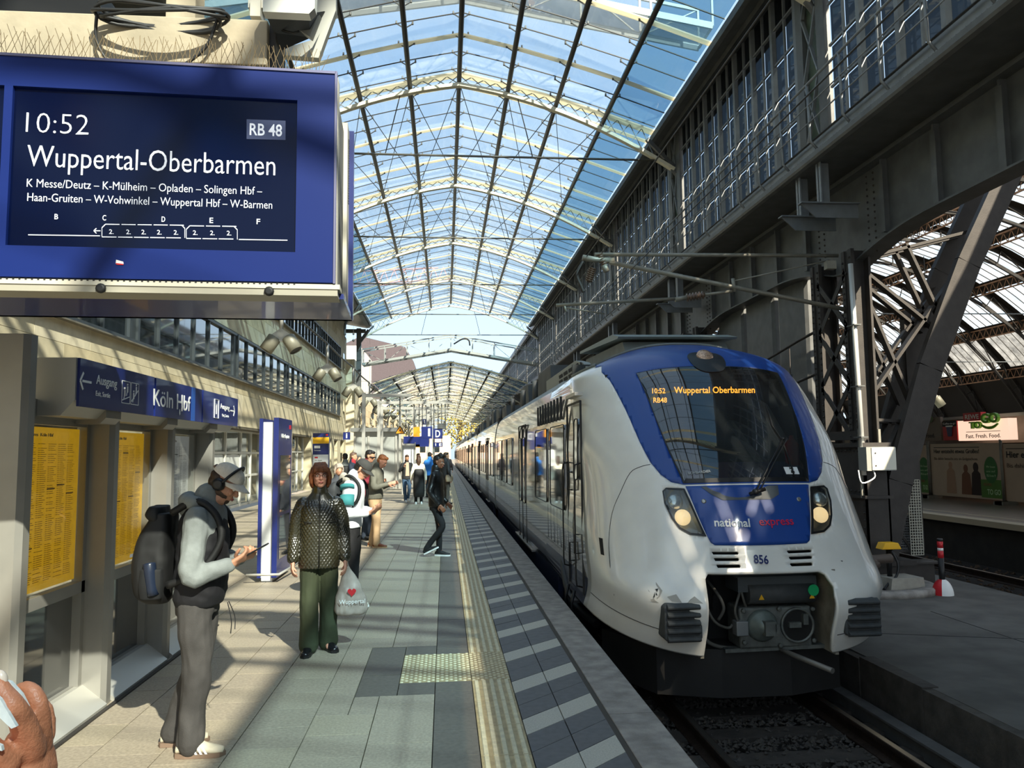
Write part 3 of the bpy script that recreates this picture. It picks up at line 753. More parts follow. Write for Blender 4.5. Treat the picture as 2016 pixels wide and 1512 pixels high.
surf_text('ME', .035, BLK, 1552, 926, 'lettering', .001, 1., off=.015); surf_text('3.4', .035, BLK, 1555, 933, 'lettering', .001, 1., off=.015)
# LED destination display behind the windscreen
LED = mat('led_orange', '#ff9a2e', .5, emit=5.0)
q = MB(); q.bb((2.32, 8.86, 2.24), (3.86, 8.88, 2.58)); tb(q, 'display_board', mat('display_black', '#1c1916', .5))
random.seed(3)
def ledtext(txt, x, z, hgt):
    me = text_mesh(txt, hgt, .001, .001, .92); me.materials.clear(); me.materials.append(LED); TP(inst('led_lettering', me, None, (x, 8.855, z), FACE_CAM))
ledtext('10:52', 2.42, 2.43, .085); ledtext('RB48', 2.44, 2.32, .085); ledtext('Wuppertal Oberbarmen', 2.70, 2.43, .108)
# cab interior
q = MB(); q.bb((1.75, 10.4, .9), (4.35, 10.45, 2.95)); q.bb((1.80, 8.8, .85), (1.84, 10.4, 2.3)); q.bb((4.26, 8.8, .85), (4.30, 10.4, 2.3)); q.bb((1.9, 8.95, 2.6), (4.2, 10.4, 2.66)); q.bb((1.75, 7.9, .88), (4.35, 10.4, .92)); tb(q, 'cab_interior', mat('cab_interior', '#34393a', .7))
q = MB(); q.prism([(7.85, 1.0), (8.7, 1.0), (8.7, 1.55), (8.35, 1.62), (7.9, 1.42)], 0, 2.2, 3.9); tb(q, 'driver_desk', mat('desk_blue', '#27406f', .5))
q = MB()
q.prism([(2.05, 1.5), (2.75, 1.5), (2.72, 1.9), (2.45, 2.1), (2.55, 2.3), (2.62, 2.55), (2.05, 2.55)], 1, 9.0, 9.03); tb(q, 'side_blind', mat('blind_grey', '#a8afb2', .6))
q = MB(); q.beam((4.02, 8.35, 1.42), (3.72, 9.0, 2.5), .09, .06); tb(q, 'cab_pillar', mat('pillar_cream', '#b7b3a4', .5))
q = MB(); q.beam((3.72, 8.6, 1.45), (3.45, 9.1, 2.1), .07, .05); tb(q, 'cab_grab_pole', mat('pillar_brown', '#7a7468', .5))
for x in (3.0, 3.12): 
    q = MB(); q.tube([(x, 10.2, .9), (x, 10.2, 2.1)], .02, 8); tb(q, 'cab_pole', BLACK)
q = MB(); q.lathe([(.06, 0), (.075, .02), (.075, .36), (.03, .42), (.02, .46)], (3.86, 8.32, 1.45), 14); tb(q, 'fire_extinguisher', RED)
q = MB(); q.box((3.3, 9.6, 1.35), (.5, .5, .5)); q.box((3.3, 9.85, 1.75), (.48, .14, .75)); bevel(tb(q, 'driver_seat', mat('seat_dark', '#1d2330', .8)), .05, 3)
# wiper
u, v = inv(1496, 972); p0 = Sn(u, 4.86, .05)
q = MB(); q.add([Sn(-.13, 4.98, .011), Sn(.06, 4.98, .011), Sn(.055, 4.82, .011), Sn(.03, 4.74, .011), Sn(-.06, 4.74, .011), Sn(-.095, 4.84, .011)], [(0, 1, 2, 3, 4, 5)]); tb(q, 'wiper_panel', mat('wiper_panel', '#55595c', .4))
a = Sn(*inv(1482, 973), .06); c1 = Sn(*inv(1537, 868), .04)
q = MB(); q.tube([a, c1], .009, 6); q.tube([a+Vector((.05, 0, .02)), c1+Vector((.045, 0, .01))], .007, 6); q.ball(a, .035, 8); q.ball(c1, .02, 6); q.tube([a+Vector((-.06, 0, -.02)), a+Vector((.1, 0, .03))], .02, 8); tb(q, 'wiper_arm', BLACK)
q = MB(); q.tube([Sn(*inv(x, y), .018) for x, y in ((1506, 798), (1518, 840), (1537, 868), (1550, 905), (1561, 938))], .009, 5); tb(q, 'wiper_blade', BLACK)
for px, py in ((1384, 987), (1571, 983)):
    q = MB(); u, v = inv(px, py); nn = Sn(u, v, .1)-Sn(u, v, 0); q.lathe([(.024, 0), (.024, .006), (.012, .008)], Sn(u, v, .004), 12, 0, nn.to_track_quat('Z', 'Y').to_matrix()); tb(q, 'hood_lock', ALU)
# top light
u, v = inv(1379, 706); q = MB(); ps = []
for k in range(28):
    a_ = 2*pi*k/28; rr = .075*(1+.0*sin(a_)); ps.append((u*0+ .0+cos(a_)*.043, v+.02+sin(a_)*.36*(1.0 if sin(a_) > 0 else 1.9)))
q.add([Sn(a_, b_, .012) for a_, b_ in ps]+[Sn(0, v, .016)], [(i, (i+1) % 28, 28) for i in range(28)], 0, True); tb(q, 'top_light_housing', mat('top_light_black', '#2b2b2c', .3))
q = MB(); nn = (Sn(0, v+.1, .1)-Sn(0, v+.1, 0)).normalized()
q.lathe([(.10, 0), (.10, .03), (.06, .045), (.001, .05)], Sn(0, v+.1, -.005), 22, 0, Vector((0, -.80, .6)).to_track_quat('Z', 'Y').to_matrix()); tb(q, 'top_light', mat('top_lamp', '#caa78c', .25, .3, var=.5, scale=60))
# roof box, side fairings with grilles, roof gear
q = MB(); q.prism([(9.75, 3.0), (9.95, 3.2), (12.6, 3.28), (12.6, 3.0)], 0, 2.35, 3.75, 0); q.bb((2.45, 9.9, 2.95), (3.65, 14, 3.1)); tb(q, 'roof_box', TROOF)
q = MB(); q.prism([(9.75, 3.24), (10.1, 3.32), (12.6, 3.42), (12.6, 3.38), (9.8, 3.22)], 0, 2.25, 3.85); tb(q, 'roof_panel', mat('roof_panel', '#8a9490', .45))
for s in (-1, 1):
    q = MB()
    pr = [(9.9, 2.74), (10.6, 3.0), (11.2, 3.1), (14.5, 3.1), (14.5, 2.74)]
    x0, x1 = 3.05+s*1.02, 3.05+s*1.12
    q.prism(pr, 0, x0, x1); tb(q, 'roof_fairing', mat('fairing', '#8f948f', .5))
    q = MB()
    for k in range(4):
        for j in range(3): q.prism([(10.9+.5*k, 2.80+.09*j), (11.3+.5*k, 2.80+.09*j), (11.36+.5*k, 2.86+.09*j), (10.96+.5*k, 2.86+.09*j)], 0, 3.05+s*1.123, 3.05+s*1.125)
    q.prism([(10.3, 2.80), (10.75, 2.80), (10.8, 3.03), (10.7, 3.02)], 0, 3.05+s*1.123, 3.05+s*1.125); tb(q, 'roof_grille', DARK)
random.seed(11)
q = MB()
yy = 15
while yy < 125:
    L = random.uniform(1.5, 3.2); hh = random.uniform(.25, .5)
    if not any(abs(yy+L/2-c[1]) < 2 for c in cars): q = MB(); q.prism([(yy, 2.95), (yy+.15, 3.1+hh), (yy+L-.15, 3.1+hh), (yy+L, 2.95)], 0, 2.1, 4.0); tb(q, 'roof_equipment', mat('roof_gear', '#4d5152', .6, var=.3, scale=2))
    yy += L+random.uniform(.5, 2)
for yy in (16.5, 19, 22, 27, 33, 45): q = MB(); q.tube([(1.95, yy, 2.9), (1.95, yy, 3.3)], .06, 8); q.tube([(1.95, yy, 3.25), (1.95, yy+1.5, 3.35)], .02, 5); tb(q, 'roof_insulator', STEEL)
# coupler
q = MB(); cyl = Matrix.Rotation(pi/2, 3, 'X')
cx_ = 3.19
q.box((cx_+.03, 7.62, .02), (.74, .34, .40)); bevel(tb(q, 'coupler_head', CAST), .03, 2)
q = MB(); q.lathe([(.15, 0), (.155, .02), (.13, .05), (.07, .10), (.05, .14), (.0, .15)], (cx_-.12, 7.44, .05), 24, 0, cyl); tb(q, 'coupler_cone', mat('cone', '#7b8580', .45, .4, var=.15, scale=15))
q = MB(); q.box((cx_-.10, 7.32, .05), (.11, .12, .13)); q.box((cx_-.04, 7.33, .05), (.04, .14, .09)); tb(q, 'coupler_tongue', CAST)
q = MB(); q.lathe([(.17, -.01), (.17, .02), (.15, .02), (.145, -.05)], (cx_+.24, 7.44, .04), 24, 0, cyl); tb(q, 'coupler_ring', CAST)
q = MB(); q.lathe([(.148, 0), (.148, .012)], (cx_+.24, 7.445, .04), 24, 0, cyl); tb(q, 'coupler_cup', DARK)
q = MB(); q.box((cx_+.20, 7.42, .05), (.12, .06, .05)); q.box((cx_+.31, 7.42, .10), (.05, .05, .1)); tb(q, 'coupler_hook', CAST)
for dx, dz in ((-.30, .17), (-.30, -.13), (.06, .18), (.06, -.17), (.40, .17), (.40, -.13)):
    q = MB(); q.lathe([(.022, 0), (.022, .03), (.012, .035)], (cx_+dx, 7.45, .02+dz), 8, 0, cyl); tb(q, 'coupler_bolt', CAST)
q = MB(); q.tube([(2.95, 7.5, .345), (3.62, 7.5, .345)], .105, 18); tb(q, 'electric_coupler_drum', PLAST)
q = MB(); q.box((3.25, 7.62, .43), (.80, .34, .13)); 
for k in range(6): q.box((3.25, 7.46+.05*k, .50), (.80, .012, .02))
tb(q, 'electric_coupler_cover', mat('coupler_cover', '#53585a', .5, .3))
q = MB(); q.lathe([(.055, 0), (.055, .012)], (3.585, 7.395, .38), 20, 0, cyl); tb(q, 'green_disc', mat('green_disc', '#13b26a', .5))
for x in (3.06, 3.57):
    q = MB(); q.add([(x-.028, 7.392, .30), (x+.028, 7.392, .30), (x, 7.390, .352)], [(0, 1, 2)]); tb(q, 'warning_triangle', YEL)
q = MB(); q.box((2.86, 7.45, .03), (.12, .12, .14)); bevel(tb(q, 'junction_box', mat('jbox', '#8d9090', .4, .4)), .01)
for pts, r in (([(2.55, 7.7, .5), (2.52, 7.5, .3), (2.6, 7.45, .1), (2.75, 7.5, .02), (2.8, 7.5, .05)], .014), ([(2.62, 7.7, .45), (2.66, 7.5, .35), (2.70, 7.45, .22), (2.66, 7.5, .1)], .016), ([(2.95, 7.6, .45), (2.86, 7.45, .35), (2.80, 7.42, .2), (2.84, 7.44, .08)], .013), ([(2.5, 7.7, .2), (2.55, 7.6, -.1), (2.8, 7.6, -.2), (3.2, 7.6, -.2)], .02), ([(3.0, 7.6, .5), (2.9, 7.5, .42), (2.9, 7.45, .3), (2.95, 7.5, .2)], .012)):
    q = MB(); q.tube(cr(pts, 5), r, 7); tb(q, 'coupler_hose', mat('hose_grey', '#5b5952', .6))
q = MB(); q.beam((2.72, 7.55, -.20), (3.75, 7.5, -.17), .12, .035); tb(q, 'coupler_bracket', CAST)
a = Vector((3.25, 7.42, -.19)); c1 = Vector(atY(1641, 1320, 6.85)); q = MB(); q.tube([a, a.lerp(c1, .1), a.lerp(c1, .12), c1], [.018, .018, .026, .026], 10); tb(q, 'uncoupling_lever', mat('lever', '#7f7b74', .5, .4))
q = MB(); q.tube([(2.62, 7.75, .15), (2.62, 7.75, .5)], .07, 12); q.ball((2.6, 7.85, .35), .16, 10); tb(q, 'air_cylinder', mat('grime', '#1f1e1d', .7))
# impact scar and torn patches beside the left buffer
q = MB()
for tri in (((1290, 1146), (1303, 1163), (1298, 1175), (1292, 1180)), ((1275, 1160), (1289, 1182), (1297, 1187), (1281, 1184)), ((1312, 1175), (1330, 1170), (1342, 1187), (1322, 1184)), ((1366, 1174), (1383, 1188), (1352, 1187), (1357, 1181))):
    q.add([Sn(*inv(*t), .004) for t in tri], [tuple(range(len(tri)))])
tb(q, 'torn_film', mat('torn_film', '#b3aea4', .6))
q = MB()
for tri in (((1289, 1160), (1295, 1159), (1293, 1166)), ((1289, 1165), (1285, 1176), (1288, 1176)), ((1291, 1166), (1294, 1173), (1290, 1171))): q.add([Sn(*inv(*t), .006) for t in tri], [tuple(range(len(tri)))])
tb(q, 'impact_crack', BLK)
# ------------------------------------------------------------------ glass roofs
def zr(d): return 12.0-.2*abs(d)-.015*d*d                     # purlin centre line
def roof(Y0, Y1, XR, dz, trusses, label, near, bay=.889, full=True, k0=-4):
    R = struct('ceiling', label); s_ = 1.0
    def Z(d, o=0.): return zr(d)+dz+o
    ds = [-5.4, -4.02, -2.68, -1.34, 0, 1.34, 2.68, 4.02, 5.4]
    for d in ds[1:-1]:
        b = MB(); b.tube([(XR+d, Y0, Z(d)), (XR+d, Y1, Z(d))], .065, 8); b.build('purlin', TUBE, R)
    for d in (-5.4, 5.4):
        b = MB(); sg = 1 if d > 0 else -1
        b.prism([(XR+d-sg*.06, Z(d)-.12), (XR+d+sg*.05, Z(d)-.12), (XR+d+sg*.30, Z(d)-.02), (XR+d+sg*.30, Z(d)+.25), (XR+d+sg*.22, Z(d)+.25), (XR+d+sg*.2, Z(d)+.05), (XR+d-sg*.06, Z(d)+.05)], 1, Y0, Y1); b.build('gutter', STEEL, R)
    n = int(round((Y1-Y0)/bay)); cnt = 0; rest = {0: MB(), 1: MB()}; armrest = MB()
    pm = {}
    def arm_mesh():
        b = MB()
        for sx in (-1, 1):
            for sy in (-1, 1):
                a = Vector((0, 0, .03)); c = Vector((sx*.19, sy*.0, .15)); 
            b.tube([a, c], .016, 5); b.tube([c, c+Vector((0, 0, .06))], .022, 6); b.ball(c+Vector((0, 0, -.0)), .028, 5)
        return b
    ab = arm_mesh(); am = ab.mesh('glazing_arm', [mat('arm_steel', '#6d6c68', .4, .5)]); na = 0
    for j in range(n):
        ya = Y0+bay*j
        for i in range(8):
            d0, d1 = ds[i], ds[i+1]
            if (not full and j % 3) : pass
            g = .012; za, zb = Z(d0, .2), Z(d1, .2)
            vs = [(d0+g, -bay/2+g, za), (d1-g, -bay/2+g, zb), (d1-g, bay/2-g, zb), (d0+g, bay/2-g, za)]
            vs = vs+[(x, y, z+.014) for x, y, z in vs]; fs = [(3, 2, 1, 0), (4, 5, 6, 7), (0, 1, 5, 4), (1, 2, 6, 5), (2, 3, 7, 6), (3, 0, 4, 7)]
            fr = 1 if i in (0, 7) else 0
            if near and ya > 12.5 and cnt < 296 and not (ya < 17 and abs(d0+d1) < 3):
                if i not in pm: pm[i] = MB().add(vs, fs).mesh('glass_pane', EGLASS if fr else RGLASS)
                inst('glass_pane', pm[i], R, (XR, ya+bay/2, 0)); cnt += 1
            else: rest[fr].add([(XR+x, y+ya+bay/2, z) for x, y, z in vs], fs)
        for d in ds[1:-1]:
            if near and ya > 13 and na < 290 and ya < 50: inst('glazing_arm', am, R, (XR+d, ya, Z(d))); na += 1
            elif near and ya < 13: pass
            else:
                armrest.add([Vector(v)+Vector((XR+d, ya, Z(d))) for v in MBARM.v], MBARM.f)
    for k, m_ in ((0, RGLASS), (1, EGLASS)): 
        if rest[k].v: rest[k].build('glass_panes', m_, R, kind='stuff', recalc=False)
    if armrest.v: armrest.build('glazing_arms', mat('arm_steel', '#6d6c68'), R, kind='stuff', recalc=False)
    # cream cross bars every third joint, thin dark joint rods between
    thin = MB()
    for j in range(n+1):
        y = Y0+bay*j
        if j % 3 == 0:
            b = MB()
            for a, c in zip(ds[:-1], ds[1:]): b.beam((XR+a, y, Z(a, .14)), (XR+c, y, Z(c, .14)), .16, .03)
            b.build('cross_bar', FROST, R)
        else:
            for a, c in zip(ds[:-1], ds[1:]): thin.beam((XR+a, y, Z(a, .19)), (XR+c, y, Z(c, .19)), .025, .02)
    thin.build('joint_rods', TUBE, R, kind='stuff')
    # trusses
    def Zc(d): return 11.8-.13*abs(d)-.042*d*d+dz
    for y in trusses:
        b = MB(); N = 24; dd = [-5.95+11.9*i/N for i in range(N+1)]
        for a, c in zip(dd[:-1], dd[1:]): b.beam((XR+a, y, Zc(a)), (XR+c, y, Zc(c)), .16, .09)
        b.build('truss_chord', CREAM, R)
        b = MB()
        for a, c in zip(ds[:-1], ds[1:]): b.beam((XR+a, y, Z(a, .11)), (XR+c, y, Z(c, .11)), .30, .04)
        b.build('truss_top_bar', FROST, R)
        b = MB(); M_ = 32; dd = [-5.4+10.8*i/M_ for i in range(M_+1)]
        for i, (a, c) in enumerate(zip(dd[:-1], dd[1:])):
            b.tube([(XR+a, y, Zc(a)+.03), (XR+c, y, Z(c, .1))], .014, 4, cap=False); b.tube([(XR+c, y, Zc(c)+.03), (XR+a, y, Z(a, .1))], .014, 4, cap=False)
        b.build('truss_lattice', STEELL, R)
        b = MB(); b.tube([(XR-5.9, y, 9.80+dz), (XR+5.9, y, 9.80+dz)], .03, 6)
        b.build('tie_rod', mat('rod', '#77756e', .4, .5), R)
        b = MB()
        for d in (-1.6, 1.6): b.tube([(XR+d*1.25, y, 9.8+dz), (XR+d, y, Zc(d))], .015, 5)
        b.build('tie_hanger', TUBE, R, kind='stuff')
        for sg in (-1, 1):
            b = MB(); b.tube(cr([(XR+sg*5.9, y, Zc(5.9)), (XR+sg*6.1, y, Zc(5.9)-.35), (XR+sg*6.12, y, Zc(5.9)-1.0)], 5), .07, 8); b.beam((XR+sg*5.2, y, Z(5.2)-.15), (XR+sg*6.1, y, Zc(5.9)-.1), .1, .1); b.build('truss_foot', STEEL, R)
        # wind bracing in plan
    for y in trusses[:-1] if near else []:
        if y < 18 or y > 30: continue
        b = MB()
        for a, c in zip(ds[1:-2], ds[2:-1]):
            b.tube([(XR+a, y+.2, Z(a)), (XR+c, y+7.8, Z(c))], .012, 4); b.tube([(XR+c, y+.2, Z(c)), (XR+a, y+7.8, Z(a))], .012, 4)
        b.build('wind_bracing', TUBE, R)
    return R
MBARM = MB()
for sx in (-1, 1): MBARM.tube([(0, 0, .03), (sx*.19, 0, .15)], .016, 3, cap=False); MBARM.tube([(sx*.19, 0, .13), (sx*.19, 0, .2)], .028, 4, cap=False)
roof(-19.0, 52.2, .42, 0., [-11.7, -3.7, 4.3, 12.3, 20.3, 28.3, 36.3, 44.3, 52.1], 'glass vault over the near part of the platform', True)
roof(53.6, 132., .42, -4.0, [53.8+8*k for k in range(10)], 'lower glass vault over the far part of the platform', False)
# rails and cleaning gantries above the glass
def gantry(y, dz, lab):
    t = thing('cleaning_gantry', lab, 'gantry', (.42, y, 12+dz), group=None)
    b = MB(); ds = [-6+.0+12*i/8 for i in range(9)]
    def Z(d): return .55-.17*abs(d)
    for yy in (-.5, .5):
        for o in (0, 1.0):
            b = MB()
            for a, c in zip(ds[:-1], ds[1:]): b.beam((a, yy, Z(a)+o), (c, yy, Z(c)+o), .06, .08 if o else .16)
            b.build('rail' if o else 'girder', mat('gantry_grey', '#a9aca8', .5, .3), t)
    for i, d in enumerate(ds):
        b = MB(); b.beam((d, -.5, Z(d)), (d, -.5, Z(d)+1), .05, .05); b.beam((d, .5, Z(d)), (d, .5, Z(d)+1), .05, .05); b.beam((d, -.5, Z(d)), (d, .5, Z(d)), .05, .05)
        if i < 8: c = ds[i+1]; b.beam((d, .5, Z(d)), (c, .5, Z(c)+1), .03, .03) if i % 2 else b.beam((d, .5, Z(d)+1), (c, .5, Z(c)), .03, .03)
        b.build('post', mat('gantry_grey', '#a9aca8'), t)
    b = MB()
    for a, c in zip(ds[:-1], ds[1:]): b.beam((a, 0, Z(a)+.05), (c, 0, Z(c)+.05), .9, .02)
    b.build('walkway_grating', mat('grating', '#8b908e', .6, .3, alpha=.55), t)
    b = MB(); b.tube(cr([(.2, -.6, .9), (.8, -.6, 1.25), (1.2, -.6, 1.2), (1.3, -.6, .8)], 5), .05, 8); b.build('cable_chain', BLACK, t)
gantry(17.6, 0.35, 'grey cleaning gantry on top of the near glass roof, seen through its panes')
gantry(52.9, -3.7, 'grey gantry with railings across the front of the lower far roof')

# ------------------------------------------------------------------ right-hand wall of the old hall
wall = struct('wall_right', 'dark steel and glass side wall of the old train hall')
WX = 6.45; WB = 7.05; WT = 10.72
COLY = [4.8+8*k for k in range(-2, 15)]
mj = MB().bb((-.05, -.05, 0), (.04, .05, WT-WB)).mesh('mullion', STEELL)
mn = MB().bb((-.02, -.018, 0), (.02, .018, WT-WB)).mesh('glazing_bar', STEELL)
hb = MB().bb((-.02, .05, -.018), (.02, .95, .018)).mesh('transom', STEELL)
wp_b = MB(); wp_b.bb((.035, .05, .03), (.041, .48, .70)); wpm = wp_b.mesh('window_pane', LGLASS)
wrest = MB(); grest = MB(); np_ = nt_ = nm_ = 0
for ky in COLY:
    y0 = ky-.55+ -.0
    b = MB(); b.bb((WX-.05, ky-.9, WB), (WX+.06, ky-.62, WT)); b.bb((WX-.05, ky-.12, WB), (WX+.06, ky+.12, WT)); b.build('wall_column', STEEL, wall)
    b = MB(); b.bb((WX+.05, ky-.62, WB), (WX+.07, ky-.12, WT)); b.build('green_panel', mat('green_panel', '#5b6a5c', .5, var=.15, scale=3), wall)
    b = MB()
    for k in range(3):
        z0 = WB+1.2*k; b.beam((WX-.03, ky-.62, z0), (WX-.03, ky-.12, z0+1.15), .06, .03); b.beam((WX-.03, ky-.12, z0), (WX-.03, ky-.62, z0+1.15), .06, .03)
    b.build('cross_bracing', STEELL, wall)
    for i in range(7):
        ya = ky+.12+i*.985; s = .985
        if nm_ < 100: inst('mullion', mj, wall, (WX, ya+.05, WB)); inst('glazing_bar', mn, wall, (WX, ya+.54, WB)); nm_ += 1
        for z in range(5):
            zz = WB+.72*z
            if 1 < ya < 34 and nt_ < 290 and z: inst('transom', hb, wall, (WX, ya+.05, zz)); nt_ += 1
            elif z: wrest.bb((WX-.02, ya+.1, zz-.018), (WX+.02, ya+1, zz+.018))
            for h in (0, 1):
                if 5 < ya < 33 and np_ < 290: inst('window_pane', wpm, wall, (WX, ya+.05+.46*h, zz)); np_ += 1
                else: grest.bb((WX+.035, ya+.1+.46*h, zz+.03), (WX+.041, ya+.52+.46*h, zz+.70))
wrest.build('transoms', STEELL, wall, kind='stuff'); grest.build('window_panes', LGLASS, wall, kind='stuff', recalc=False)
b = MB(); b.prism([(6.12, 10.5), (6.15, 10.36), (6.6, 10.62), (7.4, 10.9), (7.4, 11.6), (6.3, 11.0)], 1, -19, 132); b.build('eaves_soffit', STEEL, wall)
b = MB(); b.bb((6.36, -19, 6.78), (6.40, 132, 7.06)); b.build('fascia_plate', STEELL, wall)
b = MB(); b.prism([(6.14, 6.62), (6.16, 6.58), (6.22, 6.56), (7.15, 6.56), (7.15, 6.6), (6.24, 6.6), (6.2, 6.70), (6.14, 6.70)], 1, -19, 132); b.build('walkway_soffit', STEEL, wall)
b = MB()
for j in range(0, 90): b.bb((6.2, 6+.09*j, 6.745), (6.38, 6.03+.09*j, 6.76))
for j in range(3): b.bb((6.22+.06*j, 6, 6.74), (6.235+.06*j, 14.1, 6.755))
b.build('gutter_grating', STEELL, wall, kind='stuff')
# railing
for j in range(0, 62):
    y = 2.56+1.07*j
    b = MB(); b.tube([(6.33, y, 6.85), (6.22, y, 6.98), (6.2, y, 7.98)], .024, 6)
    if j < 40 : b.build('rail_post', STEELL, wall)
for z, r in ((7.98, .026), (7.6, .013), (7.3, .013)):
    b = MB(); b.tube([(6.2, -10, z), (6.2, 110, z)], r, 6); b.build('handrail', STEELL, wall)
b = MB(); b.tube([(6.3, -10, 7.02), (6.3, 110, 7.02)], .02, 5); b.build('conduit', BLACK, wall)
# plate girder
gx = 7.1; gir = MB()
def zb(y):                                             # arched underside
    k = ((y-12.8+4) % 8)-4; return 5.18-.42*max(0, 1-abs(k)/2.6)**2
N = 150*3
for i in range(-60, 400):
    y0, y1 = i/3, (i+1)/3
    gir.add([(gx, y0, zb(y0)), (gx, y1, zb(y1)), (gx, y1, 6.6), (gx, y0, 6.6)], [(0, 1, 2, 3)])
    gir.add([(gx-.16, y0, zb(y0)), (gx-.16, y1, zb(y1)), (gx+.2, y1, zb(y1)), (gx+.2, y0, zb(y0))], [(0, 1, 2, 3)])
    gir.add([(gx-.16, y0, zb(y0)), (gx-.16, y1, zb(y1)), (gx-.16, y1, zb(y1)+.03), (gx-.16, y0, zb(y0)+.03)], [(0, 1, 2, 3)])
gir.bb((gx-.18, -20, 6.40), (gx, 132, 6.44)); gir.bb((gx-.05, -20, 6.44), (gx, 132, 6.56)); gir.build('plate_girder', STEEL, wall)
for i in range(-4, 60):
    y = 12.8+1.333*i-.67+.67
    if i % 6 == 0: continue
    b = MB(); b.bb((gx-.10, y-.02, 5.2), (gx, y+.02, 6.4)); b.bb((gx-.11, y-.06, 5.2), (gx-.10, y+.06, 6.3)); 
    if y < 70: b.build('girder_stiffener', STEEL, wall)
rv = MB().ball((0, 0, 0), .02, 4)
riv = MB()
def rivets(pts, nrm='x'):
    for p in pts: riv.add([Vector(v)+Vector(p) for v in rv.v], rv.f, 0, True)
for k in range(-1, 4):
    cy_ = 12.8+8*k
    for z in np.arange(5.0, 6.4, .11):
        for yy in (cy_-.95, cy_-.75, cy_+.75, cy_+.95): rivets([(gx-.165 if False else gx-.005, yy, z)])
# the old hall columns
def hall_column(cy_, detail):
    t = thing('lattice_column', None, 'column', (6.95, cy_, AZ)); ox, oy, oz = 6.95, cy_, AZ
    def bld(b, n, m=STEELD): 
        o = b.build(n, m, t); o.matrix_parent_inverse = Matrix.Translation((-ox, -oy, -oz)); return o
    for dy in (-.56, .56):
        b = MB(); 
        for sx in (-.14, .14): b.bb((ox+sx-.02, cy_+dy-.16, AZ+.5), (ox+sx+.02, cy_+dy+.16, 5.1))
        b.bb((ox-.14, cy_+dy-.015, AZ+.5), (ox+.14, cy_+dy+.015, 5.1)); b.bb((ox-.18, cy_+dy-.16, AZ+.5), (ox-.16, cy_+dy-.06, 5.1)); b.bb((ox-.18, cy_+dy+.06, AZ+.5), (ox-.16, cy_+dy+.16, 5.1)); bld(b, 'column_leg')
        if detail:
            for z in np.arange(.6, 5.0, .105): rivets([(ox-.185, cy_+dy-.11, z+.05), (ox-.185, cy_+dy+.11, z)])
    zs = [1.9, 2.85, 3.8, 4.75]
    for a, c in zip(zs[:-1], zs[1:]):
        for s in (-1, 1): b = MB(); b.beam((ox-.17, cy_-.5*s, a), (ox-.17, cy_+.5*s, c), .1, .02, up=(1, 0, 0)); bld(b, 'column_brace')
    b = MB(); b.bb((ox-.19, cy_-.7, 1.9), (ox-.17, cy_+.7, 2.05)); bld(b, 'column_tie')
    b = MB(); b.bb((ox-.20, cy_-.85, -.05), (ox-.17, cy_+.75, 1.85)); b.bb((ox+.17, cy_-.85, -.05), (ox+.2, cy_+.75, 1.85)); b.bb((ox-.2, cy_-.85, -.05), (ox+.2, cy_-.82, 1.85)); b.bb((ox-.24, cy_-.9, 1.78), (ox+.24, cy_+.8, 1.85)); b.bb((ox-.24, cy_-.9, .95), (ox+.24, cy_+.8, 1.0)); bld(b, 'base_casing')
    b = MB(); b.prism([(ox-.32, AZ), (ox+.45, AZ), (ox+.3, -.05), (ox-.2, -.05)], 1, cy_-.9, cy_+.9); b.bb((ox-.4, cy_-1.0, -.10), (ox+.5, cy_+.95, -.02)); bld(b, 'column_foot')
    if detail:
        for z in np.arange(0., .95, .12): rivets([(ox-.205, cy_-.78, z), (ox-.205, cy_+.68, z)])
        for yy in np.arange(cy_-.8, cy_+.7, .13): rivets([(ox-.205, yy, 1.72), (ox-.205, yy, 1.06)])
    return t
labs = ['riveted black lattice column with a grey control box, nearest behind the train', 'second riveted lattice column, mostly behind the train roof', None]
C1 = hall_column(12.8, True); C1['label'] = labs[0]
for k in range(1, 8):
    c = hall_column(12.8+8*k, False); c['label'] = labs[1] if k == 1 else 'dark riveted hall column far behind the train'; 
    if k > 1: c['group'] = 'hall columns behind the train'
riv.build('rivets', STEELD, wall, kind='stuff', recalc=False)
# broad sheet casings between the columns
for y0, y1 in ((14.67, 15.96), (16.24, 17.75), (18.0, 19.6)):
    b = MB(); b.prism([(7.28, y0), (7.22, y0+.05), (7.22, y1-.05), (7.28, y1), (7.5, y1), (7.5, y0)], 2, -.4, 5.3)
    t = b.build('sheet_casing', STEEL); tag(t, {14.67: 'broad grey sheet casing right behind the nearest column', 16.24: 'broad grey sheet casing, middle of three above the train', 18.0: 'broad grey sheet casing, farthest left of three above the train'}[y0], 'casing')
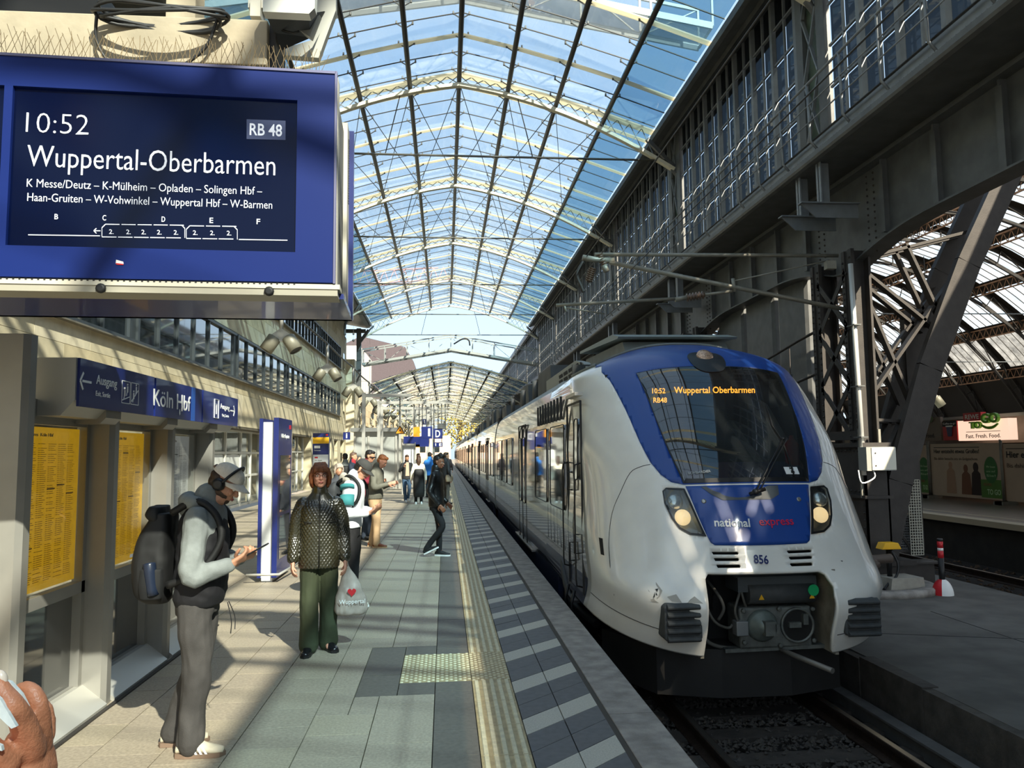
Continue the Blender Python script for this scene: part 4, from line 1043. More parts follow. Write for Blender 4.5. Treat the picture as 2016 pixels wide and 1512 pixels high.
# diagonal arch ribs of the hall
def arch_pts(n=26):
    out = []
    for i in range(n+1):
        a = pi*i/n; out.append((39.2-32.2*cos(a), -.3+24*sin(a)**.86))
    return out
AP = [(7.15, -.1), (7.5, 1.2), (8.15, 3.1), (8.95, 4.9), (9.95, 6.75), (11.3, 9.0), (13.2, 11.6), (16, 14.6), (20, 17.8), (25, 20.6), (31, 22.6), (39, 23.5)]
AP2 = [(7.9, -.1), (8.5, 1.3), (9.15, 3.1), (9.9, 4.6), (10.8, 6.3), (12.2, 8.5), (14.2, 11.0), (17, 13.9), (20.8, 16.8), (25.4, 19.4), (31, 21.3), (39, 22.2)]
def hall_rib(y, k, detail):
    t = thing('hall_arch', None, 'arch', (7.5, y, 0))
    def bld(b, n, m=STEELD, kind=None): o = b.build(n, m, t, kind=kind); o.matrix_parent_inverse = Matrix.Translation((-7.5, -y, 0)); return o
    for P, nm in ((AP, 'outer_chord'), (AP2, 'inner_chord'))[:1 if k == 0 else 2]:
        for yy in ((y-.35, y+.35) if detail else (y,)):
            if P is AP and yy == y-.35 and detail: wd = .42
            else: wd = .36
            b = MB(); Q = P+[(78.4-x, z) for x, z in reversed(P[:-1])]
            for a, c in zip(Q[:-1], Q[1:]): b.beam((a[0], yy, a[1]), (c[0], yy, c[1]), wd if detail else .3, .12 if detail else .2, up=(0, 1, 0))
            bld(b, nm)
    b = MB(); Q = [x for p in zip(AP, AP2 if k else [(x+.02, z) for x, z in AP]) for x in p]
    for (x0, z0), (x1, z1) in zip(Q[:-1], Q[1:]): b.beam((x0, y-.3, z0), (x1, y-.3, z1), .12, .03)
    Q = [(78.4-x, z) for x, z in Q]
    for (x0, z0), (x1, z1) in zip(Q[:-1], Q[1:]): b.beam((x0, y-.3, z0), (x1, y-.3, z1), .14, .05)
    bld(b, 'arch_lattice')
    if k > 0 and not detail: b = MB(); bld
    if detail:
        for a, c in (((7.1, 4.9), (8.45, 3.8)), ((7.1, 4.7), (7.95, 2.5)), ((7.1, 2.5), (8.75, 4.6)), ((7.1, 2.25), (7.9, 2.2)), ((7.1, 5.0), (9.25, 5.55)), ((8.0, 5.3), (8.6, 3.9)), ((7.15, 1.1), (7.9, 2.5)), ((7.2, 2.1), (7.5, 1.1))):
            b = MB(); b.beam((a[0], y-.1, a[1]), (c[0], y-.1, c[1]), .05, .14, up=(0, 1, 0)); b.beam((a[0], y+.25, a[1]), (c[0], y+.25, c[1]), .05, .12, up=(0, 1, 0)); bld(b, 'rib_brace')
    return t
r0 = hall_rib(12.6, 0, True); r0['label'] = 'black riveted arch rib leaning up to the right from the nearest column'
for k in range(1, 15):
    t = hall_rib(12.6+8*k, k, k < 3); t['label'] = 'second dark arch rib, just behind the nearest one' if k == 1 else 'dark lattice arch rib deep inside the old hall'
    if k > 1: t['group'] = 'arch ribs deep in the hall'
# hall roof: dark lower band, glazed rooflights between brown lattice purlins
hall = struct('ceiling', 'vaulted roof of the old train hall with rows of rooflights')
HR = [(x, z+.35) for x, z in AP]; HR = HR+[(78.4-x, z) for x, z in reversed(HR[:-1])]
SKY = glass('rooflight_glass', '#f2f6f8', dirtamt=.35, dirt='#ffffff', refl=.5)
BRN = mat('hall_brown', '#a87f5e', .7, var=.3, scale=3)
def hp(t):                                             # point on the vault by arc share
    L = [0]
    for a, c in zip(HR[:-1], HR[1:]): L.append(L[-1]+math.hypot(c[0]-a[0], c[1]-a[1]))
    s = t*L[-1]
    for i in range(len(HR)-1):
        if L[i+1] >= s: k = (s-L[i])/(L[i+1]-L[i]); return HR[i][0]+(HR[i+1][0]-HR[i][0])*k, HR[i][1]+(HR[i+1][1]-HR[i][1])*k
    return HR[-1]
NT = 56
dk = MB(); gl_ = MB(); bars = MB(); purl = MB()
HY0, HY1 = -60, 126
for i in range(NT):
    t0, t1 = i/NT, (i+1)/NT; a, c = hp(t0), hp(t1); mid = hp((t0+t1)/2)
    if mid[1] < (9.2 if mid[0] < 39 else 4): continue
    glazed = mid[1] > 10.5 and i % 4 != 0 
    if a[0] < 26 and glazed: glazed = False  # unseen near slope boarded, not glazed, so no sun streaks reach the asphalt
    if glazed:
        gl_.add([(a[0], HY0, a[1]), (c[0], HY0, c[1]), (c[0], HY1, c[1]), (a[0], HY1, a[1])], [(0, 1, 2, 3)])
        if a[0] > 30:
            for j in range(int((HY1-HY0)/1.1)): y = HY0+1.1*j; bars.beam((a[0], y, a[1]-.03), (c[0], y, c[1]-.03), .06, .08)
        for j in range(int((HY1-HY0)/8)): y = 12.6+8*j-16; dk.add([(a[0], y-.8, a[1]-.05), (c[0], y-.8, c[1]-.05), (c[0], y+.8, c[1]-.05), (a[0], y+.8, a[1]-.05)], [(0, 1, 2, 3)])
    else: dk.add([(a[0], HY0, a[1]), (c[0], HY0, c[1]), (c[0], HY1, c[1]), (a[0], HY1, a[1])], [(0, 1, 2, 3)])
    if i % 4 == 0 and a[1] > 9:
        for dd in (-.0, 1.0):
            purl.beam((a[0], HY0, a[1]-.3-dd), (a[0], HY1, a[1]-.3-dd), .16, .12)
        if a[0] > 28:
            for j in range(int((HY1-20)/1.0)): y = 20+j; purl.beam((a[0], y, a[1]-.3), (a[0], y+.5, a[1]-1.3), .05, .05); purl.beam((a[0], y+.5, a[1]-1.3), (a[0], y+1, a[1]-.3), .05, .05)
for a, c in zip(HR[:-1], HR[1:]):
    if a[0] < 12 and c[1] < 12.5: dk.add([(a[0], HY0, a[1]), (c[0], HY0, c[1]), (c[0], 8, c[1]), (a[0], 8, a[1])], [(0, 1, 2, 3)])  # lower vault closed behind the camera only, added to block the sun
dk.add([(7.3, HY0, -.4), (7.3, 8, -.4), (7.3, 8, 5.4), (7.3, HY0, 5.4)], [(0, 1, 2, 3)])  # unseen upright sheet, added to keep sun off the service platform
dk.build('roof_boarding_and_sun_block', mat('roof_boards', '#2a2622', .8), hall); gl_.build('rooflights', SKY, hall); bars.build('rooflight_bars', STEELD, hall, kind='stuff', recalc=False); purl.build('lattice_purlins', BRN, hall, kind='stuff', recalc=False)
# far side wall of the hall: dark above, gridded glazing with raking struts
fw = struct('wall_far', 'gridded glass side wall across the old hall')
b = MB(); b.bb((70.5, -6, 12.5), (70.8, 126, 17)); b.bb((70.5, -6, 0), (70.8, 126, 5.2)); b.build('wall_band', mat('roof_boards', '#2a2622'), fw)
b = MB(); b.bb((70.7, -6, 5.2), (70.75, 126, 12.5)); b.build('glazing', SKY, fw)
b = MB()
for y in np.arange(30, 126, .8): b.bb((70.4, y-.05, 5.2), (70.5, y+.05, 12.5))
for z in np.arange(5.2, 12.6, .8): b.bb((70.4, 30, z-.05), (70.5, 126, z+.05))
b.build('glazing_grid', STEELD, fw, kind='stuff', recalc=False)
b = MB()
for y in np.arange(32, 126, 8): b.bb((70, y-.4, 0), (70.4, y+.4, 17)); b.beam((69.8, y+1, 12.5), (69.8, y-5.5, 5.2), .5, .5)
b.build('raking_strut', STEELD, fw, kind='stuff')
b = MB(); b.bb((9.5, 126, 0), (69, 126.4, 7)); b.build('gable_foot', mat('roof_boards', '#2a2622'), fw)
b = MB()
vz = lambda x: float(np.interp(x, [p[0] for p in HR], [p[1] for p in HR]))
for x in np.arange(8.5, 70, 1.6):
    b.bb((x-.06, 126, min(8, vz(x)-.2)), (x+.06, 126.2, vz(x)))
    for z in np.arange(8, 23, 1.6):
        if z < vz(x)-.2: b.bb((x, 126, z-.06), (x+1.6, 126.2, z+.06))
b.build('gable_grid', STEELD, fw, kind='stuff')

# ------------------------------------------------------------------ left-hand station building
lw = struct('wall_left', 'sunlit limestone facade with ribbon windows')
LX = -6.65
SJ = mat('stone_joint', '#77694f', .9)
b = MB(); yE = 52.6
b.bb((LX-.5, -12, 2.68), (LX-.03, yE, 4.15)); b.bb((LX-.5, -12, 5.68), (LX-.03, yE, 7.15)); b.bb((LX-.5, -12, 8.66), (LX-.03, yE, 14.5))
b.bb((LX-.5, 49.6, 2.6), (LX-.03, yE, 8.7)); b.bb((LX-.5, -12, 5.0), (LX-.03, 8, 7.2)); b.build('backing', SJ, lw)
SM = {}
def panel(y0, y1, z0, z1, m, x=LX):
    k = (round(y1-y0, 2), round(z1-z0, 2), m.name)
    if k not in SM: SM[k] = MB().bb((-.035, -(y1-y0)/2+.004, -(z1-z0)/2+.004), (0, (y1-y0)/2-.004, (z1-z0)/2-.004)).mesh('stone_panel', m)
    return inst('stone_panel', SM[k], lw, (x, (y0+y1)/2, (z0+z1)/2))
rows = [(2.68, 3.75), (3.75, 4.15), (5.68, 6.2), (6.2, 6.7), (6.7, 7.15), (8.66, 9.15), (9.15, 9.65), (9.65, 10.15), (10.15, 10.65)]
npn = 0; pf = {0: MB(), 1: MB(), 2: MB()}; MS = [STONE, STONE2, STONE3]
for ri, (z0, z1) in enumerate(rows):
    L = 2.0; y = -12+(ri % 2)*1.0
    while y < yE-.1:
        y1 = min(y+L, yE); k = random.choice((0, 0, 1, 2))
        if y1 > 9 and npn < 190: panel(y, y1, z0, z1, MS[k]); npn += 1
        else: pf[k].bb((LX-.035, y+.004, z0+.004), (LX, y1-.004, z1-.004))
        y = y1
for z in np.arange(10.65, 14.4, .5):
    pf[0].bb((LX-.035, -12, z+.004), (LX, yE, z+.496))
for y0, z0, y1, z1 in ((49.7, 4.15, 52.6, 4.66), (49.7, 4.66, 52.6, 5.17), (49.7, 5.17, 52.6, 5.68), (49.7, 7.15, 52.6, 7.65), (49.7, 7.65, 52.6, 8.15), (49.7, 8.15, 52.6, 8.66)): panel(y0, y1, z0, z1, STONE)
for k in range(3): pf[k].build('stone_panels', MS[k], lw, kind='stuff')
# ribbon windows
def ribbon(z0, z1, y0, y1, step, nsub, n):
    w = struct('window_%d' % n, 'ribbon window, %s row of the facade' % ('lower' if n == 1 else 'upper'))
    b = MB(); b.bb((LX-.02, y0, z0-.05), (LX+.06, y1, z0+.03)); b.bb((LX-.10, y0, z1-.06), (LX+.03, y1, z1+.02)); b.build('frame', FRAME, w)
    b = MB(); b.bb((LX+.0, y0-.1, z0-.08), (LX+.12, y1+.1, z0-.05)); b.build('sill', mat('sill', '#6f6a5e', .6), w)
    b = MB(); b.bb((LX-.3, y0, z0), (LX-.28, y1, z1)); 
    y = y1
    while y > y0:
        b = MB(); b.bb((LX-.14, y-.42, z0), (LX+.0, y-.12, z1)); b.bb((LX-.06, y-.1, z0), (LX+.05, y+.0, z1)); b.build('pier', FRAME, w)
        sp = (step-.42)/nsub
        for k in range(nsub):
            ya = y-.42-sp*(k+1)
            if ya < y0: break
            q = MB(); q.bb((LX-.06, ya+.025, z0), (LX-.05, ya+sp-.025, z1)); q.build('pane', WGLASS, w, rot=(0, 0, 0))
            q = MB(); q.bb((LX-.08, ya-.03, z0), (LX+.01, ya+.03, z1)); q.build('mullion', FRAME, w)
        y -= step
ribbon(4.22, 5.63, 5.5, 49.4, 8.05, 6, 1); ribbon(7.2, 8.6, 3, 49.6, 8.05, 9, 2)
# ground floor: pillars and recessed shopfronts
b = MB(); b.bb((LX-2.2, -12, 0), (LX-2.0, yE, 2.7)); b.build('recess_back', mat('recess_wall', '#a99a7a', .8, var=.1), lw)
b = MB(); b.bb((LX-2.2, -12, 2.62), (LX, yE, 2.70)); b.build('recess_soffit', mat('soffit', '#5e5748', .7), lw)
for y0, y1 in ((-12, 4), (8, 11.5), (16, 19), (21.2, 22.2), (30.6, 34.4), (39.2, 40.6), (42.5, 43.6), (46, 47.2), (48.6, 50), (51.6, 52.6)):
    b = MB(); b.bb((LX-.6, y0, 0), (LX, y1, 2.68)); b.build('pillar', STONE, lw)
SHOP = glass('shop_glass', '#c9d2cf', dirtamt=.08, refl=1.2)
WFR = mat('white_frame', '#dcdad0', .4, .2)
t = thing('shopfront', 'white framed glass shopfront with maps and posters, under the canopy ledge', 'shopfront', (LX-.5, 26.4, 0))
def sp(b, n, m, **k): return b.build(n, m, t, **k)
ys = [-4.0, -2.6, -.6, 1.3, 2.7, 4.1]
for y in ys: b = MB(); b.bb((-.06, y-.05, 0), (.06, y+.05, 2.62)); sp(b, 'mullion', WFR)
for z in (.04, 1.05, 1.85, 2.6): b = MB(); b.bb((-.05, -4, z-.04), (.05, 4.1, z+.04)); sp(b, 'transom', WFR)
for a, c in zip(ys[:-1], ys[1:]):
    for z0, z1 in ((.08, 1.0), (1.1, 1.8), (1.9, 2.56)): b = MB(); b.bb((-.01, a+.05, z0), (.0, c-.05, z1)); sp(b, 'pane', SHOP)
b = MB(); b.bb((-.9, -4, .0), (-.85, 4, 2.6)); sp(b, 'back_panel', mat('shop_back', '#a29679', .8, var=.1))
for y0, y1, z0, z1 in ((-3.8, -.8, .9, 1.78), (-.5, 1.2, .75, 1.78)): b = MB(); b.bb((.01, y0, z0), (.02, y1, z1)); sp(b, 'poster', mat('poster_white', '#dcdcd6', .5, var=.1, scale=6))
b = MB(); b.bb((.02, .1-.9, 1.15), (.03, .35-.5, 1.32)); sp(b, 'logo_patch', RED)
b = MB(); b.bb((.02, -2.4, 2.2), (.03, -2.15, 2.5)); sp(b, 'poster', mat('poster_orange', '#e08a32', .5))
for y in (-3.4, -2.9, -.3, .15, 1.6, 1.95): b = MB(); b.bb((-.6, y, 1.95), (-.5, y+.28, 2.5)); sp(b, 'display_strip', WFR if y != -2.9 else FRAME)
t = thing('shopfront', 'narrow glazed doorway between stone pillars behind the quilted-jacket woman', 'shopfront', (LX-.4, 36.8, 0))
for y in (-2.3, -.8, .8, 2.3): b = MB(); b.bb((-.05, y-.05, 0), (.05, y+.05, 2.6)); sp(b, 'mullion', WFR)
for z in (.05, 1.0, 1.9): b = MB(); b.bb((-.05, -2.3, z-.03), (.05, 2.3, z+.03)); sp(b, 'transom', WFR)
for a, c in ((-2.3, -.8), (-.8, .8), (.8, 2.3)): b = MB(); b.bb((-.01, a+.05, .05), (.0, c-.05, 2.6)); sp(b, 'pane', SHOP)
# corner pier, then the lower far building
b = MB(); b.bb((LX-.4, 52.6, 0), (LX+.55, 55.2, 8.2)); b.build('corner_pier', STONE2, lw)
b = MB(); b.bb((LX-.6, 55.2, 0), (LX-.04, 128, 6.6)); b.build('far_backing', SJ, lw)
q = {0: MB(), 1: MB(), 2: MB()}
FW = [(58, 59, 3.6, 5.6), (59.5, 60.5, 3.6, 5.6), (61, 62, 3.6, 5.6), (70, 71, 3.6, 5.4), (76, 77, 3.6, 5.4), (78, 79, 3.6, 5.4), (86, 87, 3.6, 5.4), (88, 89, 3.6, 5.4), (96, 97, 3.6, 5.4), (56.5, 57.8, .2, 2.7), (60, 61.4, .2, 2.7), (64, 65.4, .2, 2.7), (72, 73.4, .2, 2.7), (76, 77.4, .2, 2.7), (84, 86, .2, 2.7), (92, 94, .2, 2.7)]
for r_ in range(12):
    for j in range(26):
        y = 55.2+2.8*j+(1.4 if r_ % 2 else 0); z = .55*r_
        if any(a < y+1.4 < c+1.4 and lo-.3 < z+.27 < hi for a, c, lo, hi in FW): continue
        q[random.choice((0, 1, 2))].bb((LX-.035, y+.006, z+.006), (LX, y+2.794, z+.544))
for k in range(3): q[k].build('far_stone_panels', MS[k], lw, kind='stuff')
for i, (a, c, z0, z1) in enumerate(FW):
    b = MB(); b.bb((LX-.03, a, z0), (LX+.005, c, z1)); f = b.build('window', WGLASS, lw)
for (y, z, h) in ((50.9, 7.4, 1.0), (51.0, 4.6, .8), (51.8, 9.6, 1.2)):
    b = MB(); b.bb((LX-.02, y, z), (LX+.01, y+.7, z+h)); b.bb((LX-.01, y-.05, z-.08), (LX+.06, y+.75, z-.02)); b.build('small_window', WGLASS, lw)
# eaves bracket, gutter soffit on the left, steel posts
b = MB(); b.prism([(-5.0, 10.3), (-5.25, 10.25), (-6.6, 10.5), (-6.6, 10.8), (-5.2, 10.6)], 1, -12, 52.2); b.build('eaves_soffit', STEEL, lw)
for y in (52.0,):
    b = MB(); b.bb((-5.9, y-.15, 5.8), (-5.6, y+.15, 10.2)); b.beam((-5.75, y, 9.2), (-5.1, y, 10.1), .15, .2); b.bb((-6.6, y-.1, 9.9), (-5.3, y+.1, 10.15)); b.build('steel_post', STEEL, lw)
# ------------------------------------------------------------------ far background
t = thing('building', 'building with a steep purple-grey roof beyond the end of the glass roof', 'building', (-11.5, 76, 0))
b = MB(); b.bb((-1, 0, 0), (3.2, 12, 12.4)); b.build('wall', mat('bg_wall', '#d9d4c8', .8, var=.05), t)
for k in range(6): b = MB(); b.bb((3.2, .8+2*k, 0), (3.25, 1.0+2*k, 11.5)); b.build('rib', mat('bg_rib', '#a7a7a2', .6), t)
t = thing('building', 'purple-grey slate roof rising over the far roof end', 'building', (-10, 170, 0))
b = MB(); b.prism([(-14, 14), (5, 14.2), (3.2, 22), (1.3, 25.3), (-8.4, 27.7), (-14, 25)], 1, 0, 22); b.build('roof', mat('slate_purple', '#4d4449', .7, var=.15, scale=4), t)
b = MB(); b.bb((-13.8, .5, -1), (4.8, 21, 14.1)); b.build('wall', mat('bg_wall', '#d9d4c8'), t)
t = thing('crane', 'pale red lattice crane jib against the sky', 'crane', (-12, 120, 28))
b = MB(); CR_ = mat('crane_red', '#e29c98', .6)
for a, c in (((-6, 0, 0), (13, 0, 1.2)), ((-6, 1.5, 0), (13, 1.5, 1.2)), ((-6, .75, 2.2), (11, .75, 3.2))): b.tube([a, c], .12, 5)
for k in range(12): x = -6+1.55*k; z = (x+6)*.063; b.tube([(x, 0, z), (x+.8, .75, z+2.2)], .07, 4); b.tube([(x+.8, .75, z+2.2), (x+1.55, 0, z+.1)], .07, 4)
b.build('jib', CR_, t)
b = MB()
for k in range(15): z = -29+2*k; b.tube([(-6, 0, z), (-5, 1.4, z+2)], .07, 4); b.tube([(-5, 0, z), (-6, 1.4, z+2)], .07, 4)
for x in (-6, -5):
    for y in (0, 1.4): b.tube([(x, y, -29.4), (x, y, 2)], .12, 5)
b.build('tower', CR_, t)
LEAF = mat('spring_leaves', '#b9a24a', .8, var=.35, scale=1.5, col2='#7d7430')
def tree(x, y, h, lab, grp=None, n=1500):
    t = thing('tree', lab, 'tree', (x, y, -1), group=grp); rr = random.Random(int(x*7+y))
    b = MB(); b.tube([(0, 0, 0), (.1, 0, h*.35), (0, .2, h*.6), (.3, 0, h*.9)], [.35, .28, .18, .05], 8)
    for k in range(14):
        a = rr.uniform(0, 6.28); z = h*rr.uniform(.3, .8); L = h*rr.uniform(.15, .32); b.tube([(0, 0, z), (cos(a)*L*.6, sin(a)*L*.6, z+L*.4), (cos(a)*L, sin(a)*L, z+L*.9)], [.1, .06, .02], 5)
    b.build('trunk', mat('bark', '#6b5b45', .9), t)
    b = MB()
    for k in range(n):
        a = rr.uniform(0, 6.28); e = rr.uniform(-1, 1); r = h*.32*rr.random()**.4; s = sqrt(1-e*e)
        p = Vector((cos(a)*s*r, sin(a)*s*r, h*.62+e*r*1.25)); u = Vector((rr.gauss(0, 1), rr.gauss(0, 1), rr.gauss(0, 1))).normalized()*.22; v = u.orthogonal().normalized()*.2
        b.add([p-u, p+v, p+u, p-v], [(0, 1, 2, 3)])
    b.build('foliage', LEAF, t, kind='stuff', recalc=False)
for i, (x, y, h) in enumerate(((3.0, 152, 15), (13, 154, 15), (-9, 156, 13), (25, 160, 17), (8, 178, 20))):
    tree(x, y, h, ['yellow-green tree beyond the tracks, tallest at the end of the platform', 'pale tree to the right at the end of the platform', None, None, None][i] or 'yellow-green trees far beyond the end of the platform', None if i < 2 else 'far trees')
t = thing('building', 'pale far facade behind the last platform signs', 'building', (-6, 140, -1))
b = MB(); b.bb((-8, 0, 0), (7, 3, 6)); b.build('wall', mat('far_facade', '#d8b9a0', .8, var=.1), t)
for k in range(5): b = MB(); b.bb((-6+2.5*k, -.05, 3), (-5+2.5*k, 0, 4.6)); b.build('window', WGLASS, t)
gnd = struct('ground', 'town ground beyond the station')
b = MB(); b.bb((-200, 150, -1.4), (200, 400, -1.3)); b.bb((-200, -60, -1.6), (200, 160, -1.5)); b.build('earth', mat('town_ground', '#857d70', .9), gnd)
# ------------------------------------------------------------------ lettering fitted to planes
class Plane:
    """a flat face: O origin, R to the reader's right, U up, N towards the reader"""
    def __init__(s, O, R, U=(0, 0, 1)):
        s.O = Vector(O); s.R = Vector(R).normalized(); s.U = Vector(U).normalized(); s.N = s.R.cross(s.U).normalized()
        s.M = Matrix((s.R, s.U, s.N)).transposed().to_4x4()
    def st(s, px, py):
        d = Vector(ray(px, py)); e = Vector((0, 0, EYE)); k = (s.O-e).dot(s.N)/d.dot(s.N); p = e+d*k-s.O
        return p.dot(s.R), p.dot(s.U)
    def P(s, a, b, off=0.): return s.O+s.R*a+s.U*b+s.N*off
    def quad(s, mb, pts, off=.002, mi=0):
        mb.add([s.P(*s.st(*p), off) for p in pts], [tuple(range(len(pts)))], mi); return mb
    def slab(s, mb, a0, b0, a1, b1, o0, o1, mi=0):
        vs = [s.P(a, b, o) for o in (o0, o1) for a, b in ((a0, b0), (a1, b0), (a1, b1), (a0, b1))]
        mb.add(vs, [(0, 1, 2, 3), (7, 6, 5, 4), (0, 4, 5, 1), (1, 5, 6, 2), (2, 6, 7, 3), (3, 7, 4, 0)], mi); return mb
    def text(s, txt, m, a0, b0, a1=None, b1=None, off=.004, bold=0., parent=None, name='lettering', cap=None, ext=.0012):
        me = text_mesh(txt, 1.0, ext, bold); xs = [v.co.x for v in me.vertices]; ys = [v.co.y for v in me.vertices]
        ky = cap/.70 if cap else (b1-b0)/(max(ys)-min(ys)); kx = (a1-a0)/(max(xs)-min(xs)) if a1 is not None else ky*.85
        y0 = 0 if cap else min(ys); x0 = min(xs)
        for v in me.vertices: w3 = s.P(a0+(v.co.x-x0)*kx, b0+(v.co.y-y0)*ky, off+v.co.z); v.co = w3
        me.materials.clear(); me.materials.append(m)
        o = inst(name, me)
        if parent: keep(o, parent)
        return o
    def textpx(s, txt, m, x0, yb, x1, yt=None, cap=None, **k):
        a0, b0 = s.st(x0, yb); a1 = s.st(x1, yb)[0]
        if cap: cp = abs(s.st(x0, yb-cap)[1]-b0); return s.text(txt, m, a0, b0, a1, cap=cp, **k)
        return s.text(txt, m, a0, b0, a1, b1=s.st(x0, yt)[1], **k)
def keep(o, parent):
    """parent but stay where it was built (all things here are placed by translation and rotation about z)"""
    o.parent = parent; o.matrix_parent_inverse = (Matrix.Translation(parent.location) @ Euler(parent.rotation_euler).to_matrix().to_4x4()).inverted()
    return o
def kb(mb_, name, m, t, **k):
    o = mb_.build(name, m, None, **k); return keep(o, t)

# ------------------------------------------------------------------ big departure display on its beam
DB = mat('display_blue', '#0f2465', .5, spec=.2); SCR = mat('screen_dark', '#020822', .12, emit=.3, spec=.2); GLOW = mat('screen_text', '#dfe3ea', .5, emit=.25)
th = radians(3.0)
O_ = atY(657, 557, 3.5); pl = Plane(O_, (cos(th), sin(th), 0))
disp = thing('departure_display', 'large blue departure display hanging from the beam, showing 10:52', 'display', O_)
Ht = pl.st(655, 146)[1]
W_ = 2.9
CASE = mat('display_case', '#c9c3b2', .5, .1, var=.06)
def slab(name, m, *a, **k):
    b = MB(); pl.slab(b, *a); return kb(b, name, m, disp, **k)
# face plate with two cut-outs (built as rails round the screens)
s0, t0 = pl.st(27, 483); s1, t1 = pl.st(585, 195); t0 = .245-.0; t0 = pl.st(300, 490)[1]; t1 = pl.st(300, 183)[1]; s0 = pl.st(20, 300)[0]; s1 = pl.st(585, 300)[0]
sa1 = s0-.035; sa0 = sa1-(s1-s0)
b = MB(); pl.slab(b, -W_, 0, 0, t0, -.03, 0); pl.slab(b, -W_, t1, 0, Ht, -.03, 0); pl.slab(b, s1, t0, 0, t1, -.03, 0); pl.slab(b, sa1, t0, s0, t1, -.03, 0); pl.slab(b, -W_, t0, sa0, t1, -.03, 0); kb(b, 'face_plate', DB, disp)
b = MB(); pl.slab(b, s0-.002, t0-.002, s1+.002, t1+.002, -.03, -.018); kb(b, 'screen', SCR, disp)
b = MB(); pl.slab(b, sa0, t0-.002, sa1, t1+.002, -.03, -.018); kb(b, 'screen', SCR, disp)
b = MB(); pl.slab(b, -W_, Ht, .004, Ht+.012, -.05, .006); pl.slab(b, 0, -.005, .01, Ht+.012, -.05, .006); kb(b, 'trim_edge', mat('trim_purple', '#6c6a86', .4, .3), disp)
b = MB(); pl.slab(b, -W_, -.03, .012, Ht, -.11, -.03); kb(b, 'front_case', CASE, disp)
b = MB(); pl.slab(b, -W_, -.03, .03, -.008, -.11, .0); kb(b, 'lower_case', CASE, disp)
b = MB(); 
for k in range(110): pl.slab(b, -W_+.025*k, -.012, -W_+.025*k+.008, -.006, -.001, .002)
kb(b, 'vent_slots', BLK, disp, kind='stuff')
b = MB(); b2 = MB(); pl.slab(b, -W_, -.06, .02, -.03, -.16, -.005); kb(b, 'underside', mat('case_grey', '#a29c8c', .5), disp)
for a in (-.28, -.99, -1.7): b = MB(); b.lathe([(.022, 0), (.022, -.006), (.012, -.012)], pl.P(a, -.045, .0), 12, 0, Matrix.Rotation(-pi/2, 3, 'X')); kb(b, 'lock', BLK, disp)
b = MB(); pl.slab(b, -W_, -.02, .0, Ht-.05, -.60, -.11); kb(b, 'core', mat('core_grey', '#6d6b66', .6), disp)
b = MB(); pl.slab(b, -W_, -.04, .02, Ht+.0, -.66, -.53); kb(b, 'rear_case', CASE, disp)
b = MB(); 
for k in range(26): pl.slab(b, .019, Ht-.06-.014*k, .022, Ht-.066-.014*k, -.63, -.60)
kb(b, 'vent_slots', BLK, disp, kind='stuff')
b = MB(); pl.slab(b, -W_, -.055, .045, Ht+.01, -.70, -.66); pl.slab(b, -W_, -.055, .04, -.03, -.70, -.10); kb(b, 'rear_face_plate', DBLUE, disp)
off = -.0155
T = lambda *a, **k: pl.textpx(*a, parent=disp, off=off, **k)
T('10:52', GLOW, 48, 258, 172, cap=41, bold=-.018)
b = MB(); pl.quad(b, [(485, 232), (562, 235), (562, 273), (485, 271)][::-1], off-.001); kb(b, 'line_badge', mat('badge', '#39415f', .4, emit=.25), disp)
T('RB 48', GLOW, 491, 263, 555, cap=23, bold=.012)
T('Wuppertal-Oberbarmen', GLOW, 50, 325, 542, cap=43, bold=-.006)
T('K Messe/Deutz – K-Mülheim – Opladen – Solingen Hbf –', GLOW, 50, 366, 516, cap=16.5, bold=-.008)
T('Haan-Gruiten – W-Vohwinkel – Wuppertal Hbf – W-Barmen', GLOW, 51, 394, 536, cap=16.5, bold=-.008)
for c, x in (('B', 105), ('C', 200), ('D', 317), ('E', 412), ('F', 505)): T(c, GLOW, x, 430+(x-105)*.024, x+7, cap=10.5, bold=.006)
for x in (213, 247, 277, 308, 341, 379, 413, 446): T('2.', GLOW, x, 459+(x-213)*.012, x+9, cap=9, bold=.0)
b = MB()
def ln(x0, y0, x1, y1, w_=1.6):
    p, q = pl.P(*pl.st(x0, y0), off), pl.P(*pl.st(x1, y1), off); b.beam(p, q, .0015, w_*3.5/FPX, up=(0, 0, 1))
ln(53, 461, 195, 463); ln(470, 470, 566, 471.5)
for x0, x1, x2, x3, y, n in ((199, 206, 357, 363, 440, 5), (366, 373, 461, 467, 443, 3)):
    ln(x0, y+24, x0, y+7); ln(x0, y+7, x1, y); ln(x2, y+2, x3, y+8); ln(x3, y+8, x3, y+27)
    st_ = (x2-x1+8)/n
    for k in range(n): ln(x1+st_*k, y+.4*k, x1+st_*k+st_-4, y+.4*k+.4); ln(x0+st_*k*1.0, y+25+.4*k, x0+st_*k+st_-3, y+25.4+.4*k)
ln(183, 453, 196, 453); ln(183, 453, 188, 448); ln(183, 453, 188, 458)
kb(b, 'train_diagram', GLOW, disp)
b = MB(); pl.quad(b, [(230, 512), (244, 516), (245, 521), (229, 520)][::-1], .002); kb(b, 'sticker_white', WHITE, disp); b = MB(); pl.quad(b, [(229, 518.5), (245, 520.5), (244, 522.5), (231, 522)][::-1], .003); kb(b, 'sticker_red', RED, disp)
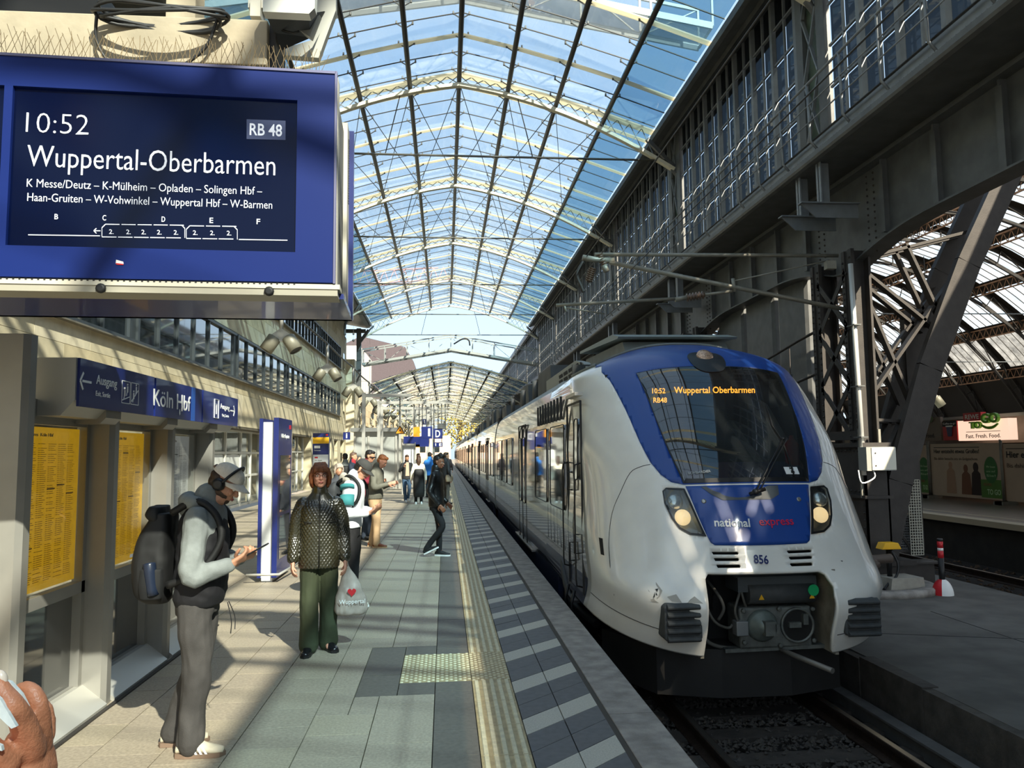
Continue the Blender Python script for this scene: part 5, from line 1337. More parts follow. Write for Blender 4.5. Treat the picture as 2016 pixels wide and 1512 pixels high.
# beam, hanger post, spikes, coil, camera box
BEAM = mat('beam_paint', '#a99d86', .7, var=.16, scale=5, bump=.15)
bz0, bz1 = atY(500, 128, 3.66).z, atY(500, 38, 3.66).z; bxr = atY(527, 90, 3.66).x
bm_ = thing('support_beam', 'cream painted box beam carrying the departure display', 'beam', (bxr, 3.66, bz0))
b = MB(); b.bb((-4.6, 3.66, bz0), (bxr, 3.96, bz1)); bevel(kb(b, 'beam', BEAM, bm_), .008)
b = MB(); b.bb((-4.6, 3.72, bz0-.09), (bxr+.02, 3.92, bz0)); b.bb((bxr, 3.70, bz0-.09), (bxr+.03, 3.93, bz1+.02)); kb(b, 'bracket_plate', STEELD, bm_)
x_ = atY(365, 10, 3.8).x; b = MB(); b.bb((x_-.07, 3.74, bz1), (x_+.07, 3.88, 11.2)); kb(b, 'hanger_post', BEAM, bm_)
b = MB(); b.bb((-4.75, 3.66, 0), (-4.55, 3.96, 4.6)); kb(b, 'mast', BEAM, bm_)
b = MB(); b.bb((-4.6, 3.9, bz1+.08), (atY(190, 5, 3.9).x, 4.15, bz1+.3)); kb(b, 'upper_duct', BLACK, bm_)
rs = random.Random(5); b = MB()
for k in range(46):
    a = -W_+1.3+.034*k+rs.uniform(-.01, .01)
    if a > -.05: break
    for dx, dy in ((.045, -.02), (-.045, .03), (rs.uniform(-.02, .02), 0)): b.tube([pl.P(a, Ht+.01, -.05), pl.P(a+dx, Ht+.14+rs.uniform(-.015, .02), -.05+dy)], .0013, 3, cap=False)
pb = b.build('bird_spikes', mat('spike_wire', '#b59f7c', .5, .5)); tag(pb, 'thin wire bird spikes along the top of the departure display', 'bird spikes', kind='stuff')
b = MB()
for k, (r, dz) in enumerate(((.30, 0), (.285, .015), (.31, -.012), (.27, -.02))):
    c = atY(318, 30, 3.58); b.tube([(c.x+r*cos(t), c.y+.09*sin(t), c.z+dz+.02*sin(t*2+k)) for t in np.linspace(0, 2*pi, 30)[:-1]], .0085, 7, closed=True)
c = atY(318, 30, 3.58)
b.tube(cr([(c.x-.29, c.y, c.z), (c.x-.30, c.y+.03, c.z-.12), (c.x-.24, c.y+.05, c.z-.22), (c.x-.15, c.y+.06, bz0-.02)], 6), .008, 6)
b.tube(cr([(c.x+.26, c.y, c.z), (c.x+.2, c.y+.03, c.z-.13), (c.x+.08, c.y+.05, c.z-.22), (c.x-.02, c.y+.06, bz0-.02)], 6), .008, 6)
o = b.build('cable_coil', mat('cable_black', '#2b2b2b', .5)); tag(o, 'coil of black cable draped over the cream beam', 'cable')
b = MB(); c = atY(308, 24, 3.5); b.box(c, (.012, .01, .05)); kb(b, 'tag', WHITE, o) if False else None
# grey double camera / loudspeaker housing right of the beam
hd = thing('camera_housing', 'grey angular camera housing with open bottom at the right end of the beam', 'camera', atY(590, 30, 3.75)); HS = mat('housing_grey', '#b4b1a6', .5, .2)
def Q(px, py, Y): return atY(px, py, Y)
b = MB(); p = [Q(518, -30, 3.5), Q(622, -30, 3.5), Q(620, 16, 3.5), Q(609, 27, 3.5), Q(518, 23, 3.5)]; q = [v+Vector((0, .06, 0)) for v in p]; b.add(p+q, [(0, 1, 2, 3, 4), (9, 8, 7, 6, 5)]+[(i, i+5, (i+1) % 5+5, (i+1) % 5) for i in range(5)]); kb(b, 'front_plate', mat('housing_light', '#d9d7cd', .4, .2), hd)
b = MB(); p = [Q(521, 23, 3.6), Q(609, 27, 3.6), Q(640, 22, 3.9), Q(612, 74, 3.9), Q(552, 100, 3.8), Q(540, 65, 3.7)]; b.add(p+[v+Vector((0, .02, .01)) for v in p], [(0, 1, 2, 3, 4, 5), (11, 10, 9, 8, 7, 6)]); kb(b, 'underside_plate', mat('housing_dark', '#3b3d3e', .6), hd)
b = MB(); p = [Q(560, 38, 3.7), Q(628, 26, 3.8), Q(610, 72, 3.8), Q(578, 52, 3.75)]; b.add(p+[v+Vector((0, .1, .03)) for v in p], [(0, 1, 2, 3), (7, 6, 5, 4)]+[(i, i+4, (i+1) % 4+4, (i+1) % 4) for i in range(4)]); kb(b, 'inner_shade', HS, hd)
b = MB(); p = [Q(628, -25, 4.0), Q(662, -25, 4.0), Q(662, 20, 4.0), Q(640, 80, 4.0), Q(628, 114, 4.0), Q(552, 108, 4.0), Q(560, 95, 4.0), Q(612, 80, 4.0)]; b.add(p+[v+Vector((0, .05, 0)) for v in p], [tuple(range(8)), tuple(range(15, 7, -1))]+[(i, i+8, (i+1) % 8+8, (i+1) % 8) for i in range(8)]); kb(b, 'back_plate', HS, hd)
b = MB(); a = Q(500, 18, 3.75); b.box(a+Vector((.02, 0, -.02)), (.05, .1, .09)); b.bb((a.x-.02, 3.72, a.z-.01), (Q(525, 10, 3.75).x, 3.8, a.z+.04)); kb(b, 'bracket', HS, hd)
b = MB(); b.tube(cr([Q(545, 30, 3.7), Q(550, 55, 3.7), Q(575, 65, 3.7), Q(590, 62, 3.7)], 5), .006, 6); kb(b, 'cable', BLACK, hd)

# ------------------------------------------------------------------ row of timetable cabinets with the exit sign
PG = mat('post_grey', '#97948d', .4, .35, var=.05); PGL = mat('cabinet_light', '#b5b2a9', .4, .3)
cab = thing('timetable_cabinet', 'row of grey metal timetable cabinets under the blue exit and station name signs', 'cabinet', (-2.6, 4.74, 0))
posts = [4.64, 5.83, 7.02, 8.21]
for i, y in enumerate(posts):
    b = MB(); b.prism([(-2.64, y), (-2.43, y), (-2.40, y+.03), (-2.40, y+.10), (-2.43, y+.125), (-2.64, y+.125)], 2, 0, 2.47 if i == 0 else 2.2); kb(b, 'post', PG, cab)
for i, (a, c) in enumerate(zip([p+.125 for p in posts[:-1]], posts[1:])):
    b = MB(); b.prism([(-2.59, .13), (-2.40, .0), (-2.38, .0), (-2.38, .02), (-2.55, .155), (-2.59, .155)], 1, a, c); kb(b, 'sill', PGL, cab)
    b = MB(); b.bb((-2.63, a, 0), (-2.59, c, .16)); b.bb((-2.63, a, .80), (-2.56, c, .88)); b.bb((-2.63, a, 2.0), (-2.56, c, 2.12)); b.bb((-2.63, a, .1), (-2.575, a+.03, 2.1)); b.bb((-2.63, c-.05, .1), (-2.56, c, 2.1)); b.bb((-2.63, a, 1.965), (-2.565, c, 2.0)); kb(b, 'frame', PG, cab)
    b = MB(); b.bb((-2.63, a+.03, .16), (-2.62, c-.05, .80)); kb(b, 'lower_pane', mat('smoked_pane', '#23272a', .06, .0, coat=1.0, spec=1.0), cab)
    yl = i < 2
    if yl:
        pm_ = mat('timetable_yellow', '#e8b010', .5, emit=.22, var=.12, scale=14)
    else: pm_ = mat('timetable_white', '#c4c4c2', .5, emit=.12, var=.08, scale=14)
    b = MB(); b.bb((-2.615, a+.05, .90), (-2.61, c-.06, 1.95)); kb(b, 'timetable', pm_, cab, label='yellow departures timetable' if yl else 'white arrivals timetable')
    rr = random.Random(i); b = MB(); colw = (c-a-.16)/7
    for cc in range(7):
        z = 1.84
        while z > .95:
            y0 = a+.06+colw*cc
            for (u0, u1) in ((0, .18), (.24, .24+rr.uniform(.3, .62)),): b.bb((-2.6095, y0+u0*colw, z), (-2.6085, y0+u1*colw, z+.0032))
            z -= .0135 if rr.random() < .9 else .028
        if rr.random() < .8: zz = rr.uniform(1.0, 1.8); b.bb((-2.609, y0, zz), (-2.608, y0+colw*.8, zz+.008))
    kb(b, 'timetable_print', mat('print_brown' if yl else 'print_grey', '#8a6410' if yl else '#77777a', .6), cab, kind='stuff')
    P2 = Plane((-2.608, a+.08, 1.89), (0, 1, 0)); P2.text('Abfahrt Departures  Köln Hbf' if yl else 'Ankunft Arrivals', BLK, 0, 0, .55, cap=.022, parent=cab, off=.001)
    b = MB(); b.bb((-2.565, a+.03, .88), (-2.562, c-.05, 1.965)); kb(b, 'glass_door', glass('cabinet_glass', '#f4f6f5', dirtamt=.02, refl=.6), cab)
    b = MB(); b.bb((-2.558, (a+c)/2-.05, 2.02), (-2.556, (a+c)/2+.04, 2.06)); kb(b, 'logo_plate', RED, cab)
b = MB(); b.bb((-2.37, 4.3, 0), (-2.34, 8.4, .012)); kb(b, 'base_trim', STEELD, cab)
# sign box
sx = -2.33; zt, zb_ = 2.385, 2.075
segs = [(5.10, 6.36), (6.40, 7.58), (7.62, 8.87)]
b = MB(); b.prism([(-2.62, zb_-.06), (-2.42, zb_-.06), (sx-.005, zb_+.04), (sx-.005, zt), (-2.62, zt)], 1, 5.08, 8.86); kb(b, 'sign_box', PGL, cab)
for y in (5.6, 6.8, 8.0): b = MB(); b.prism([(-2.58, zb_-.09), (-2.40, zb_-.09), (-2.36, zb_-.05), (-2.36, zb_+.02), (-2.58, zb_+.02)], 1, y, y+.25); kb(b, 'sign_bracket', PG, cab)
for i, (a, c) in enumerate(segs): b = MB(); b.bb((sx-.005, a, zb_), (sx+.012, c, zt)); kb(b, 'sign_panel', DBLUE, cab)
pp = Plane((sx+.012, 5.10, zb_), (0, 1, 0)); K_ = dict(parent=cab, off=.001)
A_ = lambda px, py=770: pp.st(px, py)[0]
def arrow(a, a1, c, h):
    b = MB(); sg = 1 if a1 > a else -1
    for dz in (1, -1): b.beam(pp.P(a, c, .002), pp.P(a+sg*h*.75, c+dz*h, .002), .003, .015)
    b.beam(pp.P(a+sg*.03, c, .002), pp.P(a1, c, .002), .003, .015); kb(b, 'arrow', WHITE, cab)
arrow(A_(158), A_(180), .165, .055)
pp.text('Ausgang', WHITE, A_(190), .165, A_(231), cap=.062, bold=.004, **K_); pp.text('Exit, Sortie', WHITE, A_(190), .085, A_(218), cap=.034, **K_)
def picto(a0, a1, k):
    b = MB(); z0, z1 = .065, .225
    for (p, q) in (((a0, z0), (a1, z0)), ((a1, z0), (a1, z1)), ((a1, z1), (a0, z1)), ((a0, z1), (a0, z0))): b.beam(pp.P(*p, .002), pp.P(*q, .002), .002, .005, up=(0, 0, 1))
    w_ = a1-a0
    for q in ((.3, .10), (.62, .13)) if k == 0 else ((.3, .09), (.62, .14)):
        x, z = a0+q[0]*w_, z0+q[1]-.05; b.beam(pp.P(x, z, .002), pp.P(x, z+.045, .002), .003, .016, up=(1, 0, 0)); b.beam(pp.P(x, z+.050, .002), pp.P(x, z+.064, .002), .003, .013, up=(1, 0, 0)); b.beam(pp.P(x, z, .002), pp.P(x-.010, z-.025, .002), .003, .006, up=(1, 0, 0))
    b.beam(pp.P(a0+.01, z0+.02, .002), pp.P(a1-.01, z0+.05+.06*k, .002), .003, .006, up=(0, 0, 1)); kb(b, 'pictogram', WHITE, cab)
picto(A_(241), A_(257), 0); picto(A_(259), A_(274), 1)
pp.text('Köln Hbf', WHITE, A_(304), .085, A_(377), cap=.135, bold=.004, **K_)
b = MB(); b.bb((sx+.012, 5.10+A_(379), zb_+.0), (sx+.0135, 5.10+A_(386), zt)); kb(b, 'blue_tape', mat('tape_blue', '#2b58a8', .4), cab)
for (px, z, r) in ((360, .10, .03), (365, .15, .022), (356, .06, .025)): a = A_(px); b = MB(); b.add([pp.P(a+r*rr.uniform(.5, 1)*cos(t), z+r*1.3*rr.uniform(.5, 1)*sin(t), .003) for t in np.linspace(0, 2*pi, 12)[:-1]], [tuple(range(11))]); kb(b, 'torn_patch', WHITE, cab)
pp.text('Ausgang', WHITE, A_(436), .165, A_(454), cap=.055, bold=.004, **K_); pp.text('Exit, Sortie', WHITE, A_(440), .085, A_(453), cap=.030, **K_)
b = MB(); a0, a1 = A_(424), A_(432); am_ = (a0+a1)/2
for p, q in (((a0, .06), (a1, .06)), ((a1, .06), (a1, .25)), ((a1, .25), (a0, .25)), ((a0, .25), (a0, .06)), ((am_, .10), (am_, .20)), ((am_-.02, .20), (am_+.02, .20))): b.beam(pp.P(*p, .002), pp.P(*q, .002), .002, .01, up=(1, 0, 0))
kb(b, 'pictogram', WHITE, cab); arrow(A_(464), A_(456), .165, .055)

# ------------------------------------------------------------------ totems, far signs
t = thing('information_totem', 'blue and white information totem standing beyond the timetable cabinets', 'totem', (-2.45, 11.5, 0))
b = MB(); b.bb((-2.60, 11.1, .06), (-2.55, 12.0, 2.27)); kb(b, 'side_panel', DBLUE, t); b = MB(); b.bb((-2.40, 11.08, .06), (-2.33, 12.02, 2.28)); kb(b, 'side_panel', DBLUE, t)
b = MB(); b.bb((-2.55, 11.14, .0), (-2.40, 11.96, 2.22)); kb(b, 'core', mat('totem_white', '#dfe0de', .5), t)
b = MB(); b.bb((-2.332, 11.2, .95), (-2.326, 11.9, 1.75)); kb(b, 'map_pane', mat('map_pane', '#22252b', .05, coat=1, spec=1.), t)
b = MB(); b.bb((-2.332, 11.2, .3), (-2.326, 11.9, .9)); kb(b, 'lower_pane', mat('map_pane', '#22252b'), t)
Plane((-2.329, 11.25, 2.0), (0, 1, 0)).text('Abfahrt Departure', WHITE, 0, 0, .55, cap=.06, bold=.005, parent=t)
b = MB(); b.tube([(-2.72, 11.0, .12), (-2.28, 11.0, .12), (-2.2, 12.0, .14)], .018, 8); kb(b, 'foot_rail', ALUL, t)
b = MB(); b.bb((-2.329, 11.82, 2.14), (-2.326, 11.94, 2.2)); kb(b, 'logo_plate', RED, t)
t = thing('ticket_totem', 'blue, yellow and white ticket totem in front of the stone pillars', 'totem', atZ(633, 981, 0)); Yt = 30.
pt = Plane((atY(617, 900, Yt).x, Yt, 0), (1, 0, 0)); x1 = atY(649, 900, Yt).x-pt.O.x
b = MB(); pt.slab(b, 0, 0, x1, 2.58, -.25, 0); kb(b, 'body', DBLUE, t)
b = MB(); pt.slab(b, .0, 2.18, x1, 2.42, 0, .01); kb(b, 'yellow_band', YEL, t)
b = MB(); pt.slab(b, .02, .9, x1-.02, 1.76, 0, .01); kb(b, 'poster', mat('poster_pale', '#dfe3e6', .5), t)
pt.text('Wir bauen', BLK, .08, 1.52, .36, cap=.05, parent=t, off=.012, bold=.01); pt.text('für Sie um.', BLK, .08, 1.42, .36, cap=.05, parent=t, off=.012, bold=.01)
b = MB(); pt.slab(b, .08, 1.62, .2, 1.68, .01, .013); pt.slab(b, x1-.12, 2.48, x1-.04, 2.54, 0, .013); kb(b, 'logo_plate', RED, t)
pt.text('Fahrkarten', WHITE, .06, 1.9, .3, cap=.05, parent=t, off=.004); b = MB(); pt.slab(b, .06, 2.0, .28, 2.1, 0, .01); kb(b, 'pictogram', WHITE, t)
def panel_sign(name, lab, cat, x0, y0, x1, y1, Y, m=DBLUE, txt=None, tm=WHITE, hang=True, depth=.12, box=None):
    a, c = atY(x0, y1, Y), atY(x1, y0, Y); t = thing(name, lab, cat, (a.x, Y, a.z)); p = Plane((a.x, Y, a.z), (1, 0, 0)); w_, h = c.x-a.x, c.z-a.z
    b = MB(); p.slab(b, 0, 0, w_, h, -depth, 0); kb(b, 'panel', m, t)
    if txt: p.text(txt, tm, box[0]*w_, box[1]*h, box[2]*w_, b1=box[3]*h, parent=t, bold=.02)
    if hang:
        for a_ in (.1, .9): b = MB(); b.tube([p.P(a_*w_, h, -.05), p.P(a_*w_, 3.25-a.z+.6, -.05)], .02, 6); kb(b, 'hanger', STEEL, t)
    return t, p, w_, h
panel_sign('platform_sign', 'blue platform sign with a large white 1', 'sign', 831, 840, 852.5, 864, 32, txt='1', box=(.62, .2, .82, .85))
panel_sign('sector_sign', 'blue sector sign with a white D, beside the platform number', 'sign', 854, 844, 873, 864, 32, txt='D', box=(.25, .15, .75, .85))
panel_sign('platform_sign', 'small blue number 1 sign above the larger one', 'sign', 832, 825, 842, 836, 40, txt='1', box=(.4, .2, .65, .85))
panel_sign('platform_sign', 'small distant 1 and E sign below the sector D sign', 'sign', 855, 871, 873, 880, 56, txt='1 E', box=(.2, .2, .9, .8))
panel_sign('departure_display', 'far blue departure display under the platform signs', 'display', 796, 859, 846, 880, 36, txt=None)
panel_sign('yellow_case', 'yellow box hanging left of the number 1 sign', 'box', 815.5, 841, 828, 860, 32, ORANGE)
panel_sign('yellow_case', 'small yellow box hanging below the far display', 'box', 818, 875, 828, 881, 36, ORANGE)
panel_sign('facade_sign', 'small blue pictogram sign sticking out from the stone facade', 'sign', 677, 851, 691, 866, 50, txt='i', box=(.4, .2, .6, .85), hang=False)
panel_sign('loudspeaker_box', 'grey loudspeaker box above the sector sign', 'box', 862.5, 833.5, 880, 845.5, 32, STEEL)
t = thing('warning_sign', 'orange triangular high voltage warning sign', 'sign', atY(789, 854, 28)); p3 = Plane(atY(779, 854, 28), (1, 0, 0))
pts = [(778.5, 855), (799, 854.5), (789, 836.5)]
b = MB(); p3.quad(b, pts, 0); p3.quad(b, [(x, y) for x, y in pts], -.03); kb(b, 'rim', BLK, t); b = MB(); p3.quad(b, [(781, 853.5), (796.5, 853.2), (789, 839.5)], .01); kb(b, 'plate', ORANGE, t)
b = MB(); p3.quad(b, [(786, 851), (789, 848), (792, 850.5), (790, 844.5), (788, 847)], .02); kb(b, 'flash', BLK, t); b = MB(); q_ = atY(789, 836.5, 28); b.tube([q_, (q_.x, 28, 3.85)], .02, 5); kb(b, 'hanger', STEEL, t)
for i, (Y, x0, x1) in enumerate(((28, -2.9, -1.2), (32, -2.7, .3), (36, -2.9, -.3), (40, -2.3, -.6), (56, -2.6, .2))):
    t = thing('sign_gantry', ['nearest', 'second', 'third', 'fourth', 'farthest'][i]+' pale sign gantry with one post, carrying signs over the platform', 'gantry', (x0, Y, 0))
    b = MB(); b.bb((x0-.06, Y-.14, 0), (x0+.06, Y-.02, 3.95)); kb(b, 'post', ALUL, t); b = MB(); b.bb((x0, Y-.12, 3.8), (x1, Y-.02, 3.92)); kb(b, 'beam', ALUL, t)
# small buildings / lift shaft and timetable case far down the platform
t = thing('lift_shaft', 'grey metal and glass lift shaft down the platform', 'lift', (-3.4, 40, 0))
b = MB(); b.bb((-4.6, 40, 0), (-2.5, 43, 2.9)); kb(b, 'cabin', mat('lift_grey', '#b7b8b3', .4, .3), t)
for x in (-4.6, -3.9, -3.2, -2.5): b = MB(); b.bb((x-.05, 39.95, 0), (x+.05, 40, 3.1)); kb(b, 'post', ALUL, t)
b = MB(); b.bb((-4.8, 39.7, 2.9), (-2.3, 43.3, 3.1)); kb(b, 'roof', ALU, t)
t = thing('timetable_case', 'white lit timetable case behind the jeans walker', 'case', (-1.75, 34, 0)); b = MB(); b.bb((-1.85, 34, .4), (-1.3, 34.1, 2.2)); b.bb((-1.87, 33.98, 0), (-1.83, 34.1, 2.25)); b.bb((-1.32, 33.98, 0), (-1.28, 34.1, 2.25)); kb(b, 'case', ALUL, t); b = MB(); b.bb((-1.8, 33.97, .7), (-1.35, 33.99, 2.0)); kb(b, 'poster', WHITE, t)
for i, (x, Y) in enumerate(((-1.0, 46), (-.9, 62), (-2.2, 55))):
    b = MB(); b.bb((x-.09, Y-.09, 0), (x+.09, Y+.09, 4.8)); b.bb((x-1.2, Y-.05, 4.2), (x+1.2, Y+.05, 4.35)); o = b.build('platform_mast', ALUL); tag(o, ['pale platform mast behind the blue-jacket man', 'farthest pale platform mast', 'pale platform mast right of the lift shaft'][i], 'mast')

# ------------------------------------------------------------------ twin spot lamps on the cable
LG = mat('lamp_grey', '#8b8777', .5, .2, var=.08)
def lamp(x, y, z, lab, grp, s=1.):
    t = thing('twin_lamp', lab, 'lamp', (x, y, z), group=grp); 
    b = MB(); b.tube([(0, 0, .12), (0, 0, 1.0)], .05, 8); b.build('stem', ALUL, t)
    b = MB(); b.prism([(-.34, .06), (0, .30), (.34, .06), (0, -.06)], 1, -.05, .05); b.build('bracket', ALUL, t)
    for sg in (-1, 1):
        M = Matrix.Rotation(-sg*radians(32), 3, 'Y') @ Matrix.Rotation(radians(-8), 3, 'X')
        b = MB(); b.lathe([(.16, .20), (.175, .18), (.175, -.22), (.165, -.22), (.16, -.05), (.02, -.03)], (sg*.27, 0, -.10), 20, 0, M); b.build('lamp_head', LG, t)
        b = MB(); b.lathe([(.158, -.20), (.158, -.195)], (sg*.27, 0, -.10), 20, 0, M); b.build('lamp_glass', BLACK, t)
    return t
LL = ['twin spot lamp below the display, nearest on the cable', 'second twin spot lamp along the cable, by the upper windows', 'third twin spot lamp along the cable, in front of the facade end', 'fourth twin spot lamp, by the corner pier']
for k in range(9): lamp(-4.2, 20.1+7.8*k, 4.72, LL[k] if k < 4 else ['fifth', 'sixth', 'seventh', 'eighth', 'farthest'][k-4]+' twin spot lamp from the near end, under the far vault', None)
b = MB(); b.tube(cr([(-4.2, y, 5.74-.05*sin(pi*((y-20.1) % 7.8)/7.8)) for y in np.arange(4, 84, 1.95)], 2), .035, 6); tag(b.build('lamp_cable', BLACK), 'thick dark cable that carries the twin spot lamps', 'cable')
for k in range(4):
    b = MB(); b.tube([(-4.2, 20.1+7.8*k, 5.74), (-4.2, 20.1+7.8*k, 10.4)], .006, 4); b.ball((-4.2, 20.1+7.8*k, 7.0), .06, 6); b.ball((-4.2, 20.1+7.8*k, 7.3), .05, 6); tag(b.build('suspension_wire', STEEL), 'thin suspension wire with insulators above the '+['nearest', 'second', 'third', 'fourth'][k]+' twin lamp', 'wire')

# ------------------------------------------------------------------ overhead line: cantilever, wires, brackets
INS = mat('insulator_brown', '#5d4a3c', .35); GALV = mat('galvanised', '#8d8b80', .5, .4, var=.1, scale=8)
Yc = 12.35; A = lambda x, y: atY(x, y, Yc)
t = thing('catenary_cantilever', 'overhead line cantilever of grey tubes fixed to the nearest column', 'overhead line', A(1660, 560))
def ct(pts, r, n='tube', m=GALV, k=10): b = MB(); b.tube(pts, r, k); return kb(b, n, m, t)
ct([A(1148, 507), A(1172, 511), A(1210, 513)], .05, 'end_clamp'); ct([A(1172, 501), A(1650, 503)], .032, 'top_tube'); ct([A(1200, 516), A(1666, 609)], .038, 'diagonal_tube')
ct([A(1635, 512), A(1446, 553)], .012, 'stay_rod'); ct([A(1444, 548), A(1447, 574)], .03, 'clamp')
def insul(p, q, r, n):
    b = MB(); d = (q-p); L = d.length; pr = []
    for k in range(n): z = L*k/n; pr += [(r*.5, z), (r, z+L/n*.35), (r*.5, z+L/n*.7)]
    b.lathe(pr+[(r*.5, L)], p, 14, 0, d.to_track_quat('Z', 'Y').to_matrix()); return kb(b, 'insulator', INS, t)
insul(A(1180, 500), A(1192, 522), .07, 5); ct([A(1190, 522), A(1196, 535)], .05, 'cap'); insul(A(1352, 586), A(1388, 580), .07, 6)
ct([A(1096, 601), A(1345, 587)], .028, 'registration_tube'); ct([A(1388, 580), A(1442, 573)], .025, 'registration_tube'); ct([A(1330, 590), A(1355, 585)], .04, 'cap')
ct([A(1112, 600), A(1116, 614)], .02, 'steady_clamp'); ct([A(1117, 606), A(1192, 618)], .014, 'steady_arm')
insul(A(1168, 528), A(1160, 555), .07, 7)
ct(cr([A(1150, 515), A(1137, 540), A(1146, 565), A(1150, 575)], 4), .03, 'balance_arm', STEELD)
b = MB(); b.box(A(1632, 520)+Vector((0, -.05, -.03)), (.16, .12, .14)); kb(b, 'mount_box', GALV, t)
for nm, x, z, lab in (('contact_wire', 3.05, 4.72, 'black contact wire over the train track'), ('carrier_wire', 2.35, 4.98, 'black carrier wire above the contact wire')):
    b = MB(); b.tube([(x, -12, z), (x, 130, z)], .009, 5); tag(b.build(nm, BLACK), lab, 'wire')
for k in range(3): b = MB(); b.tube([(-6.5, 44.2+8*k, 5.9), (7, 44.2+8*k, 5.9)], .012, 4); tag(b.build('cross_wire', STEEL), ['nearest', 'middle', 'farthest'][k]+' of three thin wires spanning the tracks under the end of the near roof', 'wire')
for k in range(5):
    for j, (dy, z) in enumerate(((-.75, 5.72), (-.0, 5.85))):
        y = 12.1+8*k+ (0 if j == 0 else .75)
        tt = thing('console_bracket', ['near lower', 'near upper', 'second lower', 'second upper', 'third lower', 'third upper'][k*2+j]+' steel console on the column side' if k < 3 else 'small far steel console under the walkway', 'bracket', (6.4, y, 5.75), group=None if k < 3 else 'far consoles')
        b = MB(); b.prism([(5.95, 5.86), (6.2, 5.62), (6.95, 5.62), (6.95, 5.86)], 1, y-.012, y+.012); b.bb((5.93, y-.08, 5.85), (6.95, y+.08, 5.87)); kb(b, 'console', STEELL, tt)
        b = MB(); b.bb((6.28, y-.08, 5.87), (6.30, y+.08, 6.57)); b.bb((6.28, y-.012, 5.87), (6.46, y+.012, 6.57)); kb(b, 'hanger', STEELL, tt)
for k in range(2):
    b = MB(); y0 = 14 if k == 0 else 14
for z0, lab in ((3.75, 'upper sloping handrail beside the sheet casings'), (2.95, 'lower sloping handrail beside the sheet casings')):
    b = MB(); b.tube([(7.0, 13.6, z0+.25), (7.0, 14.6, z0+.15), (7.0, 18.6, z0-.35)], .028, 7)
    for y in (15, 16.5, 18): b.tube([(7.0, y, z0+.1-(y-15)*.12), (7.0, y, z0-.9)], .014, 5)
    tag(b.build('handrail', STEELD), lab, 'handrail')
b = MB(); p, q = atX(1675, 519, 6.72), atX(1702, 935, 6.72); b.tube([p, (6.72, (p.y+q.y)/2, (p.z+q.z)/2), q], .04, 10)
o = b.build('conduit_pipe', mat('conduit_white', '#c9cac6', .35, .3)); tag(o, 'pale vertical conduit pipe clamped to the nearest column', 'pipe')
for py in (640, 760, 860): r_ = atX(1675+(py-519)*.065, py, 6.72); b = MB(); b.bb((6.66, r_.y-.1, r_.z-.01), (6.78, r_.y+.14, r_.z+.01)); kb(b, 'pipe_clamp', STEEL, o) if False else b.build('pipe_clamp', STEEL, o)
a, c = atY(1718, 925, 11.75), atY(1763, 880, 11.75)
t = thing('control_box', 'cream control box mounted on the nearest column', 'box', (a.x, 11.75, a.z))
b = MB(); b.bb((a.x-.08, 11.75, a.z-.01), (c.x, 12.0, c.z+.01)); kb(b, 'case', mat('box_grey', '#8d8f8a', .5), t)
b = MB(); b.bb((a.x, 11.735, a.z), (c.x, 11.75, c.z)); bevel(kb(b, 'door', mat('box_cream', '#d8d6c8', .4), t), .004)
for z in (.07, .27): b = MB(); b.lathe([(.014, 0), (.01, .01)], (a.x+.06, 11.735, a.z+z), 8, 0, Matrix.Rotation(pi/2, 3, 'X')); kb(b, 'lock', STEELD, t)
for x in (a.x-.05, c.x-.12): b = MB(); b.bb((x, 12.0, a.z-.45), (x+.04, 12.04, c.z+.3)); kb(b, 'mounting_rail', GALV, t)
b = MB(); b.tube(cr([(a.x+.05, 11.8, a.z), (a.x+.05, 11.78, a.z-.12), (a.x-.15, 11.8, a.z-.2), (a.x-.2, 11.8, a.z)], 4), .012, 5); kb(b, 'cable', WHITE, t)
# mesh screen and light grating beside the column
t = thing('mesh_screen', 'dark wire mesh screen panel to the right of the column foot', 'screen', (7.6, 12.7, AZ)); Y_ = 12.7
p = Plane(atY(1752, 1085, Y_), (1, 0, 0)); w_ = atY(1797, 1085, Y_).x-p.O.x; h = atY(1752, 945, Y_).z-p.O.z
b = MB()
for k in range(28): p.slab(b, 0, h*k/28, w_, h*k/28+.012, -.01, 0)
for k in range(14): p.slab(b, w_*k/14, 0, w_*k/14+.008, h, -.012, -.002)
kb(b, 'mesh', STEEL, t, kind='stuff'); b = MB(); b.beam(p.P(.02, h*.5, .01), p.P(w_*.98, .0, .01), .02, .04); kb(b, 'brace', STEELD, t)
b = MB(); p.slab(b, 0, h-.02, w_, h+.08, -.03, .02); p.slab(b, 0, -.02, w_, .02, -.03, .02); kb(b, 'frame', STEELD, t)
t = thing('light_grating', 'narrow pale square-hole grating standing at the end of the mesh screen', 'grating', (8.1, 12.6, AZ)); p = Plane(atY(1796, 1092, 12.6), (1, 0, 0)); w_ = atY(1820, 1092, 12.6).x-p.O.x; h = atY(1796, 944, 12.6).z-p.O.z
b = MB(); n = 27
for k in range(n+1): p.slab(b, 0, h*k/n-.006, w_, h*k/n+.006, -.015, 0)
for k in range(6): p.slab(b, w_*k/5-.006, 0, w_*k/5+.006, h, -.015, .001)
kb(b, 'grating', mat('grating_pale', '#b3b1a2', .6), t)
b = MB(); a = atY(1803, 945, 12.9); b.bb((a.x-.07, 12.85, a.z-1.2), (a.x+.07, 12.99, 4.2)); tag(b.build('steel_post', STEELD), 'tall black square post rising behind the mesh screen', 'post')
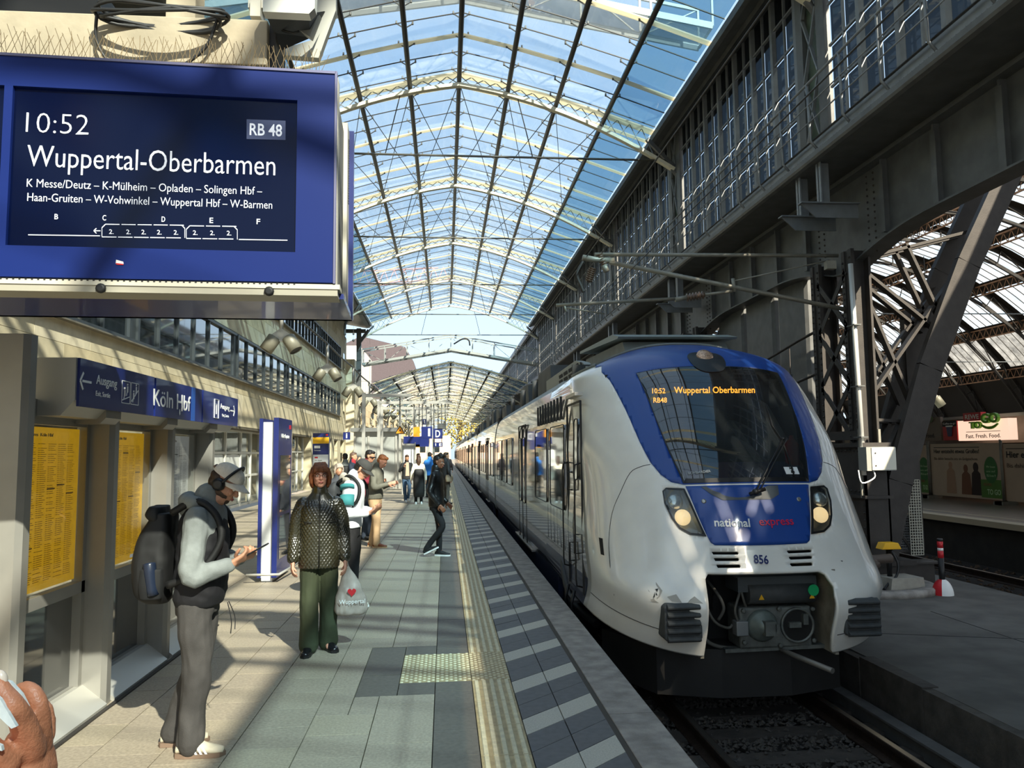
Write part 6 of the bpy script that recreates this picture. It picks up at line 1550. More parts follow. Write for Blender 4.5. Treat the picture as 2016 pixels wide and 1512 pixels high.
# island kerb, block, plug post, pipe, bollard
isl = atZ(1778, 1178, AZ)
b = MB(); b.lathe([(1.0, 0), (1.0, .08), (.97, .10), (.80, .10), (.78, .02)], (isl.x, isl.y+.95, AZ), 40); tag(b.build('kerb_ring', KERB), 'rounded concrete kerb ring at the foot of the column', 'kerb')
bl = atZ(1798, 1172, AZ); b = MB(); b.prism([(-.30, 0), (.30, 0), (.27, .18), (-.27, .18)], 1, -.22, .22); o = b.build('concrete_block', mat('block', '#a49f93', .8, var=.15, scale=6, bump=.2), None, (bl.x, bl.y+.35, AZ+.06), (0, 0, .1)); tag(o, 'pale concrete block under the yellow-capped post', 'block')
pb = atZ(1794, 1150, AZ+.2); pz = AZ+.24
t = thing('power_post', 'black post with a yellow cap and hanging cable', 'post', (pb.x, bl.y+.35, pz))
b = MB(); b.tube([(0, 0, 0), (0, 0, .42)], .04, 12); b.build('post', BLACK, t)
b = MB(); b.prism([(-.16, .42), (.16, .42), (.11, .52), (-.11, .52)], 1, -.1, .1); bevel(b.build('cap', YEL, t), .01)
b = MB(); b.tube(cr([(0, -.08, .4), (.07, -.12, .2), (.02, -.14, .02), (-.12, -.16, -.08), (-.22, -.2, -.16)], 5), .02, 8); b.build('cable', BLACK, t); b = MB(); b.tube(cr([(.03, -.05, .38), (.12, -.05, .25), (.10, -.05, .05)], 5), .02, 8); b.build('cable', BLACK, t)
b = MB(); q1, q2 = atZ(1715, 1122, AZ+.55), atY(1782, 1095, 11.2); b.tube(cr([(5.9, 11.5, .02), (6.4, 11.2, .02), (q2.x-.5, 11.35, .06), (q2.x-.1, 11.4, .08)], 6), .07, 10); tag(b.build('thick_pipe', mat('pipe_brown', '#4c4139', .6)), 'thick dark pipe running from behind the train to the yellow-capped post', 'pipe')
b = MB(); s1_ = atZ(1746, 1142, AZ); b.tube([(s1_.x, s1_.y, AZ), (s1_.x, s1_.y, AZ+.3)], .10, 14); tag(b.build('rusty_stub', mat('rusty', '#6a4d3c', .8, var=.3)), 'rusty pipe stub left of the concrete block', 'pipe')
b0 = atZ(1866, 1172, AZ); t = thing('bollard', 'red, white and black marker post with a red and white dome foot', 'bollard', (b0.x, b0.y+.1, AZ))
for z0, z1, m_ in ((.1, .55, BLACK), (.55, .66, RED), (.66, .70, WHITE), (.70, .80, RED), (.80, .84, BLACK)): b = MB(); b.lathe([(.042, z0), (.042, z1)], (0, 0, 0), 16); b.build('sleeve', m_, t)
for k in range(4):
    b = MB(); a0 = pi/2*k+.9
    b.grid(lambda u, v: ((.15*cos(v*pi/2)+.0)*cos(a0+u*pi/2), (.15*cos(v*pi/2))*sin(a0+u*pi/2), .24*sin(v*pi/2)), 6, 8); b.build('foot', RED if k % 2 else WHITE, t)
b = MB(); b.bb((7.3, 12.2, -.5), (8.0, 12.5, -.14)); b.bb((7.25, 12.15, -.14), (8.05, 12.55, -.11)); tag(b.build('cable_cabinet', STEELD), 'low dark box behind the concrete block', 'box')

# ------------------------------------------------------------------ kiosk and hoarding on the far platform
FXX = 17.1
hp_ = Plane((FXX, 24, 0), (0, -1, 0))                   # faces -X
PK = mat('banner_tan', '#b9a58d', .7, var=.05, scale=2); GRN = mat('sign_green', '#6fb81e', .4); GRND = mat('sign_green_dark', '#2c6a2b', .5); CRM = mat('lightbox_cream', '#ffd9bf', .5, emit=.48)
def banner(x0, x1, yt, yb, lab, idx):
    s0, s1 = hp_.st(x0, 930)[0], hp_.st(x1, 930)[0]; z0, z1 = .12, hp_.st((x0+x1)/2, yt)[1]
    t = thing('site_banner', lab, 'banner', (FXX, hp_.P(s0, 0).y, 0)); b = MB(); hp_.slab(b, s0, z0, s1, z1, -.02, 0); kb(b, 'banner', PK, t)
    L = s1-s0
    if idx < 2:
        hp_.text('Hier entsteht etwas Großes!', BLK, s0+.06*L, z1-.32, s0+.72*L, cap=.13, parent=t, off=.01, bold=.01)
        hp_.text('Bis dahin besucht uns im Erdgeschoss.', mat('grey_print', '#5a4a3c', .6), s0+.06*L, z1-.55, s0+.70*L, cap=.09, parent=t, off=.01)
        b = MB(); hp_.slab(b, s0+.06*L, z1-.14, s0+.72*L, z1-.12, 0, .01); kb(b, 'rule', BLK, t)
        b = MB(); c = s0+.86*L; b.add([hp_.P(c+.30*cos(a), z1-.85+.42*sin(a), .012) for a in np.linspace(0, 2*pi, 24)[:-1]], [tuple(range(23))]); kb(b, 'green_disc', GRND, t)
        for k, tx in enumerate(('Wir freuen', 'uns auf', 'Sie!')): hp_.text(tx, mat('pale_green', '#b9d8a6', .5), c-.2, z1-.78-.14*k, c+.2, cap=.07, parent=t, off=.015)
        b = MB(); hp_.slab(b, s0+.72*L, z0+.05, s1-.02, z0+.62, 0, .01); kb(b, 'green_panel', mat('panel_green', '#4c7a2a', .5), t)
        hp_.text('REWE', mat('brown_red', '#8c4a32', .5), s0+.76*L, z0+.42, s0+.86*L, cap=.09, parent=t, off=.015); hp_.text('TO GO', mat('pale_green', '#b9d8a6'), s0+.80*L, z0+.16, s1-.1, cap=.16, parent=t, off=.015, bold=.02)
        for k, (a, zz, r, m_) in enumerate(((.52, .95, .11, '#7a5138'), (.66, 1.0, .13, '#33261f'), (.30, 1.05, .10, '#a8876c'))):
            b = MB(); b.add([hp_.P(s0+a*L+r*cos(q), z0+zz+r*1.2*sin(q), .006) for q in np.linspace(0, 2*pi, 18)[:-1]], [tuple(range(17))]); b.add([hp_.P(s0+a*L+dx, z0+dz, .005) for dx, dz in ((-.26, .1), (.26, .1), (.2, zz-.2), (.05, zz-.08), (-.05, zz-.08), (-.2, zz-.2))], [tuple(range(6))]); kb(b, 'printed_figure', mat('print_fig%d' % k, m_, .7), t)
    else:
        hp_.text('Hier entsteht', BLK, s0+.12, z1-.42, s0+1.7, cap=.19, parent=t, off=.01, bold=.02); hp_.text('Bis dahin besucht', mat('grey_print', '#5a4a3c'), s0+.12, z1-.72, s0+1.7, cap=.13, parent=t, off=.01); b = MB(); hp_.slab(b, s0+.12, z1-.16, s1, z1-.14, 0, .01); kb(b, 'rule', BLK, t)
    for s_ in (s0-.03, s1+.03): b = MB(); b.tube([hp_.P(s_, 0, .04), hp_.P(s_, z1+.1, .04)], .03, 8); b.beam(hp_.P(s_-.1, .05, .05), hp_.P(s_+.25, .05, .05), .5, .12); kb(b, 'fence_post', GALV, t)
banner(1835, 1974, 872, 985, 'tan site banner with printed people and a green disc, under the lit shop sign', 0)
banner(1770, 1830, 876, 975, 'tan site banner half hidden behind the black post and column', 1)
banner(1979, 2060, 872, 990, 'tan site banner at the right edge of the picture', 2)
SXX = 17.6; sp_ = Plane((SXX, 24, 0), (0, -1, 0))
def sq(x0, y0, x1, y1): a = sp_.st(x0, (y0+y1)/2)[0]; c = sp_.st(x1, (y0+y1)/2)[0]; m_ = (x0+x1)/2; return a, sp_.st(m_, y1)[1], c, sp_.st(m_, y0)[1]
t = thing('shop_sign', 'lit cream shop sign with raised green letters above the banners', 'sign', sp_.P(*sp_.st(1935, 865)))
b = MB(); a0, z0, a1, z1 = sq(1887, 825, 1986, 866); sp_.slab(b, a0, z0, a1, z1, -.3, 0); kb(b, 'light_box', CRM, t)
b = MB(); r0_, r1_, r2_, r3_ = sq(1901, 811.5, 1936, 828); sp_.slab(b, r0_, r1_, r2_, r3_, -.1, .08); kb(b, 'red_plate', RED, t); sp_.text('REWE', WHITE, r0_+.12*(r2_-r0_), r1_+.22*(r3_-r1_), r0_+.9*(r2_-r0_), b1=r1_+.78*(r3_-r1_), parent=t, off=.09, bold=.02)
g = sq(1939, 812, 1973, 832); sp_.text('GO', GRN, g[0], g[1], g[2], b1=g[3], parent=t, off=.10, bold=.04, ext=.05, name='green_lettering')
g = sq(1916, 829, 1938, 843); sp_.text('TO', GRN, g[0], g[1], g[2], b1=g[3], parent=t, off=.10, bold=.03, ext=.05, name='green_lettering')
b = MB(); b.tube(cr([sp_.P(*sp_.st(x, y), .12) for x, y in ((1940, 836), (1950, 841), (1962, 840), (1972, 833))], 5), [.03+.02*sin(pi*i/15) for i in range(16)], 6); kb(b, 'smile', GRN, t)
g = sq(1903, 848, 1970, 849); b = MB(); sp_.slab(b, *g, 0, .01); kb(b, 'rule', BLK, t)
g = sq(1903, 853, 1971, 861); sp_.text('Fast. Fresh. Food.', BLK, g[0], g[1], g[2], b1=g[3], parent=t, off=.01, bold=.012)
t = thing('shop_sign', 'red side sign with a coffee cup, left of the lit shop sign', 'sign', sp_.P(*sp_.st(1870, 865)))
g = sq(1857, 828, 1885, 866); b = MB(); sp_.slab(b, *g, -.1, 0); kb(b, 'panel', mat('sign_red', '#b3121f', .4), t); b = MB(); sp_.slab(b, g[0], g[1]+.72*(g[3]-g[1]), g[2], g[3], 0, .01); kb(b, 'header', BLK, t)
sp_.text('Coffee-to-go', WHITE, g[0]+.05, g[1]+.82*(g[3]-g[1]), g[2]-.05, cap=.07, parent=t, off=.015)
b = MB(); c = (g[0]+g[2])/2; zc = g[1]+.2*(g[3]-g[1]); b.add([sp_.P(c+x, zc+z, .02) for x, z in ((-.11, 0), (.11, 0), (.17, .34), (-.17, .34))], [(0, 1, 2, 3)]); kb(b, 'cup', mat('cup_blue', '#1d2a5a', .4), t); b = MB(); sp_.slab(b, c-.18, zc+.33, c+.18, zc+.38, .01, .03); kb(b, 'cup_rim', WHITE, t)
t = thing('kiosk', 'dim kiosk building behind the banners and the lit sign', 'kiosk', (19.5, 24, 0))
b = MB(); b.bb((18.7, 14, 0), (22.7, 34, 1.9)); kb(b, 'wall', mat('kiosk_wall', '#6f6357', .7), t); b = MB(); b.bb((18.4, 13.5, 1.9), (23, 34.5, 2.75)); kb(b, 'fascia', mat('kiosk_fascia', '#8b8378', .6, var=.1), t); b = MB(); b.bb((18.1, 13, 2.75), (23.3, 35, 2.85)); kb(b, 'roof', mat('kiosk_roof', '#9aa19f', .5), t)
t = thing('shop_sign', 'unlit duplicate sign behind the black post', 'sign', sp_.P(*sp_.st(1830, 865)))
g = sq(1795, 822, 1853, 868); b = MB(); sp_.slab(b, *g, -.1, 0); kb(b, 'panel', mat('dim_box', '#7b7063', .6), t)
g = sq(1812, 817, 1840, 832); sp_.text('GO', mat('dim_green', '#4f6a3a', .5), g[0], g[1], g[2], b1=g[3], parent=t, off=.05, bold=.03); g = sq(1805, 853, 1841, 861); sp_.text('Fresh. Food.', BLK, g[0], g[1], g[2], b1=g[3], parent=t, off=.01, bold=.01)
for i, (px, py, Y) in enumerate(((1836, 785, 30),)):
    c = atY(px, py, Y); l_ = lamp(c.x, c.y, c.z, 'twin spot lamp hanging in the old hall above the dim sign', None)
    b = MB(); b.tube([(c.x, c.y, c.z+1), (c.x, c.y, c.z+6)], .015, 4); tag(b.build('suspension_wire', STEEL), 'wire holding the twin lamp in the old hall', 'wire')
for z, Y in ((7.3, 30), (6.9, 44)): b = MB(); b.tube([(12, Y, z), (45, Y, z+.1)], .03, 4); tag(b.build('cross_wire', STEELL), 'long cross wire inside the old hall' + (' near' if Y < 40 else ' far'), 'wire')
# ------------------------------------------------------------------ people
from mathutils import noise
SKIN = mat('skin_warm', '#d09a7c', .5, var=.06, scale=20); SKINR = mat('skin_rosy', '#dc9f85', .5, var=.08, scale=25); SKIND = mat('skin_brown', '#8a5a42', .5, var=.06, scale=20)
class Blob:
    def __init__(s): s.b = MB()
    def tube(s, pts, r, n=12): 
        s.b.tube(pts, r, n); s.b.ball(pts[0], (r[0] if isinstance(r, (list, tuple)) else r)*.98, 8); s.b.ball(pts[-1], (r[-1] if isinstance(r, (list, tuple)) else r)*.98, 8); return s
    def smooth(s, pts, r, n=12, k=4):
        P = cr(pts, k); R = [v.x for v in cr([(x, 0, 0) for x in r], k)]; return s.tube(P, R, n)
    def ell(s, c, r, M=None, n=12):
        D = Matrix.Diagonal(r); s.b.lathe([(max(1e-4, sin(pi*i/n)), -cos(pi*i/n)) for i in range(n+1)], c, n+6, 0, (M @ D) if M else D); return s
    def loft(s, st, n=20, k=4, p=2.3):
        """stations (cx, cy, z, rx, ry[, yaw]); closed superellipse rings"""
        S_ = [tuple(q)+(0,)*(6-len(q)) for q in st]; A_ = cr([q[:3] for q in S_], k); B_ = cr([q[3:6] for q in S_], k); vs = []; L = len(A_)
        for a, c in zip(A_, B_):
            for i in range(n):
                t = 2*pi*i/n; x = c.x*abs(cos(t))**(2/p)*(1 if cos(t) > 0 else -1); y = c.y*abs(sin(t))**(2/p)*(1 if sin(t) > 0 else -1)
                vs.append((a.x+x*cos(c.z)-y*sin(c.z), a.y+x*sin(c.z)+y*cos(c.z), a.z))
        s.b.add(vs, [(j*n+i, j*n+(i+1) % n, (j+1)*n+(i+1) % n, (j+1)*n+i) for j in range(L-1) for i in range(n)]+[tuple(reversed(range(n))), tuple((L-1)*n+i for i in range(n))]); return s
    def build(s, name, m, parent, vox=.012, it=3, amp=0., freq=9., strch=(1, 1, 1), label=None):
        me = s.b.mesh(name, m); o = bpy.data.objects.new(name, me)
        md = o.modifiers.new('r', 'REMESH'); md.mode = 'VOXEL'; md.voxel_size = vox; md.use_smooth_shade = True
        if it: sm_ = o.modifiers.new('s', 'SMOOTH'); sm_.factor = .5; sm_.iterations = it
        m2 = evaluated(o); bpy.data.objects.remove(o); bpy.data.meshes.remove(me)
        m2.materials.clear(); m2.materials.append(m)
        if amp:
            def fn(c): q = Vector((c[0]*strch[0], c[1]*strch[1], c[2]*strch[2]))*freq; return amp*(noise.noise(q)+.5*noise.noise(q*2.1))
            push(m2, fn)
        for p in m2.polygons: p.use_smooth = True
        m2.name = name
        return inst(name, m2, parent, label=label)
V = Vector
def head(B, c, pitch, yaw, s=1., roll=0):
    """returns matrix head space -> person space; face looks along -Y"""
    M = Matrix.Translation(c) @ Matrix.Rotation(yaw, 4, 'Z') @ Matrix.Rotation(pitch, 4, 'X') @ Matrix.Rotation(roll, 4, 'Y')
    R = M.to_3x3(); P = lambda x, y, z: M @ V((x*s, y*s, z*s))
    B.ell(P(0, .012, .035), (.074*s, .094*s, .085*s), R); B.ell(P(0, -.012, -.03), (.060*s, .072*s, .078*s), R); B.ell(P(0, -.052, -.082), (.030*s, .028*s, .024*s), R)
    B.ell(P(0, -.060, -.045), (.036*s, .024*s, .038*s), R); B.ell(P(0, -.070, .022), (.050*s, .018*s, .014*s), R)
    B.tube([P(0, -.080, .012), P(0, -.098, -.018), P(0, -.101, -.024)], [.008*s, .011*s, .012*s], 8); B.ell(P(-.010, -.090, -.026), (.009*s, .009*s, .007*s), R, 8); B.ell(P(.010, -.090, -.026), (.009*s, .009*s, .007*s), R, 8)
    for sx in (-1, 1):
        B.ell(P(sx*.034, -.066, -.022), (.020*s, .016*s, .020*s), R, 8); B.ell(P(sx*.076, .010, -.010), (.007*s, .016*s, .028*s), R, 8); B.ell(P(sx*.079, .016, .004), (.008*s, .014*s, .016*s), R, 8)
    B.ell(P(0, -.083, -.052), (.022*s, .010*s, .006*s), R, 8); B.ell(P(0, -.081, -.062), (.019*s, .010*s, .006*s), R, 8)
    return M
def face_bits(t, M, s=1., lip='#b0605a', brow='#5a3a28', eyes=True):
    P = lambda x, y, z: M @ V((x*s, y*s, z*s)); R = M.to_3x3()
    for sx in (-1, 1):
        b = MB(); b.lathe([(max(1e-4, sin(pi*i/8)), -cos(pi*i/8)) for i in range(9)], P(sx*.031, -.0735, .004), 12, 0, R @ Matrix.Diagonal((.0135*s, .009*s, .0075*s))); e = b.build('eye', mat('eye_white', '#e8e2da', .2), t)
        b = MB(); b.lathe([(max(1e-4, sin(pi*i/6)), -cos(pi*i/6)) for i in range(7)], P(sx*.031, -.0815, .004), 10, 0, R @ Matrix.Diagonal((.0052*s, .003*s, .0055*s))); b.build('iris', mat('iris', '#3d2f26', .2), e)
        b = MB(); b.tube([P(sx*.014, -.090, .021), P(sx*.032, -.087, .027), P(sx*.050, -.073, .021)], [.003*s, .0038*s, .002*s], 6); b.build('eyebrow', mat('brow'+brow, brow, .8), t)
    b = MB(); b.tube([P(-.022, -.088, -.057), P(0, -.0945, -.054), P(.022, -.088, -.057)], [.002*s, .0055*s, .002*s], 8); b.tube([P(-.02, -.088, -.058), P(0, -.093, -.062), P(.02, -.088, -.058)], [.002*s, .005*s, .002*s], 8); b.build('lips', mat('lip'+lip, lip, .5), t)
def hand(B, wrist, d, palm_n, s=1., curl=.6, spread=.25, side=1):
    """palm and five fingers. d: direction of the hand, palm_n: the way the palm faces, side: +1 thumb on +cross side"""
    d = V(d).normalized(); n = V(palm_n); n = (n-d*n.dot(d)).normalized(); x = d.cross(n).normalized()*side; w_ = V(wrist)
    B.tube([w_-d*.02*s, w_+d*.02*s], [.024*s, .026*s], 10)
    for k in (-1.2, -.4, .4, 1.2): B.tube([w_+x*k*.012*s+d*.01*s, w_+x*k*.020*s+d*.085*s], [.016*s, .0135*s], 8)
    for k, L in ((-1.35, .062), (-.45, .076), (.45, .082), (1.35, .074)):
        p = w_+x*k*.020*s+d*.088*s; a = 0; dirn = d.copy(); pts = [p]
        for j, f in enumerate((.45, .32, .23)):
            a = curl*(.45+.35*j); ang = sum(curl*(.55+.30*q) for q in range(j+1)); dv = (d*cos(ang)+n*sin(ang)+x*k*spread*.12).normalized(); p = p+dv*L*f*s; pts.append(p)
        B.tube(pts, [.0105*s, .0098*s, .009*s, .0078*s], 8)
    p = w_+x*.026*s+d*.02*s; q = p+(x*.9+d*.55+n*.25).normalized()*.04*s; r = q+(d*.85+x*.12+n*.6).normalized()*.032*s; u = r+(d*.8-x*.25+n*.7).normalized()*.026*s
    B.tube([p, q, r, u], [.015*s, .013*s, .0115*s, .009*s], 8)
def shoe(t, ank, yaw, m, sole, s=1., label=None, pitch=0., laces=None):
    sh = Blob(); R = Matrix.Translation(V(ank)) @ Matrix.Rotation(yaw, 4, 'Z') @ Matrix.Rotation(pitch, 4, 'X'); P = lambda x, y, z: R @ V((x*s, y*s, z*s))
    st = [(0, .085, -.045, .026, .030), (0, .05, -.030, .036, .045), (0, 0, -.026, .040, .052), (0, -.06, -.040, .042, .042), (0, -.12, -.052, .046, .030), (0, -.165, -.056, .040, .024), (0, -.19, -.058, .026, .018)]
    b = MB(); vs = []; n = 14
    A_ = cr([q[:3] for q in st], 3); C_ = cr([(q[3], q[4], 0) for q in st], 3)
    for a, c in zip(A_, C_):
        for i in range(n): th_ = 2*pi*i/n; z = c.y*sin(th_)*(1 if sin(th_) > 0 else .75); vs.append(P(a.x+c.x*cos(th_), a.y, max(a.z+z, -.078)))
    L = len(A_); b.add(vs, [(j*n+i, j*n+(i+1) % n, (j+1)*n+(i+1) % n, (j+1)*n+i) for j in range(L-1) for i in range(n)]+[tuple(reversed(range(n))), tuple((L-1)*n+i for i in range(n))], 0, True)
    o = b.build('shoe', m, t, label=label)
    b = MB(); ol = [(-.0, .098), (-.030, .085), (-.042, .03), (-.044, -.06), (-.049, -.12), (-.040, -.175), (0, -.202), (.040, -.175), (.049, -.12), (.044, -.06), (.042, .03), (.030, .085)]
    b.add([P(x, y, -.088) for x, y in ol]+[P(x, y, -.062) for x, y in ol], [tuple(range(12)), tuple(range(23, 11, -1))]+[(i, i+12, (i+1) % 12+12, (i+1) % 12) for i in range(12)]); b.build('sole', sole, o)
    if laces:
        b = MB()
        for k in range(5): y = -.035-.022*k; z = .012-.012*k; b.tube([P(-.026, y, z-.006), P(0, y, z+.006), P(.026, y, z-.006)], .0035*s, 5)
        b.build('laces', laces, o)
    return o
def strips(o, parent, name, m, P, quads):
    b = MB()
    for q in quads: b.add([P(*v) for v in q], [(0, 1, 2, 3)])
    return b.build(name, m, parent)
def person(lab, x, y, rz, H=1.75, skin=SKIN, top=None, legs=None, shoes=None, hair=None, pose=None, vox=.013, group=None, feet=None, arms=None, hd=None, build=1.0, jacket_len=.84, hairstyle='short', collar=True, sole=None, flare=1., detail=False, neck=None, amp=.006, fitted=1., sleeve=1.):
    """local frame: faces -Y, feet on z=0; sizes for 1.75 m, scaled"""
    s = H/1.75; t = thing('person', lab, 'person', (x, y, 0), rz, group)
    g = lambda p: V(p)*s
    feet = feet or (((-.10, 0, .085), 0.), ((.10, .02, .085), 0.)); arms = arms or (((-.25, .02, 1.12), (-.27, -.03, .86)), ((.25, .02, 1.12), (.27, -.03, .86)))
    lean = (pose or {}).get('lean', 0.); hip = V((pose or {}).get('hip', (0, 0, .92))); tw = (pose or {}).get('chest', (0, -.0, 1.30)); C = V(tw)
    sh = [(C+V((-.158*build, .01, .095))), (C+V((.158*build, .01, .095)))]
    hdc, pit, yaw = hd or ((0, -.03, 1.635), 0., 0.)
    hdc = V(hdc)
    B = Blob(); M = head(B, g(hdc), pit, yaw, s)
    B.tube([g(C+V((0, .02, .16))), g(hdc+V((0, .02, -.075)))], [.058*s, .052*s], 12)
    B.loft([tuple(g(hip+V((0, 0, -.06))))+(.13*s*build, .09*s), tuple(g((hip+C)/2))+(.12*s*build, .085*s), tuple(g(C))+(.145*s*build, .095*s), tuple(g(C+V((0, 0, .13))))+(.12*s*build, .07*s)], 16, 3)
    for i, (e, w_) in enumerate(arms):
        B.tube([g(sh[i]), g(e)], [.046*s, .036*s]); B.tube([g(e), g(w_)], [.036*s, .024*s]); dv = V(w_)-V(e)
        hnd = (pose or {}).get('hands', (None, None))[i]
        if hnd is None: hand(B, g(w_), V((dv.x*.3, dv.y-.02, dv.z)), (1 if i == 0 else -1, .2, 0), s, .55, side=(1 if i == 0 else -1)*(-1))
        else: hand(B, g(w_), hnd[0], hnd[1], s, hnd[2], side=hnd[3])
    knees = []
    for i, (f, fy) in enumerate(feet):
        hj = hip+V(((-.09 if i == 0 else .09), 0, -.02)); f = V(f); mid = (hj+f)/2; kn = (pose or {}).get('knees', (None, None))[i]; kn = V(kn) if kn else mid+V((0, -.025, .03)); knees.append(kn)
        B.tube([g(hj), g(kn)], [.075*s, .05*s]); B.tube([g(kn), g(f)], [.05*s, .034*s])
        B.tube([g(f), g(f+V((-sin(-fy)*.0, -.09, -.045)))], [.034*s, .02*s])
    B.build('body', skin, t, vox*.62 if detail else vox*.85, 2)
    if detail: face_bits(t, M, s)
    # trousers
    T_ = Blob(); T_.loft([tuple(g(hip+V((0, .0, -.12))))+(.165*s*build, .115*s), tuple(g(hip))+(.168*s*build, .12*s), tuple(g(hip+V((0, 0, .10))))+(.155*s*build, .108*s)], 16, 3)
    for i, (f, fy) in enumerate(feet):
        f = V(f); hj = hip+V(((-.085 if i == 0 else .085), 0, -.05)); kn = knees[i]; e = f+V((0, .01, -.01))
        T_.smooth([g(hj), g(hj*.5+kn*.5), g(kn), g(kn*.45+e*.55), g(e)], [.098*s*build, .088*s*fitted, .070*s*flare*fitted, .062*s*flare**1.6*fitted, .060*s*flare**2.2*fitted])
    T_.build('trousers', legs, t, vox, 3, amp, 11, (1, 1, .55))
    # jacket
    if top is not None:
        jm = top; J = Blob(); z0 = jacket_len; d = C-hip
        def mid(z): k = (z-hip.z)/max(.01, d.z); return hip+d*k
        st = []
        for z, rx, ry in ((z0, .185, .135), (z0+.08, .188, .135), (1.08, .178, .128), (1.22, .192, .128), (1.34, .195, .122), (1.42, .165, .10), (1.47, .10, .075)):
            m_ = mid(z); st.append((m_.x*s, m_.y*s, z*s, rx*s*build, ry*s))
        J.loft(st, 20, 3)
        for i, (e, w_) in enumerate(arms):
            e = V(e); w_ = V(w_); J.smooth([g(sh[i]), g(sh[i]*.45+e*.55), g(e), g(e*.5+w_*.5), g(e*.06+w_*.94)], [.068*s*sleeve**.5, .060*s*sleeve, .054*s*sleeve, .047*s*sleeve, .040*s])
        if collar: J.tube([g(C+V((0, .015, .14))), g(hdc*.35+C*.65+V((0, .02, .12)))], [.085*s, .078*s], 14)
        J.build('jacket', jm, t, vox, 3, amp*1.1, 10, (1, 1, .8))
    for i, (f, fy) in enumerate(feet): 
        f = V(f); pt_ = (pose or {}).get('fpitch', (0, 0))[i]; shoe(t, g(f), fy, shoes, sole or BLACK, s*.98, pitch=pt_)
    if hair:
        Hh = Blob(); R = M.to_3x3(); P = lambda x_, y_, z_: M @ V((x_*s, y_*s, z_*s))
        if hairstyle == 'short': Hh.ell(P(0, .024, .058), (.079*s, .094*s, .074*s), R); Hh.ell(P(0, .055, .01), (.072*s, .060*s, .075*s), R); Hh.ell(P(0, -.035, .095), (.060*s, .050*s, .030*s), R)
        if hairstyle == 'undercap': Hh.ell(P(0, .040, .022), (.075*s, .072*s, .052*s), R); Hh.ell(P(0, .055, -.01), (.066*s, .050*s, .055*s), R)
        if hairstyle == 'bun': Hh.ell(P(0, .024, .055), (.080*s, .098*s, .078*s), R); Hh.ell(P(0, .06, .01), (.076*s, .060*s, .080*s), R); Hh.ell(P(0, .08, .10), (.050*s, .050*s, .045*s), R)
        if hairstyle == 'long': Hh.ell(P(0, .02, .05), (.084*s, .10*s, .082*s), R); Hh.smooth([P(0, .06, .02), P(0, .085, -.10), P(0, .09, -.24)], [.085*s, .08*s, .055*s], 12, 3)
        if hairstyle == 'bob':
            Hh.ell(P(0, .022, .052), (.090*s, .102*s, .082*s), R); Hh.ell(P(0, .06, -.02), (.088*s, .060*s, .088*s), R)
            for sx in (-1, 1): Hh.smooth([P(sx*.070, -.030, .065), P(sx*.086, -.024, .01), P(sx*.083, -.012, -.055), P(sx*.07, .02, -.09)], [.022*s, .022*s, .020*s, .016*s], 8, 3)
            for k in range(7): a = -.8+1.6*k/6; Hh.smooth([P(.05*a, -.03, .118), P(.062*a, -.078, .082), P(.075*a, -.088, .045+.008*(k % 2))], [.022*s, .018*s, .012*s], 8, 3)
        Hh.build('hair', hair, t, vox*.6, 2, .004, 60, (1, 1, .4))
    return t, M, s, g
def hairm(n, c): return mat(n, c, .55, var=.3, scale=40)
# 1. man with headphones, facing right
JG = mat('washed_grey_denim', '#423f3d', .85, var=.18, scale=9, bump=.2, bscale=220); HOOD = mat('hoodie_grey', '#838886', .85, var=.08, scale=30, bump=.2, bscale=260); VEST = mat('vest_black', '#121116', .75, var=.1, scale=10)
px0, py0 = -1.47, 4.93
ARM1 = (((-.235, .01, 1.06), (-.16, -.19, 1.11)), ((.235, -.01, 1.10), (.04, -.21, 1.12)))
t, M, s, g = person('man in cream cap, black headphones, grey hoodie and black vest, looking at his phone', px0, py0, radians(92), 1.74, mat('skin_tan', '#c08a6c', .5, var=.06, scale=20),
    top=HOOD, legs=JG, shoes=mat('trainer_cream', '#c9bfa8', .6, var=.1, scale=20), hair=hairm('hair_darkbrown', '#3a2a20'), hairstyle='undercap', vox=.009, detail=True, arms=ARM1, hd=((0, -.115, 1.585), radians(33), radians(-5)),
    pose=dict(hip=(0, .03, .93), chest=(0, -.0, 1.30), hands=(((.25, -.6, .35), (.5, -.1, .75), .75, -1), ((-.6, -.55, .2), (-.2, -.3, .8), .8, 1)), knees=((-.10, .0, .5), (.10, .05, .5))), feet=(((-.11, .02, .088), radians(0)), ((.10, .17, .088), radians(12))), jacket_len=.93, sole=mat('gum_sole', '#7a6453', .7), fitted=1.12, amp=.010, flare=1.06, sleeve=1.22)
P = lambda x_, y_, z_: M @ V((x_*s, y_*s, z_*s)); R3 = M.to_3x3()
B = Blob(); B.loft([(0, .02*s, .86*s, .165*s, .135*s), (0, .02*s, .93*s, .195*s, .150*s), (0, .01*s, 1.08*s, .195*s, .150*s), (0, .005*s, 1.25*s, .195*s, .145*s), (0, .01*s, 1.38*s, .185*s, .125*s), (0, .02*s, 1.45*s, .12*s, .09*s)], 22, 4); B.build('vest', VEST, t, .009, 3, .007, 9, (1, 1, 1.6))
B = Blob()
for k in range(9): a = pi*(.05+.9*k/8); B.ell(g((cos(a)*.105, .02+sin(a)*.09, 1.475+.02*sin(a))), (.05*s, .05*s, .045*s))
B.ell(g((0, .10, 1.46)), (.10*s, .055*s, .085*s)); B.build('hood', HOOD, t, .009, 3, .006, 12)
CAPM = mat('cap_cream', '#d9d0c2', .85, var=.08, scale=60, bump=.2, bscale=200)
b = MB(); b.grid(lambda u, v: P(.084*cos(v*pi/2)**.7*cos(2*pi*u), .010+.102*cos(v*pi/2)**.7*sin(2*pi*u), .045+.082*sin(v*pi/2)), 32, 10); cap = b.build('cap', CAPM, t)
